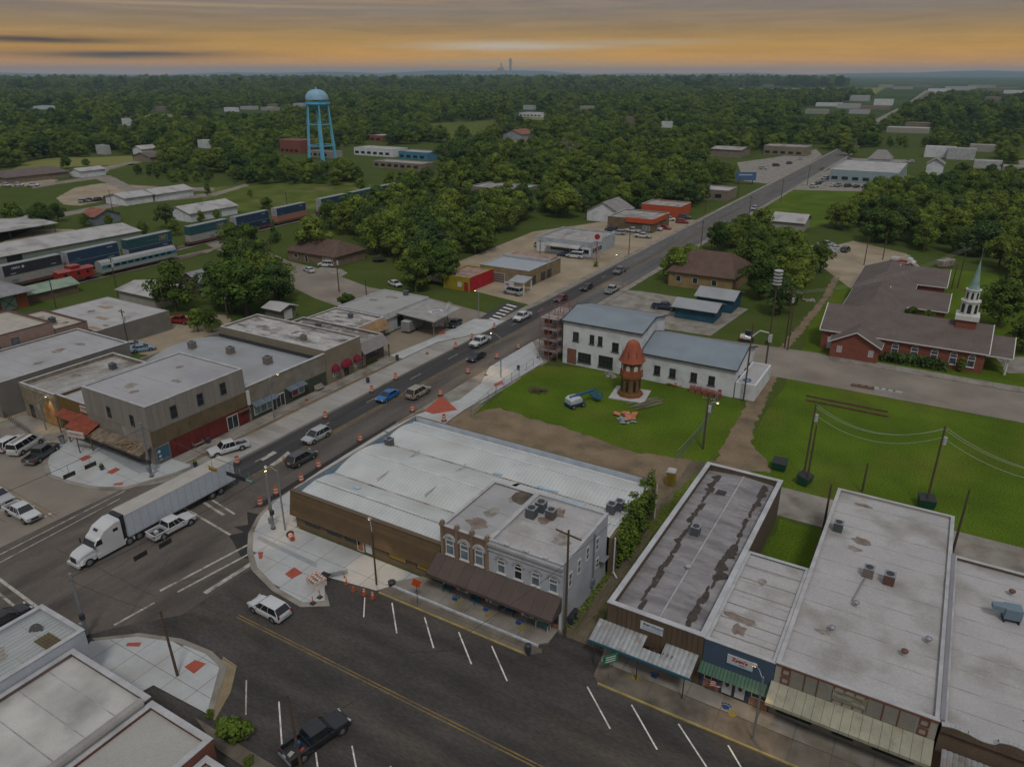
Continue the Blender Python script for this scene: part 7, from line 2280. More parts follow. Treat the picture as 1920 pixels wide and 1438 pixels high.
CC = {'umax': (0.028, 0.032, 0.04), 'blue': (0.024, 0.05, 0.095), 'emp': (0.022, 0.075, 0.088), 'white csx': (0.30, 0.285, 0.27), 'navy': (0.02, 0.035, 0.07), 'salmon': (0.33, 0.15, 0.10), 'rust': (0.14, 0.06, 0.045)}
NAME = {'umax': 'black', 'blue': 'dark blue', 'emp': 'teal', 'white csx': 'pale grey', 'navy': 'navy', 'salmon': 'salmon', 'rust': 'rust red'}


def container(y0, z, kind, label):
 L, H_ = 16.1, 2.75
 c = (tx(y0 + L / 2), y0 + L / 2, z)
 T = thing('freight_container', label, 'container', c, RAIL_ANG, 'containers on the freight train')
 m = mat('container_' + kind.replace(' ', '_'), CC[kind], 0.6, var=0.1, scale=0.8, coords='obj')
 b = MB()
 n = 54
 ys = [1.26, 1.22]
 for s in (-1, 1):
  vs, fs = [], []
  for i in range(n + 1):
   x = -L / 2 + L * i / n
   y = s * ys[i % 2]
   vs += [(x, y, 0), (x, y, H_)]
  for i in range(n):
   f = (2 * i, 2 * i + 2, 2 * i + 3, 2 * i + 1)
   fs.append(f if s < 0 else f[::-1])
  b.add(vs, fs)
 b.box(-L / 2, -L / 2 + .05, -1.25, 1.25, 0, H_).box(L / 2 - .05, L / 2, -1.25, 1.25, 0, H_)
 b.build('walls', m, T)
 MB().box(-L / 2, L / 2, -1.28, 1.28, H_ - .02, H_ + .06).build('roof', mat('container_roof', (0.25, 0.265, 0.265), 0.7, var=0.1, coords='obj'), T)
 for e in (-1, 1):
  MB().obox((e * (L / 2 - .08), 0, H_ / 2), (.17, 2.6, H_ + .04)).build('end_frame', mat('container_end', (0.27, 0.28, 0.28), 0.7, coords='obj') if kind == 'umax' or kind == 'blue' else m, T)
 F = ((0, -1.27), (1, 0), (0, -1))
 wp = plain('white_print', (0.45, 0.48, 0.52))
 if kind == 'emp':
  q = MB()
  for a0, a1, c0, c1 in ((3.2, 6.4, .55, .68), (3.2, 6.4, 1.95, 2.08), (3.2, 3.33, .68, 1.95), (6.27, 6.4, .68, 1.95)):
   fbox(q, F, a0, a1, 0.0, .02, c0, c1)
  q.build('emblem_frame', plain('gold_print', (0.30, 0.27, 0.15)), T)
  text('EMP', 1.15, F, 4.8, 1.3, .02, plain('gold_print', (0.30, 0.27, 0.15)), T, bold=.03)
  q = MB()
  fbox(q, F, -1.2, 2.8, 0, .02, 1.2, 1.32)
  q.build('stripe', plain('pale_teal_print', (0.10, 0.16, 0.17)), T)
 elif kind == 'umax':
  text('UMAX', .8, F, -4.6, 1.75, .02, wp, T, bold=.02)
  q = MB()
  q.obox((-2.7, -1.285, 1.75), (.6, .02, .6), 0, ry=R(45))
  q.build('emblem', wp, T)
  q = MB()
  fbox(q, F, -6.2, -4.8, 0, .02, .35, .5)
  fbox(q, F, 4.8, 6.2, 0, .02, .7, .85)
  q.build('print_line', wp, T)
 elif kind == 'white csx':
  text('CSX', 1.0, F, -5.5 if y0 < 100 else 0.8, 1.3, .02, plain('csx_blue', (0.05, 0.15, 0.28)), T, bold=.03)
 elif kind in ('blue', 'navy'):
  q = MB()
  fbox(q, F, 4.2, 6.0, 0, .02, 1.85, 2.15)
  fbox(q, F, -5.6, -4.4, 0, .02, .5, .62)
  q.build('print_line', plain('dim_print', (0.22, 0.26, 0.31)), T)
 return T


WORDS = ['first from the left', 'second from the left', 'third from the left', 'fourth from the left', 'fifth from the left', 'sixth from the left', 'seventh from the left', 'eighth from the left', 'last before the trees']
for i, (y0, up, lo) in enumerate(STACK):
 cx, cy = tx(y0 + 8), y0 + 8
 T = thing('well_car', 'low rust brown well car under the %s container stack' % WORDS[i], 'rail car', (cx, cy, 0.36), RAIL_ANG, 'well cars of the freight train')
 for s in (-1, 1):
  MB().box(-8.6, 8.6, s * 1.3, s * 1.42, .45, 1.15).build('side_sill', M_RUST, T)
 MB().box(-9.3, -8.3, -1.4, 1.4, .7, 1.2).build('end_platform', M_RUST, T)
 MB().box(8.3, 9.3, -1.4, 1.4, .7, 1.2).build('end_platform', M_RUST, T)
 for x in (-8.8, 8.8):
  for s in (-1, 1):
   MB().tube((x, s * .6, .42), (x, s * .85, .42), .42, .42, 12).build('wheel', M_DARK, T)
 container(y0, 0.75, lo, '%s container in the lower tier of the stack %s' % (NAME[lo], WORDS[i]))
 container(y0, 3.58, up, '%s container on top of the stack %s' % (NAME[up], WORDS[i]))
# caboose and passenger coach on the siding
T = thing('caboose', 'bright red caboose with a cupola on the siding', 'rail car', (-200.3, 108.6, 0.3), R(90))
MB().box(-4.6, 4.6, -1.45, 1.45, 1.0, 3.3).build('body', paint('red'), T)
MB().loft([[(-4.9, -1.6, 3.3), (4.9, -1.6, 3.3), (4.9, 1.6, 3.3), (-4.9, 1.6, 3.3)], [(-4.9, -.9, 3.65), (4.9, -.9, 3.65), (4.9, .9, 3.65), (-4.9, .9, 3.65)]]).build('roof', mat('faded_red_roof', (0.30, 0.085, 0.075), 0.8), T)
MB().box(-1.2, 1.2, -1.2, 1.2, 3.5, 4.4).build('cupola', paint('red'), T)
MB().box(-1.4, 1.4, -1.35, 1.35, 4.4, 4.52).build('cupola_roof', MATS['faded_red_roof'], T)
MB().box(-5.6, 5.6, -1.4, 1.4, .75, 1.0).build('frame', M_DARK, T)
for x in (-3, 0.5, 3):
 MB().obox((x, -1.46, 2.4), (.7, .04, .8)).build('window', M_CARGLASS, T)
for x in (-3.6, 3.6):
 for s in (-1, 1):
  MB().tube((x, s * .55, .42), (x, s * .9, .42), .42, .42, 12).build('wheel', M_DARK, T)
T = thing('passenger_coach', 'silver and blue passenger coach on the siding behind the caboose', 'rail car', (-200.6, 127.6, 0.3), R(91))
rr = lambda x: [(x, -1.5, .9), (x, 1.5, .9), (x, 1.52, 2.9), (x, 1.2, 3.7), (x, .5, 4.05), (x, -.5, 4.05), (x, -1.2, 3.7), (x, -1.52, 2.9)]
MB().loft([rr(-12), rr(12)]).build('body', mat('stainless_coach', (0.33, 0.34, 0.33), 0.5, 0.3, var=0.1, coords='obj'), T)
for s in (-1, 1):
 MB().box(-11.9, 11.9, s * 1.53, s * 1.55, 2.0, 2.9).build('blue_band', plain('coach_blue', (0.03, 0.15, 0.23)), T)
 for k in range(10):
  MB().obox((-9.5 + k * 2.1, s * 1.56, 2.45), (1.4, .03, .6)).build('window', M_CARGLASS, T)
for x in (-8.8, 8.8):
 for s in (-1, 1):
  MB().tube((x, s * .55, .42), (x, s * .9, .42), .42, .42, 12).build('wheel', M_DARK, T)
MB().box(-11, 11, -1.2, 1.2, .5, .9).build('underframe', M_DARK, T)

# ------------------------------------------------------------------ poles, wires, lamps
def wire(a, b, sag, r=0.018, name='power_line', label='thin overhead wire', m=None, n=14):
 q = MB()
 pts = []
 for i in range(n + 1):
  t = i / n
  pts.append((a[0] + (b[0] - a[0]) * t, a[1] + (b[1] - a[1]) * t, a[2] + (b[2] - a[2]) * t - sag * 4 * t * (1 - t)))
 q.path(pts, r, 4)
 return tag(q.build(name, m or M_DARK), label, 'wire')


def pole(x, y, h, label, arm=0, r=0.15, lean=(0, 0), m=None, arm_ang=0.0, drum=False, cat='utility pole', group=None):
 T = thing('utility_pole', label, cat, (x, y, 0), group=group)
 MB().tube((0, 0, 0), (lean[0], lean[1], h), r, r * 0.7, 8).build('shaft', m or M_WOODP, T)
 if arm:
  c, s = math.cos(arm_ang), math.sin(arm_ang)
  MB().obox((lean[0], lean[1], h - 0.5), (arm, 0.11, 0.13), arm_ang).build('crossarm', M_WOODP, T)
  for k in (-1, -.6, .6, 1):
   MB().tube((lean[0] + c * k * arm * .46, lean[1] + s * k * arm * .46, h - .42), (lean[0] + c * k * arm * .46, lean[1] + s * k * arm * .46, h - .2), .05, .04, 6).build('insulator', M_COPING, T)
 if drum:
  MB().tube((.3, 0, h - 2.4), (.3, 0, h - 1.4), .24, .24, 10).build('transformer', M_COPING, T)
 return T


pole(-25.3, 53.4, 12.6, 'tall dark utility pole at the corner of the blue-grey shop', 2.9, arm_ang=R(-8))
pole(-54.1, 30.3, 7.4, 'bare wooden pole on the white pavement at lower left', r=0.14, lean=(-.5, 0))
pole(-37.0, 29.0, 7.2, 'wooden pole standing in front of the black pickup', r=0.14, lean=(-.6, .2))
pole(-136.9, 66.1 - 13, 10.0, 'dark pole leaning in front of the long grey shed', lean=(-.5, 0), r=.16)
for x, y, h, lb, a, d in [(-178.0, 106.1, 10.0, 'pole with crossarm between the white store and the caboose', 2.2, True), (-134.7, 80.3, 10.1, 'pole with a drum behind the silver and blue cars', 1.8, True), (-181.4, 92.3, 7.0, 'pole in front of the green roofed shelter', 0, False),
        (-11.0, 99.1, 11.0, 'left pole of the white wires at the lawn', 0, True), (-10.2, 96.6, 9.2, 'shorter pole beside the left wire pole', 0, False), (-3.4, 98.7, 4.4, 'short stub pole at the lawn edge', 0, False), (-6.3, 85.6, 7.0, 'bare pole in the small grass yard', 0, False),
        (4.2, 98.8, 11.6, 'right pole of the white wires at the lawn', 0, True), (7.6, 89.3, 8.5, 'bare pole behind the right white roof', 0, False), (-25.0, 120.8, 14.0, 'very tall dark pole at the white annex corner', 0, False),
        (-24.7, 152.3, 12.0, 'pole with wide white crossarm by the dirt track', 3.6, True), (-23.9, 151.2, 9.0, 'dark pole just beside the wide crossarm pole', 0, False), (4.5, 223.0, 10.9, 'pole carrying wires behind the church', 1.8, False), (3.2, 221.0, 6.5, 'short pole beside the church wire pole', 0, False),
        (-25.6, 99.9, 8.6, 'pole with a lit lamp at the lawn fence corner', 1.6, True), (-150.5, 99.8, 8.0, 'thin pole behind the red pickup', 0, False), (-139.1, 107.5, 7.2, 'grey pole by the small trees', 0, True), (-132.6, 137.4, 9.6, 'pole with transformer on the side street', 0, True),
        (-119.5, 133.0, 6.0, 'short pole behind the garage', 0, False), (-101.2, 187.8, 7.8, 'thin pole between the tan shop and the diner', 0, False), (-84.6, 215.0, 9.0, 'pale pole at the diner entrance', 0, False), (-67.2, 232.0, 9.5, 'roadside pole opposite the diner', 1.8, False), (-66.8, 290.0, 9.5, 'roadside pole beyond the bungalow trees', 1.8, False),
        (-66.6, 345.0, 9.5, 'roadside pole at the sloping meadow', 1.8, False), (-66.5, 405.0, 9.5, 'roadside pole at the dealership', 1.8, False), (-86.5, 350.0, 9.5, 'left roadside pole across from the meadow', 1.8, False), (-86.5, 300.0, 9.5, 'left roadside pole beyond the orange annex', 1.8, False),
        (-6.0, 265.0, 9.0, 'dark pole left in the wrecker yard', 0, False), (-16.0, 248.0, 9.0, 'dark pole at the front of the wrecker yard', 0, False), (-20.0, 238.0, 8.5, 'leaning pole behind the church car park', 0, False), (-290.0, 178.0, 9.5, 'pole on the gravel lot beyond the railway', 0, False),
        (-318.0, 262.0, 9.5, 'pole in the field beyond the railway', 0, False), (-226.0, 210.0, 9.5, 'pole beside the freight train', 1.6, False), (-156.0, 188.0, 9.0, 'pole behind the brown roofed house', 1.6, False), (-161.5, 141.0, 9.5, 'tall pole by the side street houses', 1.8, False)]:
 pole(x, y, h, lb, a, drum=d)
M_WIREW = plain('bare_wire', (0.36, 0.38, 0.33), 0.5, .3)
for dz, dx, w_ in ((0.0, .25, 'upper'), (-.12, -.15, 'middle'), (-1.3, 0, 'lower')):
 wire((-11 + dx, 99.1, 10.9 + dz), (4.2 + dx, 98.8, 11.4 + dz), 2.3, .03, label='%s sagging white wire over the big lawn' % w_, m=M_WIREW)
 wire((4.2 + dx, 98.8, 11.4 + dz), (24 + dx, 98.6, 10.5 + dz), 2.6, .03, label='%s sagging white wire leaving the picture at right' % w_, m=M_WIREW)
for k in range(3):
 wire((-24.7 - 1 + k, 152.3, 11.7), (4.5 - .6 + k * .6, 223, 10.4), 2.2, .022, label='%s long wire across the church roofs' % ('left', 'middle', 'right')[k], m=M_WIREW)
 wire((-66.5 + (k - 1) * .7, 232, 9.1), (-66.5 + (k - 1) * .7, 405, 9.1), 3.0, .02, label='%s of the wires along the far main road' % ('left', 'middle', 'right')[k])
wire((-25.3, 53.4, 9.5), (-25.4, 64.2, 7.4), .3, .02, label='service wire to the rear of the blue-grey shop')
wire((-25.3, 53.4, 9.0), (-34, 26, 8.0), 1.0, .022, label='dark wire crossing the near street from the tall pole')
wire((-54.4, 30.3, 7.2), (-37.5, 29.2, 6.9), .5, .02, label='wire between the two wooden poles at the bottom')
wire((-54.4, 30.3, 7.2), (-66.6, 29, 7.0), .3, .02, label='wire from the bare pole to the signal pole')

LAMP_M = plain('lit_lamp', (0.9, 0.75, 0.45), emit=((1.0, 0.72, 0.34), 14.0))


def street_lamp(x, y, h, ax, ay, label, wood=False, energy=260, tilt=0.0):
 T = thing('street_lamp', label, 'street lamp', (x, y, 0))
 MB().tube((0, 0, 0), (0, 0, h), .11, .08, 8).build('post', M_WOODP if wood else M_STEEL, T)
 q = MB().tube((0, 0, h - .3), (ax * .5, ay * .5, h + .25), .045, .045, 6).tube((ax * .5, ay * .5, h + .25), (ax, ay, h + .2), .045, .045, 6)
 q.build('arm', M_STEEL, T)
 hd = MB().loft([[(ax - .22, ay - .14, h + .12), (ax + .22, ay - .14, h + .12), (ax + .22, ay + .14, h + .12), (ax - .22, ay + .14, h + .12)], [(ax - .16, ay - .1, h + .3), (ax + .16, ay - .1, h + .3), (ax + .16, ay + .1, h + .3), (ax - .16, ay + .1, h + .3)]]).build('lamp_head', M_COPING, T)
 MB().box(ax - .15, ax + .15, ay - .1, ay + .1, h + .08, h + .118).build('lens', LAMP_M, hd)
 ld = bpy.data.lights.new('lamp_light', 'SPOT')
 ld.energy = energy
 ld.color = (1.0, 0.66, 0.27)
 ld.spot_size = R(62)
 ld.spot_blend = .5
 ld.shadow_soft_size = .12
 lo = bpy.data.objects.new('lamp_light', ld)
 COL.objects.link(lo)
 lo.parent = T
 lo.location = (ax, ay, h + .04)
 return T


street_lamp(-46.8, 50.1, 7.0, -1.7, 1.6, 'lit street lamp on a dark pole before the brown siding', True, 420)
street_lamp(-6.0, 50.2, 7.0, -.9, .8, 'lit street lamp in front of the cream shop', False, 420)
street_lamp(-63.4, 52.6, 8.6, -1.4, -.4, 'lit street lamp beside the signal pole', False, 500)
street_lamp(-66.4, 108.7, 8.0, -2.4, .6, 'lit street lamp beside the main road by the lawn fence', False, 700)
street_lamp(-72.0, 180.0, 8.0, -2.2, 0, 'lit street lamp beyond the white hall', False, 700)
street_lamp(-117.0, 53.6, 5.2, 0, 1.1, 'lit lamp shining on the arched mural', False, 300)
street_lamp(-25.9, 100.6, 7.2, 1.4, .6, 'lit lamp on the pole at the lawn fence', False, 120)
street_lamp(-88.8, 74.6, 7.4, .3, 1.6, 'slim street lamp before the green shop fronts', False, 60)
street_lamp(-89.0, 136.2, 6.6, -.8, 0, 'slim street lamp at the dark crossing patch', False, 60)

# signals hung on wires between steel poles
for x, y, h, lb in ((-64.9, 52.1, 8.2, 'steel signal pole with cabinets at the repaired corner'), (-89.3, 52.6, 8.4, 'steel signal pole at the clad corner building'), (-66.6, 29.2, 7.6, 'steel signal pole behind the white corner shop')):
 T = thing('signal_pole', lb, 'signal pole', (x, y, 0))
 MB().tube((0, 0, 0), (0, 0, h), .2, .14, 10).build('shaft', M_STEEL, T)
 MB().tube((0, 0, 0), (0, 0, .25), .3, .3, 10).build('base', M_DARK, T)
 MB().obox((.26, -.1, 2.6), (.4, .4, .6)).build('signal_box', M_DARK, T)
 MB().obox((-.28, .1, 2.9), (.3, .3, .5)).build('pedestrian_signal', plain('signal_yellow', (0.32, 0.20, 0.02)), T)
 MB().obox((0, -.3, 1.4), (.5, .25, .8)).build('cabinet', M_STEEL, T)
wire((-64.9, 52.1, 7.6), (-66.6, 29.2, 7.2), .5, .03, name='span_wire', label='span wire along the right side of the crossing')
wire((-64.9, 52.1, 7.7), (-89.3, 52.6, 7.8), .5, .03, name='span_wire', label='span wire along the far side of the crossing')
wire((-89.3, 52.6, 7.6), (-89.0, 28, 7.2), .5, .03, name='span_wire', label='span wire along the left side of the crossing')


def signal(x, y, rz, label, yellow=False, z=6.0):
 T = thing('traffic_signal', label, 'traffic signal', (x, y, z), rz, 'traffic signals hung over the crossing')
 MB().box(-.75, .75, -.06, .0, -.28, .28).build('backplate', plain('signal_yellow', (0.32, 0.20, 0.02)) if yellow else M_BLACKP, T)
 MB().box(-.55, .55, -.2, -.06, -.17, .17).build('housing', plain('signal_yellow', (0.32, 0.20, 0.02)) if yellow else M_BLACKP, T)
 for k, c in enumerate(((0.10, 0.02, 0.02), (0.10, 0.07, 0.02), (0.02, 0.08, 0.04))):
  MB().tube((-.35 + k * .35, -.2, 0), (-.35 + k * .35, -.24, 0), .13, .13, 10).build('lens', plain('lens_%d' % k, c, .3), T)
 MB().tube((0, -.05, .2), (0, -.05, 1.4), .03, .03, 5).build('hanger', M_STEEL, T)
 return T


signal(-88.4, 41.7, R(90), 'black signal head nearest the street on the left wire')
signal(-88.5, 44.5, R(90), 'black signal head nearest the pavement on the left wire')
signal(-65.6, 35.7, R(-90), 'black signal head left of two on the right wire')
signal(-65.3, 38.4, R(-90), 'black signal head right of two on the right wire')
signal(-74.3, 51.8, 0, 'yellow signal head over the trailer', True)
signal(-71.2, 51.9, R(180), 'black signal head left of the green street sign')
signal(-69.4, 51.9, R(180), 'black signal head closest to the green street sign')
T = thing('street_sign', 'green street name plate hanging on the far span wire', 'sign', (-67.9, 52.0, 6.1))
MB().box(-.75, .75, -.03, .03, -.2, .2).build('plate', plain('sign_green', (0.01, 0.15, 0.07)), T)
MB().box(-.5, .5, -.04, -.03, -.07, .07).build('lettering', M_FRAMEW, T)
MB().tube((0, 0, .2), (0, 0, 1.3), .025, .025, 4).build('hanger', M_STEEL, T)

# ------------------------------------------------------------------ road works
M_OR = plain('barrel_orange', (0.42, 0.075, 0.02), .6)
M_OR2 = plain('faded_orange', (0.40, 0.16, 0.10), .6)
M_STR = plain('reflective_white', (0.55, 0.5, 0.45), .5)
BAR = None


def barrel(x, y, z, label, lying=False):
 global BAR
 if BAR is None:
  BAR = thing('traffic_barrel', label, 'barrel', group='orange road work barrels')
  for k, (z0, z1, r0, r1) in enumerate([(.08, .3, .30, .29), (.3, .48, .285, .275), (.48, .66, .27, .265), (.66, .84, .26, .25), (.84, 1.0, .245, .235)]):
   MB().tube((0, 0, z0), (0, 0, z1), r0, r1, 14).build('band', M_STR if k in (1, 3) else M_OR, BAR)
  MB().tube((0, 0, 0), (0, 0, .08), .42, .40, 12).build('base', M_BLACKP, BAR)
  MB().box(-.03, .03, -.16, .16, 1.0, 1.08).build('handle', M_OR, BAR)
  T = BAR
 else:
  T = copy_tree(BAR)
 T.location = (x, y, z)
 T['label'] = label
 T.scale = (1.15, 1.15, 1.15)
 if lying:
  T.rotation_euler = (R(90), 0, R(60))
 return T


for x, y, z, lb in [(-82.2, 61.4, .04, 'orange barrel near the white pickup at the red shop front'), (-70.6, 55.2, .04, 'orange barrel at the tar patch by the crossing'), (-70.9, 58.2, .04, 'orange barrel just past the tar patch'), (-70.5, 62.4, .04, 'orange barrel left of the blue parapet'),
     (-82.0, 79.2, .04, 'orange barrel beside the silver SUV lane'), (-71.6, 75.8, .04, 'orange barrel beside the far roof vault'), (-82.6, 91.4, .04, 'orange barrel just left of the blue sedan'), (-82.7, 98.2, .04, 'orange barrel behind the blue sedan'), (-71.2, 96.2, .16, 'orange barrel at the red paving wedge'),
     (-71.2, 66.5, .04, 'orange barrel beside the dark grey SUV'), (-73.0, 107.5, .04, 'orange barrel below the lit road lamp'), (-72.4, 117.0, .04, 'orange barrel in the shade of the scaffold'), (-82.8, 117.8, .04, 'orange barrel behind the work pickup'), (-82.9, 124.0, .04, 'orange barrel by the slim street lamp'),
     (-82.6, 132.5, .04, 'orange barrel at the dark crossing'), (-71.6, 124.0, .04, 'orange barrel at the scaffold foot'), (-64.6, 88.0, .16, 'orange barrel on the pale pavement by the lawn'), (-71.4, 88.5, .04, 'orange barrel beside the champagne SUV')]:
 barrel(x, y, z, lb)
barrel(-61.8, 51.9, .5, 'orange barrel lying on its side by the signal pole', True)
CONE = None
for i, (px, py, lb) in enumerate([(646, 1085, 'first channelizer post at the pit'), (650, 1095, 'second channelizer post at the pit'), (663, 1108, 'single post between pit and cones'), (683, 1115, 'left of the two big cones at the kerb'), (699, 1122, 'right of the two big cones at the kerb'), (587, 1133, 'left post on the white kerb tip'), (600, 1122, 'right post on the white kerb tip'),
          (575, 752, 'small cone before the green shop fronts'), (911, 705, 'cone on the pavement by the lawn fence'), (1008, 672, 'cone at the scaffold gate'), (801, 664, 'small cone on the pale parking lane')]):
 x, y = G(px, py)
 big = i in (3, 4)
 T = thing('traffic_cone', 'orange ' + lb, 'cone', (x, y, .16 if i > 4 else .04), group='orange cones and posts')
 hh, rr0 = (1.1, .2) if big else (.95, .09)
 MB().box(-.26, .26, -.26, .26, 0, .07).build('foot', M_BLACKP if i in (5, 6) else plain('dark_orange', (0.22, 0.045, 0.02)), T)
 MB().tube((0, 0, .07), (0, 0, hh), rr0, .035, 10).build('cone', M_OR, T)
 for z0 in (.45, .7):
  MB().tube((0, 0, z0), (0, 0, z0 + .12), rr0 * (1 - z0 / hh * .8) + .012, rr0 * (1 - (z0 + .12) / hh * .8) + .012, 10).build('band', M_STR, T)
T = thing('striped_barrier', 'folding barrier with orange and white stripes on the white corner', 'barrier', (*G(585, 1103), .16), R(-12))
for j in range(3):
 MB().box(-1.0 + .05, 1.0, j * .55 - .02, j * .55 + .26, .9, .94).build('panel', M_STR, T)
 for k in range(5):
  MB().box(-.85 + k * .4, -.68 + k * .4, j * .55 - .02, j * .55 + .26, .94, .947).build('stripe', M_OR, T)
for x in (-.8, .8):
 MB().box(x - .04, x + .04, -.1, 1.4, 0, .9).build('leg', M_STR, T)
T = thing('open_pit', 'open excavation with reinforcing bars and a black grate', 'pit', (*G(615, 1080), .04))
MB().box(-1.2, .8, -.6, .5, 0, .02).build('muddy_hole', M_PATCH, T)
for k in range(6):
 MB().tube((-.9 + k * .2, -.5, .05), (1.6 + k * .1, 1.5 - k * .1, .5), .02, .02, 4).build('steel_bar', M_DARK, T)
MB().box(-.9, .3, -.5, .3, .05, .12).build('grate', M_BLACKP, T)
for nm, lb, px, py, h, w, hh, c in [('work_sign', 'orange road work sign on a stick before the brown siding', 783, 1132, 2.6, .9, .9, (0.50, 0.06, 0.01))]:
 T = thing(nm, lb, 'sign', (*G(px, py), .1))
 MB().tube((0, 0, 0), (0, 0, h), .03, .03, 5).build('post', M_DARK, T)
 MB().obox((0, 0, h), (w, .03, hh), R(20), ry=R(20)).build('plate', plain('work_orange', c), T)
T = thing('street_sign_post', 'green street sign on a post before the tin awning', 'sign', (*G(1142, 1275), .15), R(50))
MB().tube((0, 0, 0), (0, 0, 2.3), .04, .04, 6).build('post', M_STEEL, T)
MB().box(-.75, .75, -.03, .03, 1.9, 2.9).build('plate', plain('sign_green', (0.01, 0.15, 0.07)), T)
for z in (2.15, 2.4, 2.65):
 MB().box(-.5, .5, -.04, -.03, z - .05, z + .05).build('lettering', M_FRAMEW, T)
T = thing('pole_sign', 'restaurant pole sign on the left white pavement', 'sign', (*G(151, 851), .15), R(12))
MB().tube((0, 0, 0), (0, 0, 2.6), .07, .07, 6).build('post', M_DARK, T)
MB().box(-1.5, 1.5, -.12, .12, 2.6, 3.5).build('panel', plain('ivory_sign', (0.47, 0.42, 0.37)), T)
text('CASTANEDAS', .42, ((0, -.12), (1, 0), (0, -1)), 0, 3.1, .01, plain('maroon_ink', (0.25, 0.03, 0.07)), T, sx=.9)
T = thing('diner_sign', 'tall diner sign with a red disc on a red post', 'sign', (*G(1118, 493), 0), R(20))
MB().tube((0, 0, 0), (0, 0, 7.5), .12, .12, 8).build('post', paint('red'), T)
MB().box(-2.2, 1.4, -.12, .12, 6.4, 9.0).build('panel', plain('white_panel', (0.5, 0.5, 0.5)), T)
q = MB().tube((0, -.12, 7.8), (0, -.2, 7.8), .8, .8, 18)
q.build('red_disc', paint('red'), T)
MB().box(-1.0, 1.0, -.1, .1, 1.4, 2.4).build('menu_board', M_CREAM, T)
T = thing('blue_billboard', 'blue roadside billboard by the far car park', 'billboard', (*G(1397, 346), 0), R(25))
for x in (-3.5, 3.5):
 MB().tube((x, 0, 0), (x, 0, 4), .2, .2, 6).build('post', M_DARK, T)
MB().box(-5, 5, -.2, .2, 2, 6).build('panel', plain('billboard_blue', (0.05, 0.12, 0.26)), T)
MB().box(-3.6, 3.0, -.23, -.2, 4.4, 5.0).build('print', plain('billboard_white', (0.35, 0.42, 0.52)), T)
T = thing('siren_pole', 'warning siren with stacked white dishes on a tall pole', 'siren', (-24.9, 135.8, 0))
MB().tube((0, 0, 0), (0, 0, 17), .17, .12, 8).build('shaft', M_WOODP, T)
for k in range(5):
 MB().lathe([(.2, 17 + k * .6), (.8, 17.15 + k * .6), (.8, 17.3 + k * .6), (.2, 17.45 + k * .6)], 14).build('horn_ring', plain('siren_grey', (0.38, 0.39, 0.40)), T)
MB().obox((.2, -.1, 7), (.6, .4, 1.5)).build('control_box', M_COPING, T)
T = thing('sign_boards', 'two white notice boards leaning together on the forecourt', 'board', (*G(822, 617), .05), R(20))
MB().box(-1.4, 0, -.05, .05, .5, 2.3).build('board', plain('white_panel', (0.5, 0.5, 0.5)), T)
MB().box(.02, 1.3, -.05, .05, .7, 2.6).build('board', plain('pinkish_panel', (0.45, 0.38, 0.40)), T)
for x in (-1.2, -.2, .2, 1.1):
 MB().box(x - .04, x + .04, -.04, .04, 0, .7).build('leg', M_DARK, T)
T = thing('flag', 'small striped flag stuck by the blue shop window', 'flag', (*G(1352, 1310), .17), R(200))
MB().tube((0, 0, 0), (.2, 0, 1.9), .015, .015, 4).build('staff', M_STEEL, T)
for k in range(7):
 MB().add([(.2 + .9 * i / 6, .08 * math.sin(i), 1.1 + k * .1) for i in range(7)] + [(.2 + .9 * i / 6, .08 * math.sin(i), 1.2 + k * .1) for i in range(7)], [(i, i + 1, i + 8, i + 7) for i in range(6)]).build('stripe', paint('red') if k % 2 == 0 else M_FRAMEW, T)
MB().box(.2, .6, -.09, .09, 1.45, 1.81).build('canton', paint('navy'), T)

# ------------------------------------------------------------------ street furniture
M_TEAL = plain('teal_wood', (0.015, 0.105, 0.135), .7)
M_MINT = plain('mint_wood', (0.10, 0.27, 0.23), .7)


def bench(px, py, rz, w, m, label, z=.32, legs=None):
 T = thing('bench', label, 'bench', (*G(px, py), z), R(rz))
 for k in range(4):
  MB().box(-w / 2, w / 2, -.25 + k * .13, -.14 + k * .13, .42, .46).build('seat_slat', m, T)
  MB().obox((0, .32 + .03 * k, .55 + k * .14), (w, .03, .12), 0, rx=-.2).build('back_slat', m, T)
 for s in (-1, 1):
  MB().box(s * w / 2 - .04, s * w / 2 + .04, -.28, -.2, 0, .62).build('leg', legs or m, T)
  MB().box(s * w / 2 - .04, s * w / 2 + .04, .24, .32, 0, .95).build('leg', legs or m, T)
  MB().box(s * w / 2 - .05, s * w / 2 + .05, -.3, .32, .6, .65).build('arm', legs or m, T)
 return T


bench(839, 1112, 10, .8, M_TEAL, 'teal chair left under the brown awning')
bench(889, 1133, -20, .8, M_TEAL, 'teal chair under the middle of the awning')
bench(951, 1152, 0, 1.7, M_TEAL, 'wide teal bench with dark legs under the awning', legs=M_DARK)
bench(1018, 1182, -5, 1.4, M_MINT, 'mint bench with white arms at the right end of the awning', legs=M_FRAMEW)
bench(1262, 1262, 0, 1.5, M_DARK, 'dark bench in the shade of the tin awning', z=.18)
bench(374, 838, 90, 1.7, M_GREYW, 'grey bench against the red shop front', z=.16)
bench(600, 733, 90, 1.8, M_CREAM, 'pale bench before the dark green shop', z=.16)


def bin_(px, py, r, h, m, label, z=.15, lid=True, cat='bin'):
 T = thing('litter_bin', label, cat, (*G(px, py), z))
 MB().lathe([(r * .85, 0), (r, h * .9), (r, h)], 14).build('drum', m, T)
 if lid:
  MB().lathe([(r * 1.06, h), (r * 1.0, h + .06), (r * .4, h + .16)], 14).build('lid', M_DARK, T)
 return T


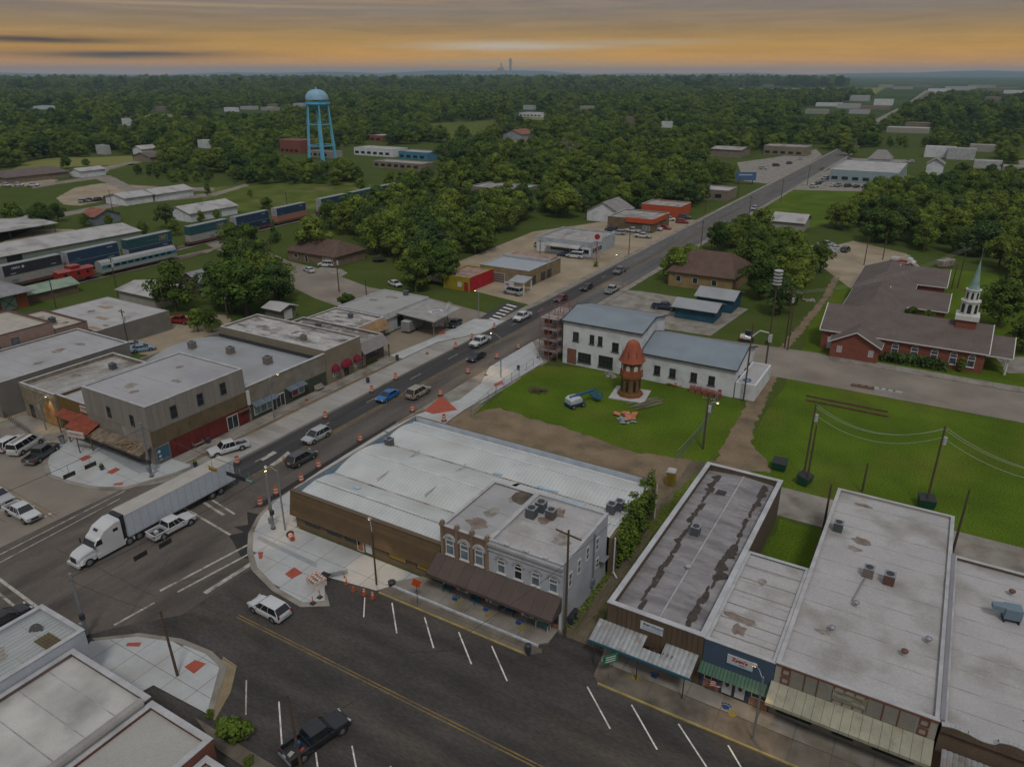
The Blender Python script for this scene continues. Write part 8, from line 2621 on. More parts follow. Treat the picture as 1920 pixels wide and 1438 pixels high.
bin_(990, 1226, .33, .95, plain('slate_bin', (0.035, 0.045, 0.055)), 'dark slatted litter bin on the kerb end', .13)
bin_(735, 1098, .42, .5, plain('black_green', (0.012, 0.02, 0.016)), 'black round tub below the brown siding', .04)
bin_(391, 832, .35, .8, paint('navy'), 'navy tub beside the grey bench at the red front')
bin_(690, 732 - 14, .35, .8, paint('navy'), 'navy tub beside the pale bench')
bin_(745, 676, .35, .9, plain('slate_bin', (0.035, 0.045, 0.055)), 'dark bin on the pavement past the dome awnings')
bin_(972, 695, .3, .8, plain('slate_bin', (0.035, 0.045, 0.055)), 'dark bin beside the lawn fence')
bin_(118, 833, .4, 1.2, M_STEEL, 'pale grey drum on the left patio corner')
for k, (px, py, lb) in enumerate([(1070, 1170, 'navy wheeled bin nearest the alley pole'), (1076, 1160, 'navy wheeled bin further back in the alley')]):
 T = thing('wheeled_bin', lb, 'bin', (*G(px, py), .03), R(20))
 MB().loft([[(-.25, -.3, .05), (.25, -.3, .05), (.25, .3, .05), (-.25, .3, .05)], [(-.33, -.4, 1.0), (.33, -.4, 1.0), (.33, .4, 1.0), (-.33, .4, 1.0)]]).build('body', paint('navy'), T)
 MB().obox((0, 0, 1.04), (.7, .86, .07)).build('lid', M_BLACKP, T)
for k, (px, py, rz, lb) in enumerate([(1460, 880, 0, 'dark green dumpster at the dirt track'), (1508, 907, 75, 'green dumpster behind the brown shop'), (1735, 950, 15, 'green dumpster behind the cream shop roof')]):
 T = thing('dumpster', lb, 'dumpster', (*G(px, py), .03), R(rz))
 MB().loft([[(-.9, -.6, .1), (.9, -.6, .1), (.9, .6, .1), (-.9, .6, .1)], [(-1.0, -.8, 1.2), (1.0, -.8, 1.2), (1.0, .8, 1.5), (-1.0, .8, 1.5)]]).build('body', plain('dumpster_green', (0.008, 0.06, 0.04)), T)
 for s in (-.5, .5):
  MB().add([(s - .48, -.85, 1.24), (s + .48, -.85, 1.24), (s + .48, .85, 1.56), (s - .48, .85, 1.56)], [(0, 1, 2, 3)]).build('lid', M_BLACKP, T)
for px, py, lb in ((192, 882, 'blue planter with a small plant on the left white corner'), (367, 876, 'blue planter by the trailer rear')):
 T = thing('planter', lb, 'planter', (*G(px, py), .16))
 MB().lathe([(.25, 0), (.34, .55), (.3, .56)], 12).build('pot', paint('navy'), T)
 MB().lathe([(.05, .5), (.3, .75), (.1, 1.0)], 7).build('plant', LEAF, T)
T = thing('yellow_toilet', 'yellow portable toilet with white roof behind the ivy', 'toilet', (*G(1257, 908), .02), R(10))
MB().box(-.6, .6, -.6, .6, 0, 2.1).build('cabin', plain('toilet_yellow', (0.22, 0.17, 0.02)), T)
MB().loft([[(-.64, -.64, 2.1), (.64, -.64, 2.1), (.64, .64, 2.1), (-.64, .64, 2.1)], [(-.5, -.5, 2.3), (.5, -.5, 2.3), (.5, .5, 2.3), (-.5, .5, 2.3)]]).build('roof', M_COPING, T)
MB().box(-.35, .35, -.63, -.6, .1, 1.9).build('door', plain('toilet_ochre', (0.17, 0.12, 0.02)), T)
T = thing('trampoline', 'black round trampoline on the lawn by the side street', 'trampoline', (*G(711, 490), 0))
MB().lathe([(2.1, .8), (2.2, .84), (0, .82)], 20).build('mat', M_BLACKP, T)
for k in range(6):
 a = k * math.pi / 3
 MB().tube((2.1 * math.cos(a), 2.1 * math.sin(a), 0), (2.1 * math.cos(a), 2.1 * math.sin(a), .8), .04, .04, 5).build('leg', M_STEEL, T)
# painted paw prints
for k, (px, py, c) in enumerate([(853, 1127, 'b'), (858, 1134, 'y'), (911, 1147, 'b'), (914, 1158, 'y'), (972, 1172, 'b'), (976, 1182, 'y'), (1191, 1274, 'y'), (1226, 1270, 'b'), (1360, 1328, 'b'), (1372, 1342, 'y')]):
 x, y = G(px, py)
 z = .318 if px < 1100 else .185
 q = MB()
 for dx, dy, r_ in ((0, 0, .34), (-.34, .3, .12), (-.12, .44, .12), (.14, .44, .12), (.35, .3, .12)):
  q.poly([(x + dx + r_ * math.cos(i * math.pi / 5), y + dy + r_ * .8 * math.sin(i * math.pi / 5), z) for i in range(10)])
 q.build('painted_paw', mat('paw_blue', (0.012, 0.055, 0.19), .8) if c == 'b' else mat('paw_yellow', (0.23, 0.18, 0.035), .8))['kind'] = 'structure'

# rooftop units
def ac_unit(x, y, z, s, m, label, rz=0.0, round_=True):
 T = thing('air_conditioner', label, 'air conditioner', (x, y, z), rz, 'roof air conditioners')
 MB().box(-.42 * s, .42 * s, -.42 * s, .42 * s, 0, .95 * s).build('case', m, T)
 MB().box(-.46 * s, .46 * s, -.46 * s, .46 * s, .95 * s, 1.0 * s).build('lid', M_STEEL, T)
 MB().tube((0, 0, 1.0 * s), (0, 0, 1.04 * s), .33 * s, .33 * s, 14).build('fan', M_DARK, T)
 for k in range(4):
  MB().box(-.435 * s, .435 * s, -.435 * s, .435 * s, (.15 + k * .2) * s, (.19 + k * .2) * s).build('louvre', M_DARK, T)
 return T


U1, U2, U3 = plain('unit_grey', (0.10, 0.11, 0.125)), plain('unit_tan', (0.22, 0.185, 0.16)), plain('unit_green', (0.07, 0.105, 0.095))
for a in [(-32.9, 60.0, 7.9, 1.2, U1, 'tall grey unit on the white two-storey roof'), (-32.6, 61.6, 7.9, 1.2, U1, 'unit behind the tall grey unit on the two-storey roof'), (-31.0, 60.9, 7.9, 1.1, plain('unit_brown', (0.12, 0.105, 0.095)), 'brown unit right of the grey pair on the two-storey roof'),
    (-27.6, 69.6, 5.0, 1.15, U1, 'blue-grey unit next to the ivy'), (-27.2, 71.0, 4.8, 1.1, U1, 'second unit next to the ivy, further back'), (-61.0, 70.2, 4.6, 1.1, U1, 'lone dark unit by the blue parapet'),
    (-17.8, 70.2, 4.92, 1.1, U1, 'grey unit on the streaked roof'), (-4.3, 78.3, 5.36, 1.1, U3, 'green unit at the left of the cream shop roof'), (-.4, 71.2, 5.36, 1.1, U2, 'tan unit in the middle of the cream shop roof'), (1.5, 71.0, 5.36, 1.15, plain('unit_rust', (0.15, 0.07, 0.05)), 'rusty unit in the middle of the cream shop roof'),
    (-106.2, 81.6, 5.95, 1.3, U2, 'brown unit in the middle of the curved roof'), (-96.6, 81.4, 5.95, 1.4, U2, 'brown unit at the front of the curved roof'), (-114.5, 80.0, 5.95, 1.3, U2, 'rusty unit at the back of the curved roof'), (-99.8, 93.0, 6.16, 1.1, U2, 'small unit on the peeling tan shop roof'),
    (-107.0, 104.0, 4.2, 1.1, U1, 'unit on the torn roof of the porch shop'), (-107.0, 113.6, 3.76, 1.0, U1, 'unit on the workshop roof'), (-106.6, 132.2, 4.24, 1.1, U1, 'dark unit at the back of the garage roof'), (-119.2, 67.5, 5.2, 1.1, U1, 'dark unit on the weathered stone building roof'), (-150.0, 75.0, 6.3, 1.2, U3, 'grey-green unit on the cream roof of the stepped shop')]:
 ac_unit(*a)
for x, y, z, c, lb in [(-16.4, 63.4, 5.05, 'pale', 'round vent on the roof ridge of the brown shop'), (-.8, 65.6, 5.36, 'steel', 'turbine vent at the right of two on the cream shop roof'), (-2.2, 60.8, 5.36, 'steel', 'turbine vent at the left of two on the cream shop roof'), (3.7, 60.8, 5.36, 'rust', 'rusty turbine vent on the cream shop roof'), (5.4, 63.6, 5.36, 'steel', 'thin pipe vent by the party wall'), (12.0, 75.3, 5.2, 'rust', 'small rusty vent on the right white roof')]:
 T = thing('roof_vent', lb, 'vent', (x, y, z))
 mm = M_STEEL if c == 'steel' else (M_COPING if c == 'pale' else plain('rust_vent', (0.13, 0.05, 0.035)))
 MB().tube((0, 0, 0), (0, 0, .3), .14, .14, 10).build('stub', M_COPING, T)
 MB().lathe([(.16, .3), (.3, .42), (.3, .55), (.0, .7)], 12).build('hood', mm, T)
T = thing('roof_cooler', 'blue-grey cooler box with a duct on the right white roof', 'cooler', (11.8, 71.0, 5.2), R(10))
MB().box(-.7, .7, -.6, .6, .45, 1.5).build('case', plain('cooler_blue', (0.13, 0.19, 0.24)), T)
MB().loft([[(-.7, -.45, .9), (-.7, .45, .9), (-.7, .45, 1.5), (-.7, -.45, 1.5)], [(-1.7, -.3, 1.1), (-1.7, .3, 1.1), (-1.7, .3, 1.5), (-1.7, -.3, 1.5)]]).build('duct', plain('cooler_blue', (0.13, 0.19, 0.24)), T)
for x in (-.6, .6):
 MB().box(x - .05, x + .05, -.55, .55, 0, .45).build('stand', M_DARK, T)
tag(MB().tube((-.6, 70.4, 5.5), (-1.2, 66.2, 5.45), .07, .07, 6).build('roof_duct', M_STEEL), 'long thin duct lying on the cream shop roof', 'duct')
for x, y, c, lb in [(-17.8, 80.3, 0, 'dark hatch on the back of the streaked roof')]:
 tag(MB().loft([[(x - .6, y - .5, 4.9), (x + .6, y - .5, 4.9), (x + .6, y + .5, 4.9), (x - .6, y + .5, 4.9)], [(x - .5, y - .4, 5.15), (x + .5, y - .4, 5.15), (x + .5, y + .4, 5.15), (x - .5, y + .4, 5.15)]]).build('roof_hatch', M_DARK), lb, 'hatch')
tag(MB().lathe([(0, 0), (.9, .06), (1.5, .02)], 9, c=(-35.6, 63.2, 7.76)).build('debris_heap', mat('leaf_litter', (0.10, 0.08, 0.06), .95, var=.4)), 'heap of dark litter at the back of the brick shop roof', 'debris')

# ------------------------------------------------------------------ fenced lawn
def fence(pts, label, h=1.8):
 T = thing('chain_link_fence', label, 'fence', (*pts[0], 0), world=True)
 for (a, b) in zip(pts[:-1], pts[1:]):
  L = math.dist(a, b)
  n = max(1, round(L / 3))
  for i in range(n + 1):
   x, y = a[0] + (b[0] - a[0]) * i / n, a[1] + (b[1] - a[1]) * i / n
   MB().tube((x, y, 0), (x, y, h), .045, .045, 6).build('post', M_STEEL, T)
  q = MB()
  q.tube((*a, h), (*b, h), .03, .03, 5)
  q.tube((*a, .1), (*b, .1), .015, .015, 4)
  m_ = int(L / .28)
  for i in range(m_):
   t0, t1 = i / m_, min(1, (i + 4) / m_)
   for z0, z1 in ((.1, h), (h, .1)):
    q.tube((a[0] + (b[0] - a[0]) * t0, a[1] + (b[1] - a[1]) * t0, z0), (a[0] + (b[0] - a[0]) * t1, a[1] + (b[1] - a[1]) * t1, z1), .006, .006, 3, caps=False)
  w = q.build('wire_mesh', M_STEEL, T)
  w['kind'] = 'stuff'


fence([G(1268, 866), G(1312, 818), G(1345, 752)], 'chain link fence on the right of the lawn')
fence([G(1000, 688), G(930, 738), G(884, 782)], 'chain link fence between pavement and lawn')
rgd = random.Random(21)
for nm, lb, px, py, n, sz, c, cat in [('log_pile', 'brown pile of timber and earth on the fenced lawn', 1008, 735, 26, (1.6, .12, .12), (0.10, 0.075, 0.05), 'timber'), ('plank_pile', 'long grey planks beside the octagonal tower', 1212, 758, 14, (6.0, .16, .06), (0.17, 0.145, 0.11), 'planks'),
         ('orange_sheets', 'orange sheets dumped on the lawn', 1176, 781, 10, (1.3, 1.0, .05), (0.42, 0.16, 0.09), 'sheets'), ('scrap_metal', 'grey scrap beside the orange sheets', 1172, 790, 14, (.9, .4, .05), (0.25, 0.27, 0.28), 'scrap'),
         ('crate_boards', 'tan boards leaning at the white annex wall', 1270, 720, 12, (2.0, 1.0, .06), (0.30, 0.15, 0.08), 'boards'), ('rubble_heap', 'pale rubble beside the white hall', 1145, 706, 14, (.7, .5, .3), (0.25, 0.23, 0.2), 'rubble'),
         ('yard_scrap', 'white scrap heap in the wrecker yard', 1548, 470, 30, (2.0, 1.0, .5), (0.33, 0.32, 0.31), 'scrap'), ('lawn_rubble', 'small rubble heap on the grass by the farm track', 1518, 565, 16, (.9, .6, .3), (0.30, 0.27, 0.24), 'rubble')]:
 T = thing(nm, lb, cat, (*G(px, py), 0), R(62) if nm == 'plank_pile' else 0)
 for k in range(n):
  sp = 1.3 if nm != 'yard_scrap' else 4.0
  MB().obox((rgd.gauss(0, sp * (.35 if nm == 'plank_pile' else 1) * .6), rgd.gauss(0, sp * .5), .1 + .5 * rgd.random() * (1 if nm in ('log_pile', 'crate_boards') else .4)), [v * rgd.uniform(.6, 1.2) for v in sz], rgd.uniform(-.12, .12) if nm == 'plank_pile' else rgd.uniform(0, 6.28), rx=rgd.uniform(-.25, .25)).build('piece', mat(nm + '_stuff', c, .9, var=.2, rnd=.25, coords='obj'), T)
for k in range(11):
 x, y = G(1292 + (k % 6) * 12 + (k // 6) * 6, 724 + (k % 6) * 3 + (k // 6) * 10)
 T = thing('brick_pallet', 'shrink wrapped red brick pallet, %s row, place %s from the tower' % (('back', 'front')[k // 6], ('one', 'two', 'three', 'four', 'five', 'six')[k % 6]), 'pallet', (x, y, .02), R(14), 'brick pallets by the annex')
 MB().box(-.55, .55, -.55, .55, 0, .12).build('pallet', M_BROWN, T)
 for j in range(3):
  MB().box(-.52, .52, -.5, .5, .13 + j * .3, .41 + j * .3).build('brick_layer', mat('pallet_brick', (0.20, 0.075, 0.055), .9, rnd=.2), T)
for k in range(2):
 tag(MB().obox((-9.6 + k * .3, 128.4 - k * 2.0, .16), (13, .22, .26), R(-1)).build('steel_beam', M_RUST), '%s long rusty steel beam on the lawn by the church street' % ('upper', 'lower')[k], 'beam')
for k in range(7):
 x, y = G(1604 + k * 13, 725 + k * 2.3)
 tag(MB().obox((x, y, .25), (1.5, .5, .5), R(-2)).build('concrete_block', M_BRTAN if k < 3 else M_CONC), '%s block at the lawn edge, %s in the line' % ('brown' if k < 3 else 'pale', ('first', 'second', 'third', 'fourth', 'fifth', 'sixth', 'seventh')[k]), 'block', 'blocks at the lawn edge')
T = thing('patio_railing', 'metal patio railing at the left edge of the stone building', 'railing', (*G(30, 798), 0), R(-8))
for k in range(16):
 MB().tube((-6 + k * .8, 0, 0), (-6 + k * .8, 0, 1.2), .03, .03, 4).build('baluster', M_DARK, T)
for z in (.6, 1.2):
 MB().tube((-6, 0, z), (6, 0, z), .03, .03, 4).build('rail', M_DARK, T)

# ------------------------------------------------------------------ ivy, hedges, single trees
def leafy(name, label, cat, boxes, n, size, seed, m=LEAF):
 rg = random.Random(seed)
 vs, fs = [], []
 tot = sum((b[1] - b[0] + .5) * (b[3] - b[2] + .5) * (b[5] - b[4] + .5) for b in boxes)
 for b in boxes:
  for i in range(int(n * (b[1] - b[0] + .5) * (b[3] - b[2] + .5) * (b[5] - b[4] + .5) / tot)):
   p = Vector((rg.uniform(b[0], b[1]), rg.uniform(b[2], b[3]), rg.uniform(b[4], b[5])))
   nr = Vector((rg.gauss(.3, .7), rg.gauss(-.2, .7), rg.gauss(.6, .6))).normalized()
   u = Matrix.Rotation(rg.uniform(0, 6.28), 3, nr) @ nr.orthogonal().normalized()
   w = nr.cross(u)
   s = size * rg.uniform(.6, 1.3)
   k = len(vs)
   vs += [p + u * s * .6, p + w * s * .45, p - u * s * .6, p - w * s * .45]
   fs.append((k, k + 1, k + 2, k + 3))
 b = MB()
 b.v = [tuple(v) for v in vs]
 b.f = fs
 b.mi = [0] * len(fs)
 return tag(b.build(name, m), label, cat)


rgv = random.Random(44)
iv = []
for k in range(34):
 y, z = rgv.uniform(66.5, 77.5), rgv.uniform(.3, 5.0)
 w = rgv.uniform(.5, 1.2)
 iv.append((-25.5, -25.3 + rgv.uniform(.2, .9), y - w, y + w, z - w * .7, z + w * .7))
for k in range(12):
 y = rgv.uniform(67, 77.8)
 iv.append((-25.6 - rgv.uniform(.2, 1.8) * (y > 71), -25.1, y - .6, y + .6, 4.8, 5.3 + rgv.uniform(.1, .8)))
iv.append((-26.3, -25.6, 77.4, 78.3, 5.2, 7.0))
leafy('ivy', 'green ivy climbing over the alley end of the metal roof', 'ivy', iv, 4200, .30, 4)
leafy('hedge', 'dark hedge below the arched church windows', 'hedge', [(-6.8, 4.6, 153.7, 155.6, .1, 1.5), (-5, 3.5, 154.0, 155.4, 1.2, 2.0)], 2600, .42, 5, LEAF_DARK)
leafy('alley_weeds', 'weeds along the alley side of the blue-grey shop', 'weeds', [(-25.8, -25.2, 54.6, 66, 0, .35), (-24.0, -22.6, 57, 76, 0, .12)], 900, .25, 6)
for px, py, h, k, lb in [(440, 1392, 2.9, 'bush0', 'dense round shrub in the planter at the bottom left'), (468, 1432, .9, 'bush1', 'small weed clump in the planter strip'), (392, 1345, .8, 'bush2', 'tiny shrub at the corner of the white pavement'), (1800, 697, 3.0, 'tall0', 'young tree before the church hedge'), (1705, 612, 4.6, 'oak1', 'left bushy tree behind the church nave'), (1735, 617, 4.4, 'oak3', 'right bushy tree behind the church nave'),
       (330, 585, 12.5, 'oak0', 'tall open tree with a pale trunk by the dirt lot'), (372, 622, 5.4, 'oak2', 'left small tree beside the red pickup'), (398, 624, 5.6, 'oak4', 'right small tree beside the red pickup'), (590, 484, 13.0, 'oak1', 'broad tree over the brown roofed house'), (516, 455, 7.5, 'cedar', 'dark cedar between the tracks and the side street'),
       (650, 580, 4.0, 'bush1', 'shrub at the pole on the side street'), (520, 450, 3.0, 'bush0', 'shrub beside the dark cedar'), (30, 428, 9.5, 'oak2', 'spreading oak at the left edge'), (82, 428, 9.5, 'oak3', 'broad dark oak beside the cottage'), (110, 416, 7.0, 'oak0', 'smaller oak next to the rusty cottage'), (160, 425, 5.0, 'oak4', 'tree in front of the rusty cottage'), (206, 425, 4.6, 'oak2', 'tree right of the rusty cottage'),
       (312, 428, 9.0, 'dark0', 'dark tree beyond the teal container'), (270, 444, 5.5, 'oak1', 'left low tree behind the train'), (330, 442, 6.0, 'oak3', 'right low tree behind the train'), (378, 418, 4.5, 'oak0', 'tree in front of the pale roofed house'), (408, 414, 4.5, 'oak2', 'second tree at the pale roofed house'), (500, 400, 6.5, 'oak4', 'tree in the meadow by the blue containers'), (470, 370, 3.5, 'oak1', 'small tree in the upper meadow'), (390, 368, 6.0, 'tall0', 'narrow tree beside the long white shed'),
       (678, 362, 8.0, 'tall1', 'narrow tall tree in the meadow'), (648, 388, 6.0, 'oak3', 'tree behind the last blue containers'), (436, 470, 9.0, 'oak2', 'tree left of the siding end'), (470, 480, 10.0, 'oak0', 'tree beside the small red shed'), (620, 430, 10.5, 'oak4', 'tree in front of the eighth container'), (650, 440, 11.5, 'oak1', 'tree between the train and the street house'), (690, 450, 12.0, 'dark0', 'dark tree above the trampoline lawn'),
       (780, 548, 12.0, 'tall0', 'tall bright tree beside the white sedan'), (832, 535, 11.0, 'oak2', 'bright tree left of the kiosk'), (1264, 528, 9.5, 'oak1', 'roadside tree left of the bungalow'), (1290, 516, 9.0, 'oak3', 'tree against the bungalow wall'), (1420, 560, 10.5, 'oak0', 'big tree right of the bungalow'), (1462, 590, 9.0, 'dark0', 'dark tree behind the siren pole'),
       (1872, 612, 11.5, 'oak2', 'large tree beside the steeple'), (1915, 660, 8.0, 'oak4', 'tree at the right edge by the church porch'), (1912, 580, 11.0, 'oak1', 'tree behind the steeple at the right edge'), (1910, 520, 11.0, 'oak3', 'tree at the right edge beyond the church'), (1118, 500, 1.6, 'bush2', 'round shrub under the diner sign'), (250, 598, 2.0, 'bush1', 'low shrubs beside the white store wall')]:
 x, y = G(px, py)
 tree(x, y, h, k, lb, wide=1.1 if h > 6 else 1.0, cat='shrub' if k.startswith('bush') else 'tree')
T = thing('dead_tree', 'bare grey dead tree among the green crowns', 'tree', (*G(1062, 318), 0))
q = MB()
rgt = random.Random(8)


def limb(p, d, l, r, n):
 e = p + d * l
 q.tube(p, e, r, r * .6, 5, caps=False)
 if n:
  for k in range(3):
   limb(e, (d + Vector((rgt.gauss(0, .55), rgt.gauss(0, .55), rgt.gauss(.1, .3)))).normalized(), l * .72, r * .6, n - 1)


limb(Vector((0, 0, 0)), Vector((0, 0, 1)), 6.0, .4, 5)
q.build('branches', mat('dead_wood', (0.20, 0.18, 0.16), .95), T)

# ------------------------------------------------------------------ woods
CLEAR = [PX(p) for p in [
 [(385, 352), (520, 344), (660, 340), (735, 352), (720, 392), (600, 392), (480, 402), (380, 380)],
 [(-250, 322), (180, 322), (380, 345), (400, 440), (-250, 520)],
 [(150, 318), (300, 296), (330, 300), (230, 318), (250, 330), (420, 326), (440, 344), (200, 345)],
 [(800, 232), (930, 226), (940, 258), (900, 268), (800, 262)],
 [(640, 276), (850, 268), (880, 285), (830, 308), (700, 318), (610, 300)],
 [(1375, 300), (1480, 280), (1545, 268), (1560, 300), (1480, 352), (1400, 362), (1370, 345)],
 [(1390, 420), (1480, 355), (1560, 300), (1730, 296), (1745, 350), (1700, 362), (1650, 374), (1540, 424), (1440, 440)],
 [(1330, 176), (1380, 166), (1660, 165), (1640, 178), (1560, 181), (1360, 180)],
 [(1560, 150), (1920, 156), (1990, 180), (1740, 176), (1690, 212), (1640, 232), (1500, 216), (1480, 205), (1640, 185)],
 [(585, 170), (640, 162), (850, 146), (900, 148), (700, 168)],
 [(170, 182), (230, 178), (240, 183), (180, 188)],
 [(60, 200), (180, 192), (210, 200), (80, 212)],
 [(350, 215), (440, 205), (520, 206), (540, 214), (400, 226)],
 [(960, 212), (1040, 210), (1050, 222), (960, 226)],
 [(700, 240), (780, 232), (780, 240), (700, 246)],
 [(1600, 278), (1760, 278), (1780, 300), (1600, 300)],
 [(1680, 245), (1740, 240), (1750, 262), (1690, 268)],
 [(1890, 290), (1920, 260), (2050, 250), (2050, 420), (1905, 380)],
]]


rgf = random.Random(77)
for k in range(46):
 d = rgf.uniform(620, 4800) if k > 12 else rgf.uniform(420, 900)
 a = CAM_YAW - R(rgf.uniform(-35, 33))
 cx, cy = -d * math.sin(a), d * math.cos(a)
 ln, wd = d * rgf.uniform(.03, .075), d * rgf.uniform(.035, .10)
 if abs(cx + 78 + max(0, cy - 900) * .026) < ln + 25:
  continue
 pl = [(cx + ln * math.cos(i * .628) * rgf.uniform(.6, 1.2), cy + wd * math.sin(i * .628) * rgf.uniform(.6, 1.2)) for i in range(10)]
 CLEAR.append(pl)
 sheet('hay_field' if k % 3 == 0 else 'meadow', pl, 0.010, MATS['hay'] if k % 3 == 0 else M_LAWN2)


def road_gap(x, y):
 w = 24 if y < 560 else (5 if y < 900 else (11 if y < 1400 else 22))
 return abs(x + 77 + max(0, y - 620) * 0.0265) < w


# base areas of the tree masses that stand close enough to tell trees apart: polygon, height range, spacing
MASS = [
 ([(392, 566), (440, 505), (470, 480), (505, 535), (535, 560), (515, 590), (450, 596), (410, 590)], (9, 12.5), 7.0),
 ([(690, 470), (640, 446), (660, 412), (740, 392), (850, 396), (960, 384), (1005, 404), (965, 432), (925, 470), (885, 495), (850, 536), (800, 545), (768, 538), (738, 490)], (9.5, 13.5), 8.0),
 ([(1225, 498), (1262, 470), (1330, 436), (1410, 440), (1450, 462), (1530, 500), (1556, 540), (1500, 575), (1452, 580), (1402, 545), (1392, 490), (1320, 470), (1270, 500)], (7.5, 11), 7.5),
 ([(1556, 425), (1580, 395), (1660, 376), (1720, 366), (1925, 340), (1960, 560), (1850, 505), (1800, 478), (1700, 470), (1620, 455)], (8.5, 12), 8.5),
 ([(960, 400), (1060, 376), (1200, 372), (1290, 372), (1350, 360), (1370, 372), (1290, 398), (1240, 405), (1180, 400), (1120, 410), (1050, 412)], (8.5, 12), 8.5),
]
MASS += [([(420, 338), (520, 326), (640, 330), (700, 338), (668, 350), (560, 346), (470, 348)], (6.5, 10), 8.0), ([(240, 322), (330, 310), (400, 330), (390, 345), (300, 344)], (3.5, 6), 8.0)]
HOUSE_GAPS = TREE_BOX
ALLP = []
for poly, (h0, h1), sp in MASS:
 w = PX(poly)
 xs = [p[0] for p in w]
 ys = [p[1] for p in w]
 x = min(xs)
 while x < max(xs):
  y = min(ys)
  while y < max(ys):
   q = (x + random.uniform(-.42, .42) * sp, y + random.uniform(-.42, .42) * sp)
   if inside(q, w) and not any(a - 3.5 < q[0] < b and c - 3.5 < q[1] < d + 2 for a, b, c, d in HOUSE_GAPS) and \
     all((q[0] - t[0]) ** 2 + (q[1] - t[1]) ** 2 > 22 for t in TREES) and not (abs(q[0] + 76) < 12):
    ALLP.append((q[0], q[1], random.uniform(h0, h1)))
   y += sp
  x += sp
far_pts = []
hx, hy = -math.sin(CAM_YAW), math.cos(CAM_YAW)


def scatter(r0, r1, sp, sc, thin=0.0):
 n = int(r1 / sp) + 1
 for i in range(-n, n + 1):
  for j in range(-n, n + 1):
   x = (i + random.uniform(-.45, .45)) * sp
   y = (j + random.uniform(-.45, .45)) * sp
   d2 = x * x + y * y
   if d2 < r0 * r0 or d2 >= r1 * r1:
    continue
   f = x * hx + y * hy
   s = x * hy - y * hx
   if f < 0 or abs(s) > f * 0.80 + 25:
    continue
   if random.random() < thin or road_gap(x, y):
    continue
   if any(inside((x, y), c) for c in CLEAR):
    continue
   far_pts.append((x, y, sc * random.choice((random.uniform(0.5, 0.9), random.uniform(0.8, 1.2), random.uniform(1.0, 1.55)))))


WOODS = PX([(-300, 318), (150, 318), (330, 322), (420, 330), (560, 338), (660, 342), (720, 372), (760, 384), (960, 380), (1060, 372), (1300, 366), (1380, 352), (1500, 300),
   (1600, 296), (1740, 350), (1930, 344), (2200, 360)])
FARB = []
for x0, x1, y0, y1 in TREE_BOX:
 cx, cy = (x0 + x1) / 2, y0
 D = math.hypot(cx, cy)
 if D > 240:
  FARB.append((cx / D, cy / D, D, (x1 - x0) / 2))


def veil(x, y, s):
 """True where a tree would hide one of the buildings that show through the woods."""
 for ux, uy, D, hw in FARB:
  t = x * ux + y * uy
  if D * (1 - .17 * max(1.0, s)) < t < D + 12 and abs(x * uy - y * ux) < hw + 3 * s:
   return True
 return False


# keep everything beyond that line
n_before = len(far_pts)
scatter(255, 900, 9.0, 1.0)
keep = []
LINE = sorted((math.atan2(p[0], p[1]), math.hypot(*p)) for p in WOODS)
for (x, y, s) in far_pts:
 a = math.atan2(x, y)
 lim = LINE[0][1] if a < LINE[0][0] else LINE[-1][1]
 for (a0, r0), (a1, r1) in zip(LINE[:-1], LINE[1:]):
  if a0 <= a <= a1:
   lim = r0 + (r1 - r0) * (a - a0) / max(1e-9, a1 - a0)
 if math.hypot(x, y) >= lim and not veil(x, y, s) and not any(x0 - 4 < x < x1 + 2 and y0 - 5 < y < y1 + 4 for x0, x1, y0, y1 in HOUSE_GAPS):
  keep.append((x, y, s))
far_pts[:] = keep
near_woods = sorted(far_pts, key=lambda p: p[0] ** 2 + p[1] ** 2)
far_pts[:] = []
scatter(900, 2300, 15.0, 1.5, 0.05)
scatter(2300, 5200, 38.0, 3.0, 0.06)
far_pts[:] = [p for p in far_pts if not veil(*p)]

# single trees: every one in the near masses first, then the nearest of the woods, up to about 300 in all
KN = ['oak0', 'oak1', 'oak2', 'oak3', 'oak4', 'tall0', 'tall1', 'dark0']
singles = 0
rest = []


LAND = [('the bungalow', -53, 196), ('the diner', -102, 215), ('the orange store', -99, 260), ('the kiosk', -108, 160), ('the tan corner shop', -100, 175), ('the brown roofed house', -161, 163), ('the wrecker yard', -30, 262), ('the church', -4, 180), ('the white cottage', -50, 285),
  ('the grey cottage', -164, 122), ('the dirt lot', -140, 100), ('the grey gable house', -114, 269), ('the train', -222, 240), ('the waste container', 2, 262), ('the blue sheds', -46, 168), ('the dealership meadow', -40, 360)]


def where(x, y):
 n, lx, ly = min(LAND, key=lambda l: (l[1] - x) ** 2 + (l[2] - y) ** 2)
 dx, dy = x - lx, y - ly
 s, f = dx * hy - dy * hx, dx * hx + dy * hy
 far = 'close ' if math.hypot(dx, dy) < 25 else ('' if math.hypot(dx, dy) < 60 else 'far ')
 return far + ('behind ' if f > abs(s) else 'in front of ' if -f > abs(s) else 'right of ' if s > 0 else 'left of ') + n


def size_word(h):
 return 'large' if h > 11.2 else ('medium' if h > 9.6 else 'small')


N_DONE = len([o for o in bpy.data.objects if o.get('category') == 'tree'])
for (x, y, h) in sorted(ALLP, key=lambda p: p[0] ** 2 + p[1] ** 2):
 if singles + N_DONE < 295:
  k = random.choice(KN)
  form = {'o': 'round crowned', 't': 'narrow', 'd': 'dark leaved'}[k[0]]
  tree(x, y, h, k, '%s %s tree standing %s' % (size_word(h), form, where(x, y)),
    'trees of the leafy clumps', wide=random.uniform(0.95, 1.25))
  singles += 1
 else:
  rest.append((x, y, h / 10.0))
for (x, y, s) in near_woods:
 rest.append((x, y, s))

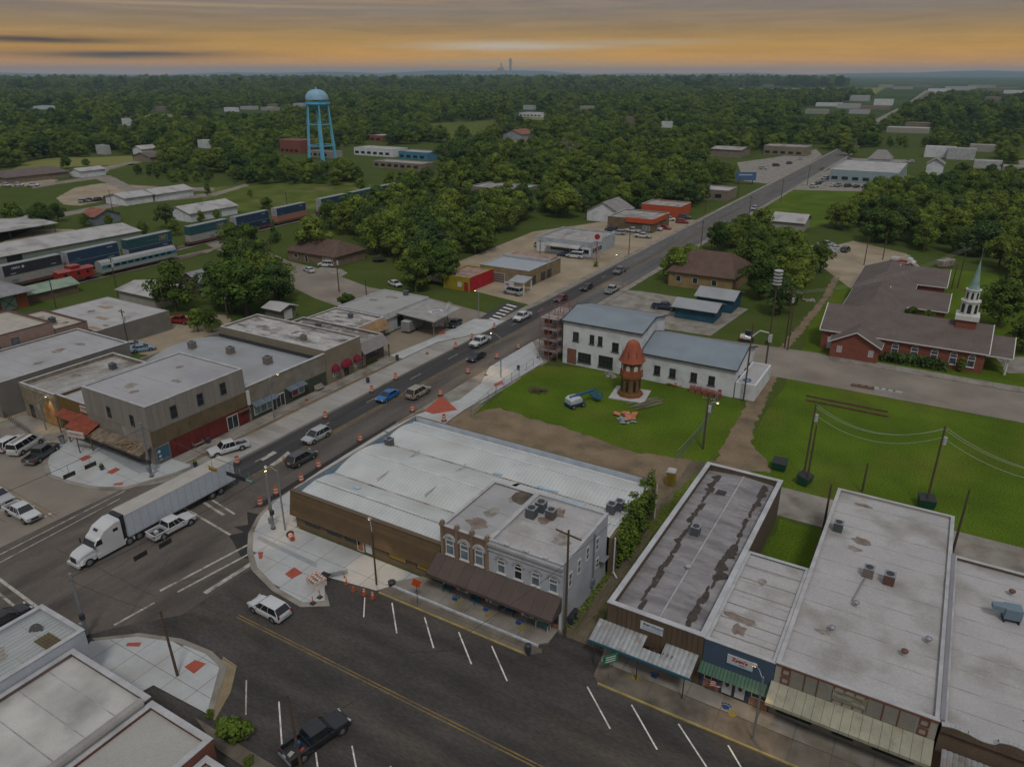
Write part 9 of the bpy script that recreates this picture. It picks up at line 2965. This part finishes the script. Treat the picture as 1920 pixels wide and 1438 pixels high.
pts, scl, rot, idx = [], [], [], []
for (x, y, s) in rest + far_pts:
 pts.append((x, y, hill(x, y) - 0.4 * s))
 w = s * random.uniform(1.0, 1.3)
 scl += [w, w, s * random.uniform(0.9, 1.15)]
 rot += [0, 0, random.uniform(0, 6.28)]
 idx.append(random.choice([0, 1, 2, 3, 4, 5, 6, 6, 7]))
wm = bpy.data.meshes.new('woodland')
wm.from_pydata(pts, [], [])
for nm, ty, dat, key in (('tree_scale', 'FLOAT_VECTOR', scl, 'vector'), ('tree_turn', 'FLOAT_VECTOR', rot, 'vector'), ('tree_kind', 'INT', idx, 'value')):
 at = wm.attributes.new(nm, ty, 'POINT')
 at.data.foreach_set(key, dat)
wood = bpy.data.objects.new('woodland', wm)
COL.objects.link(wood)
wood['kind'] = 'stuff'
wood['label'] = 'dense green woodland stretching from the town edge to the horizon'
wood['category'] = 'woodland'
protos = []
for k in KN:
 for o in bpy.data.objects:
  if o.name.startswith('crown') and o.data == KINDS[k][0]:
   protos.append(o)
   break
ng = bpy.data.node_groups.new('woodland_trees', 'GeometryNodeTree')
ng.interface.new_socket('Geometry', in_out='INPUT', socket_type='NodeSocketGeometry')
ng.interface.new_socket('Geometry', in_out='OUTPUT', socket_type='NodeSocketGeometry')
gi = ng.nodes.new('NodeGroupInput')
go = ng.nodes.new('NodeGroupOutput')
iop = ng.nodes.new('GeometryNodeInstanceOnPoints')
iop.inputs['Pick Instance'].default_value = True
g2i = ng.nodes.new('GeometryNodeGeometryToInstance')
for o in reversed(protos):
 oi = ng.nodes.new('GeometryNodeObjectInfo')
 oi.transform_space = 'ORIGINAL'
 oi.inputs['Object'].default_value = o
 oi.inputs['As Instance'].default_value = True
 gx = ng.nodes.new('GeometryNodeGeometryToInstance')
 ng.links.new(oi.outputs['Geometry'], g2i.inputs[0])


def named(nm, ty):
 n = ng.nodes.new('GeometryNodeInputNamedAttribute')
 n.data_type = ty
 n.inputs['Name'].default_value = nm
 return n.outputs[0]


jn = ng.nodes.new('GeometryNodeJoinGeometry')
for n in list(ng.nodes):
 if n.bl_idname == 'GeometryNodeGeometryToInstance':
  ng.nodes.remove(n)
for n in [n for n in ng.nodes if n.bl_idname == 'GeometryNodeObjectInfo']:
 ng.links.new(n.outputs['Geometry'], jn.inputs[0])
ng.links.new(gi.outputs[0], iop.inputs['Points'])
ng.links.new(jn.outputs[0], iop.inputs['Instance'])
ng.links.new(named('tree_kind', 'INT'), iop.inputs['Instance Index'])
ng.links.new(named('tree_turn', 'FLOAT_VECTOR'), iop.inputs['Rotation'])
ng.links.new(named('tree_scale', 'FLOAT_VECTOR'), iop.inputs['Scale'])
ng.links.new(iop.outputs[0], go.inputs[0])
md = wood.modifiers.new('trees', 'NODES')
md.node_group = ng

# ------------------------------------------------------------------ haze
hz = bpy.data.materials.new('haze_air')
hz.use_nodes = True
ht = hz.node_tree
ht.nodes.clear()
hv = ht.nodes.new('ShaderNodeVolumePrincipled')
hv.inputs['Color'].default_value = (0.58, 0.80, 1.0, 1)
hv.inputs['Density'].default_value = 8.0e-5
hv.inputs['Anisotropy'].default_value = 0.1
ho = ht.nodes.new('ShaderNodeOutputMaterial')
ht.links.new(hv.outputs[0], ho.inputs['Volume'])
hb = MB().box(-25500, 25500, -25500, 25500, -1.5, 184).build('haze', hz)
hb['kind'] = 'stuff'
hb['label'] = 'pale bluish haze lying over the far countryside'
hb['category'] = 'haze'
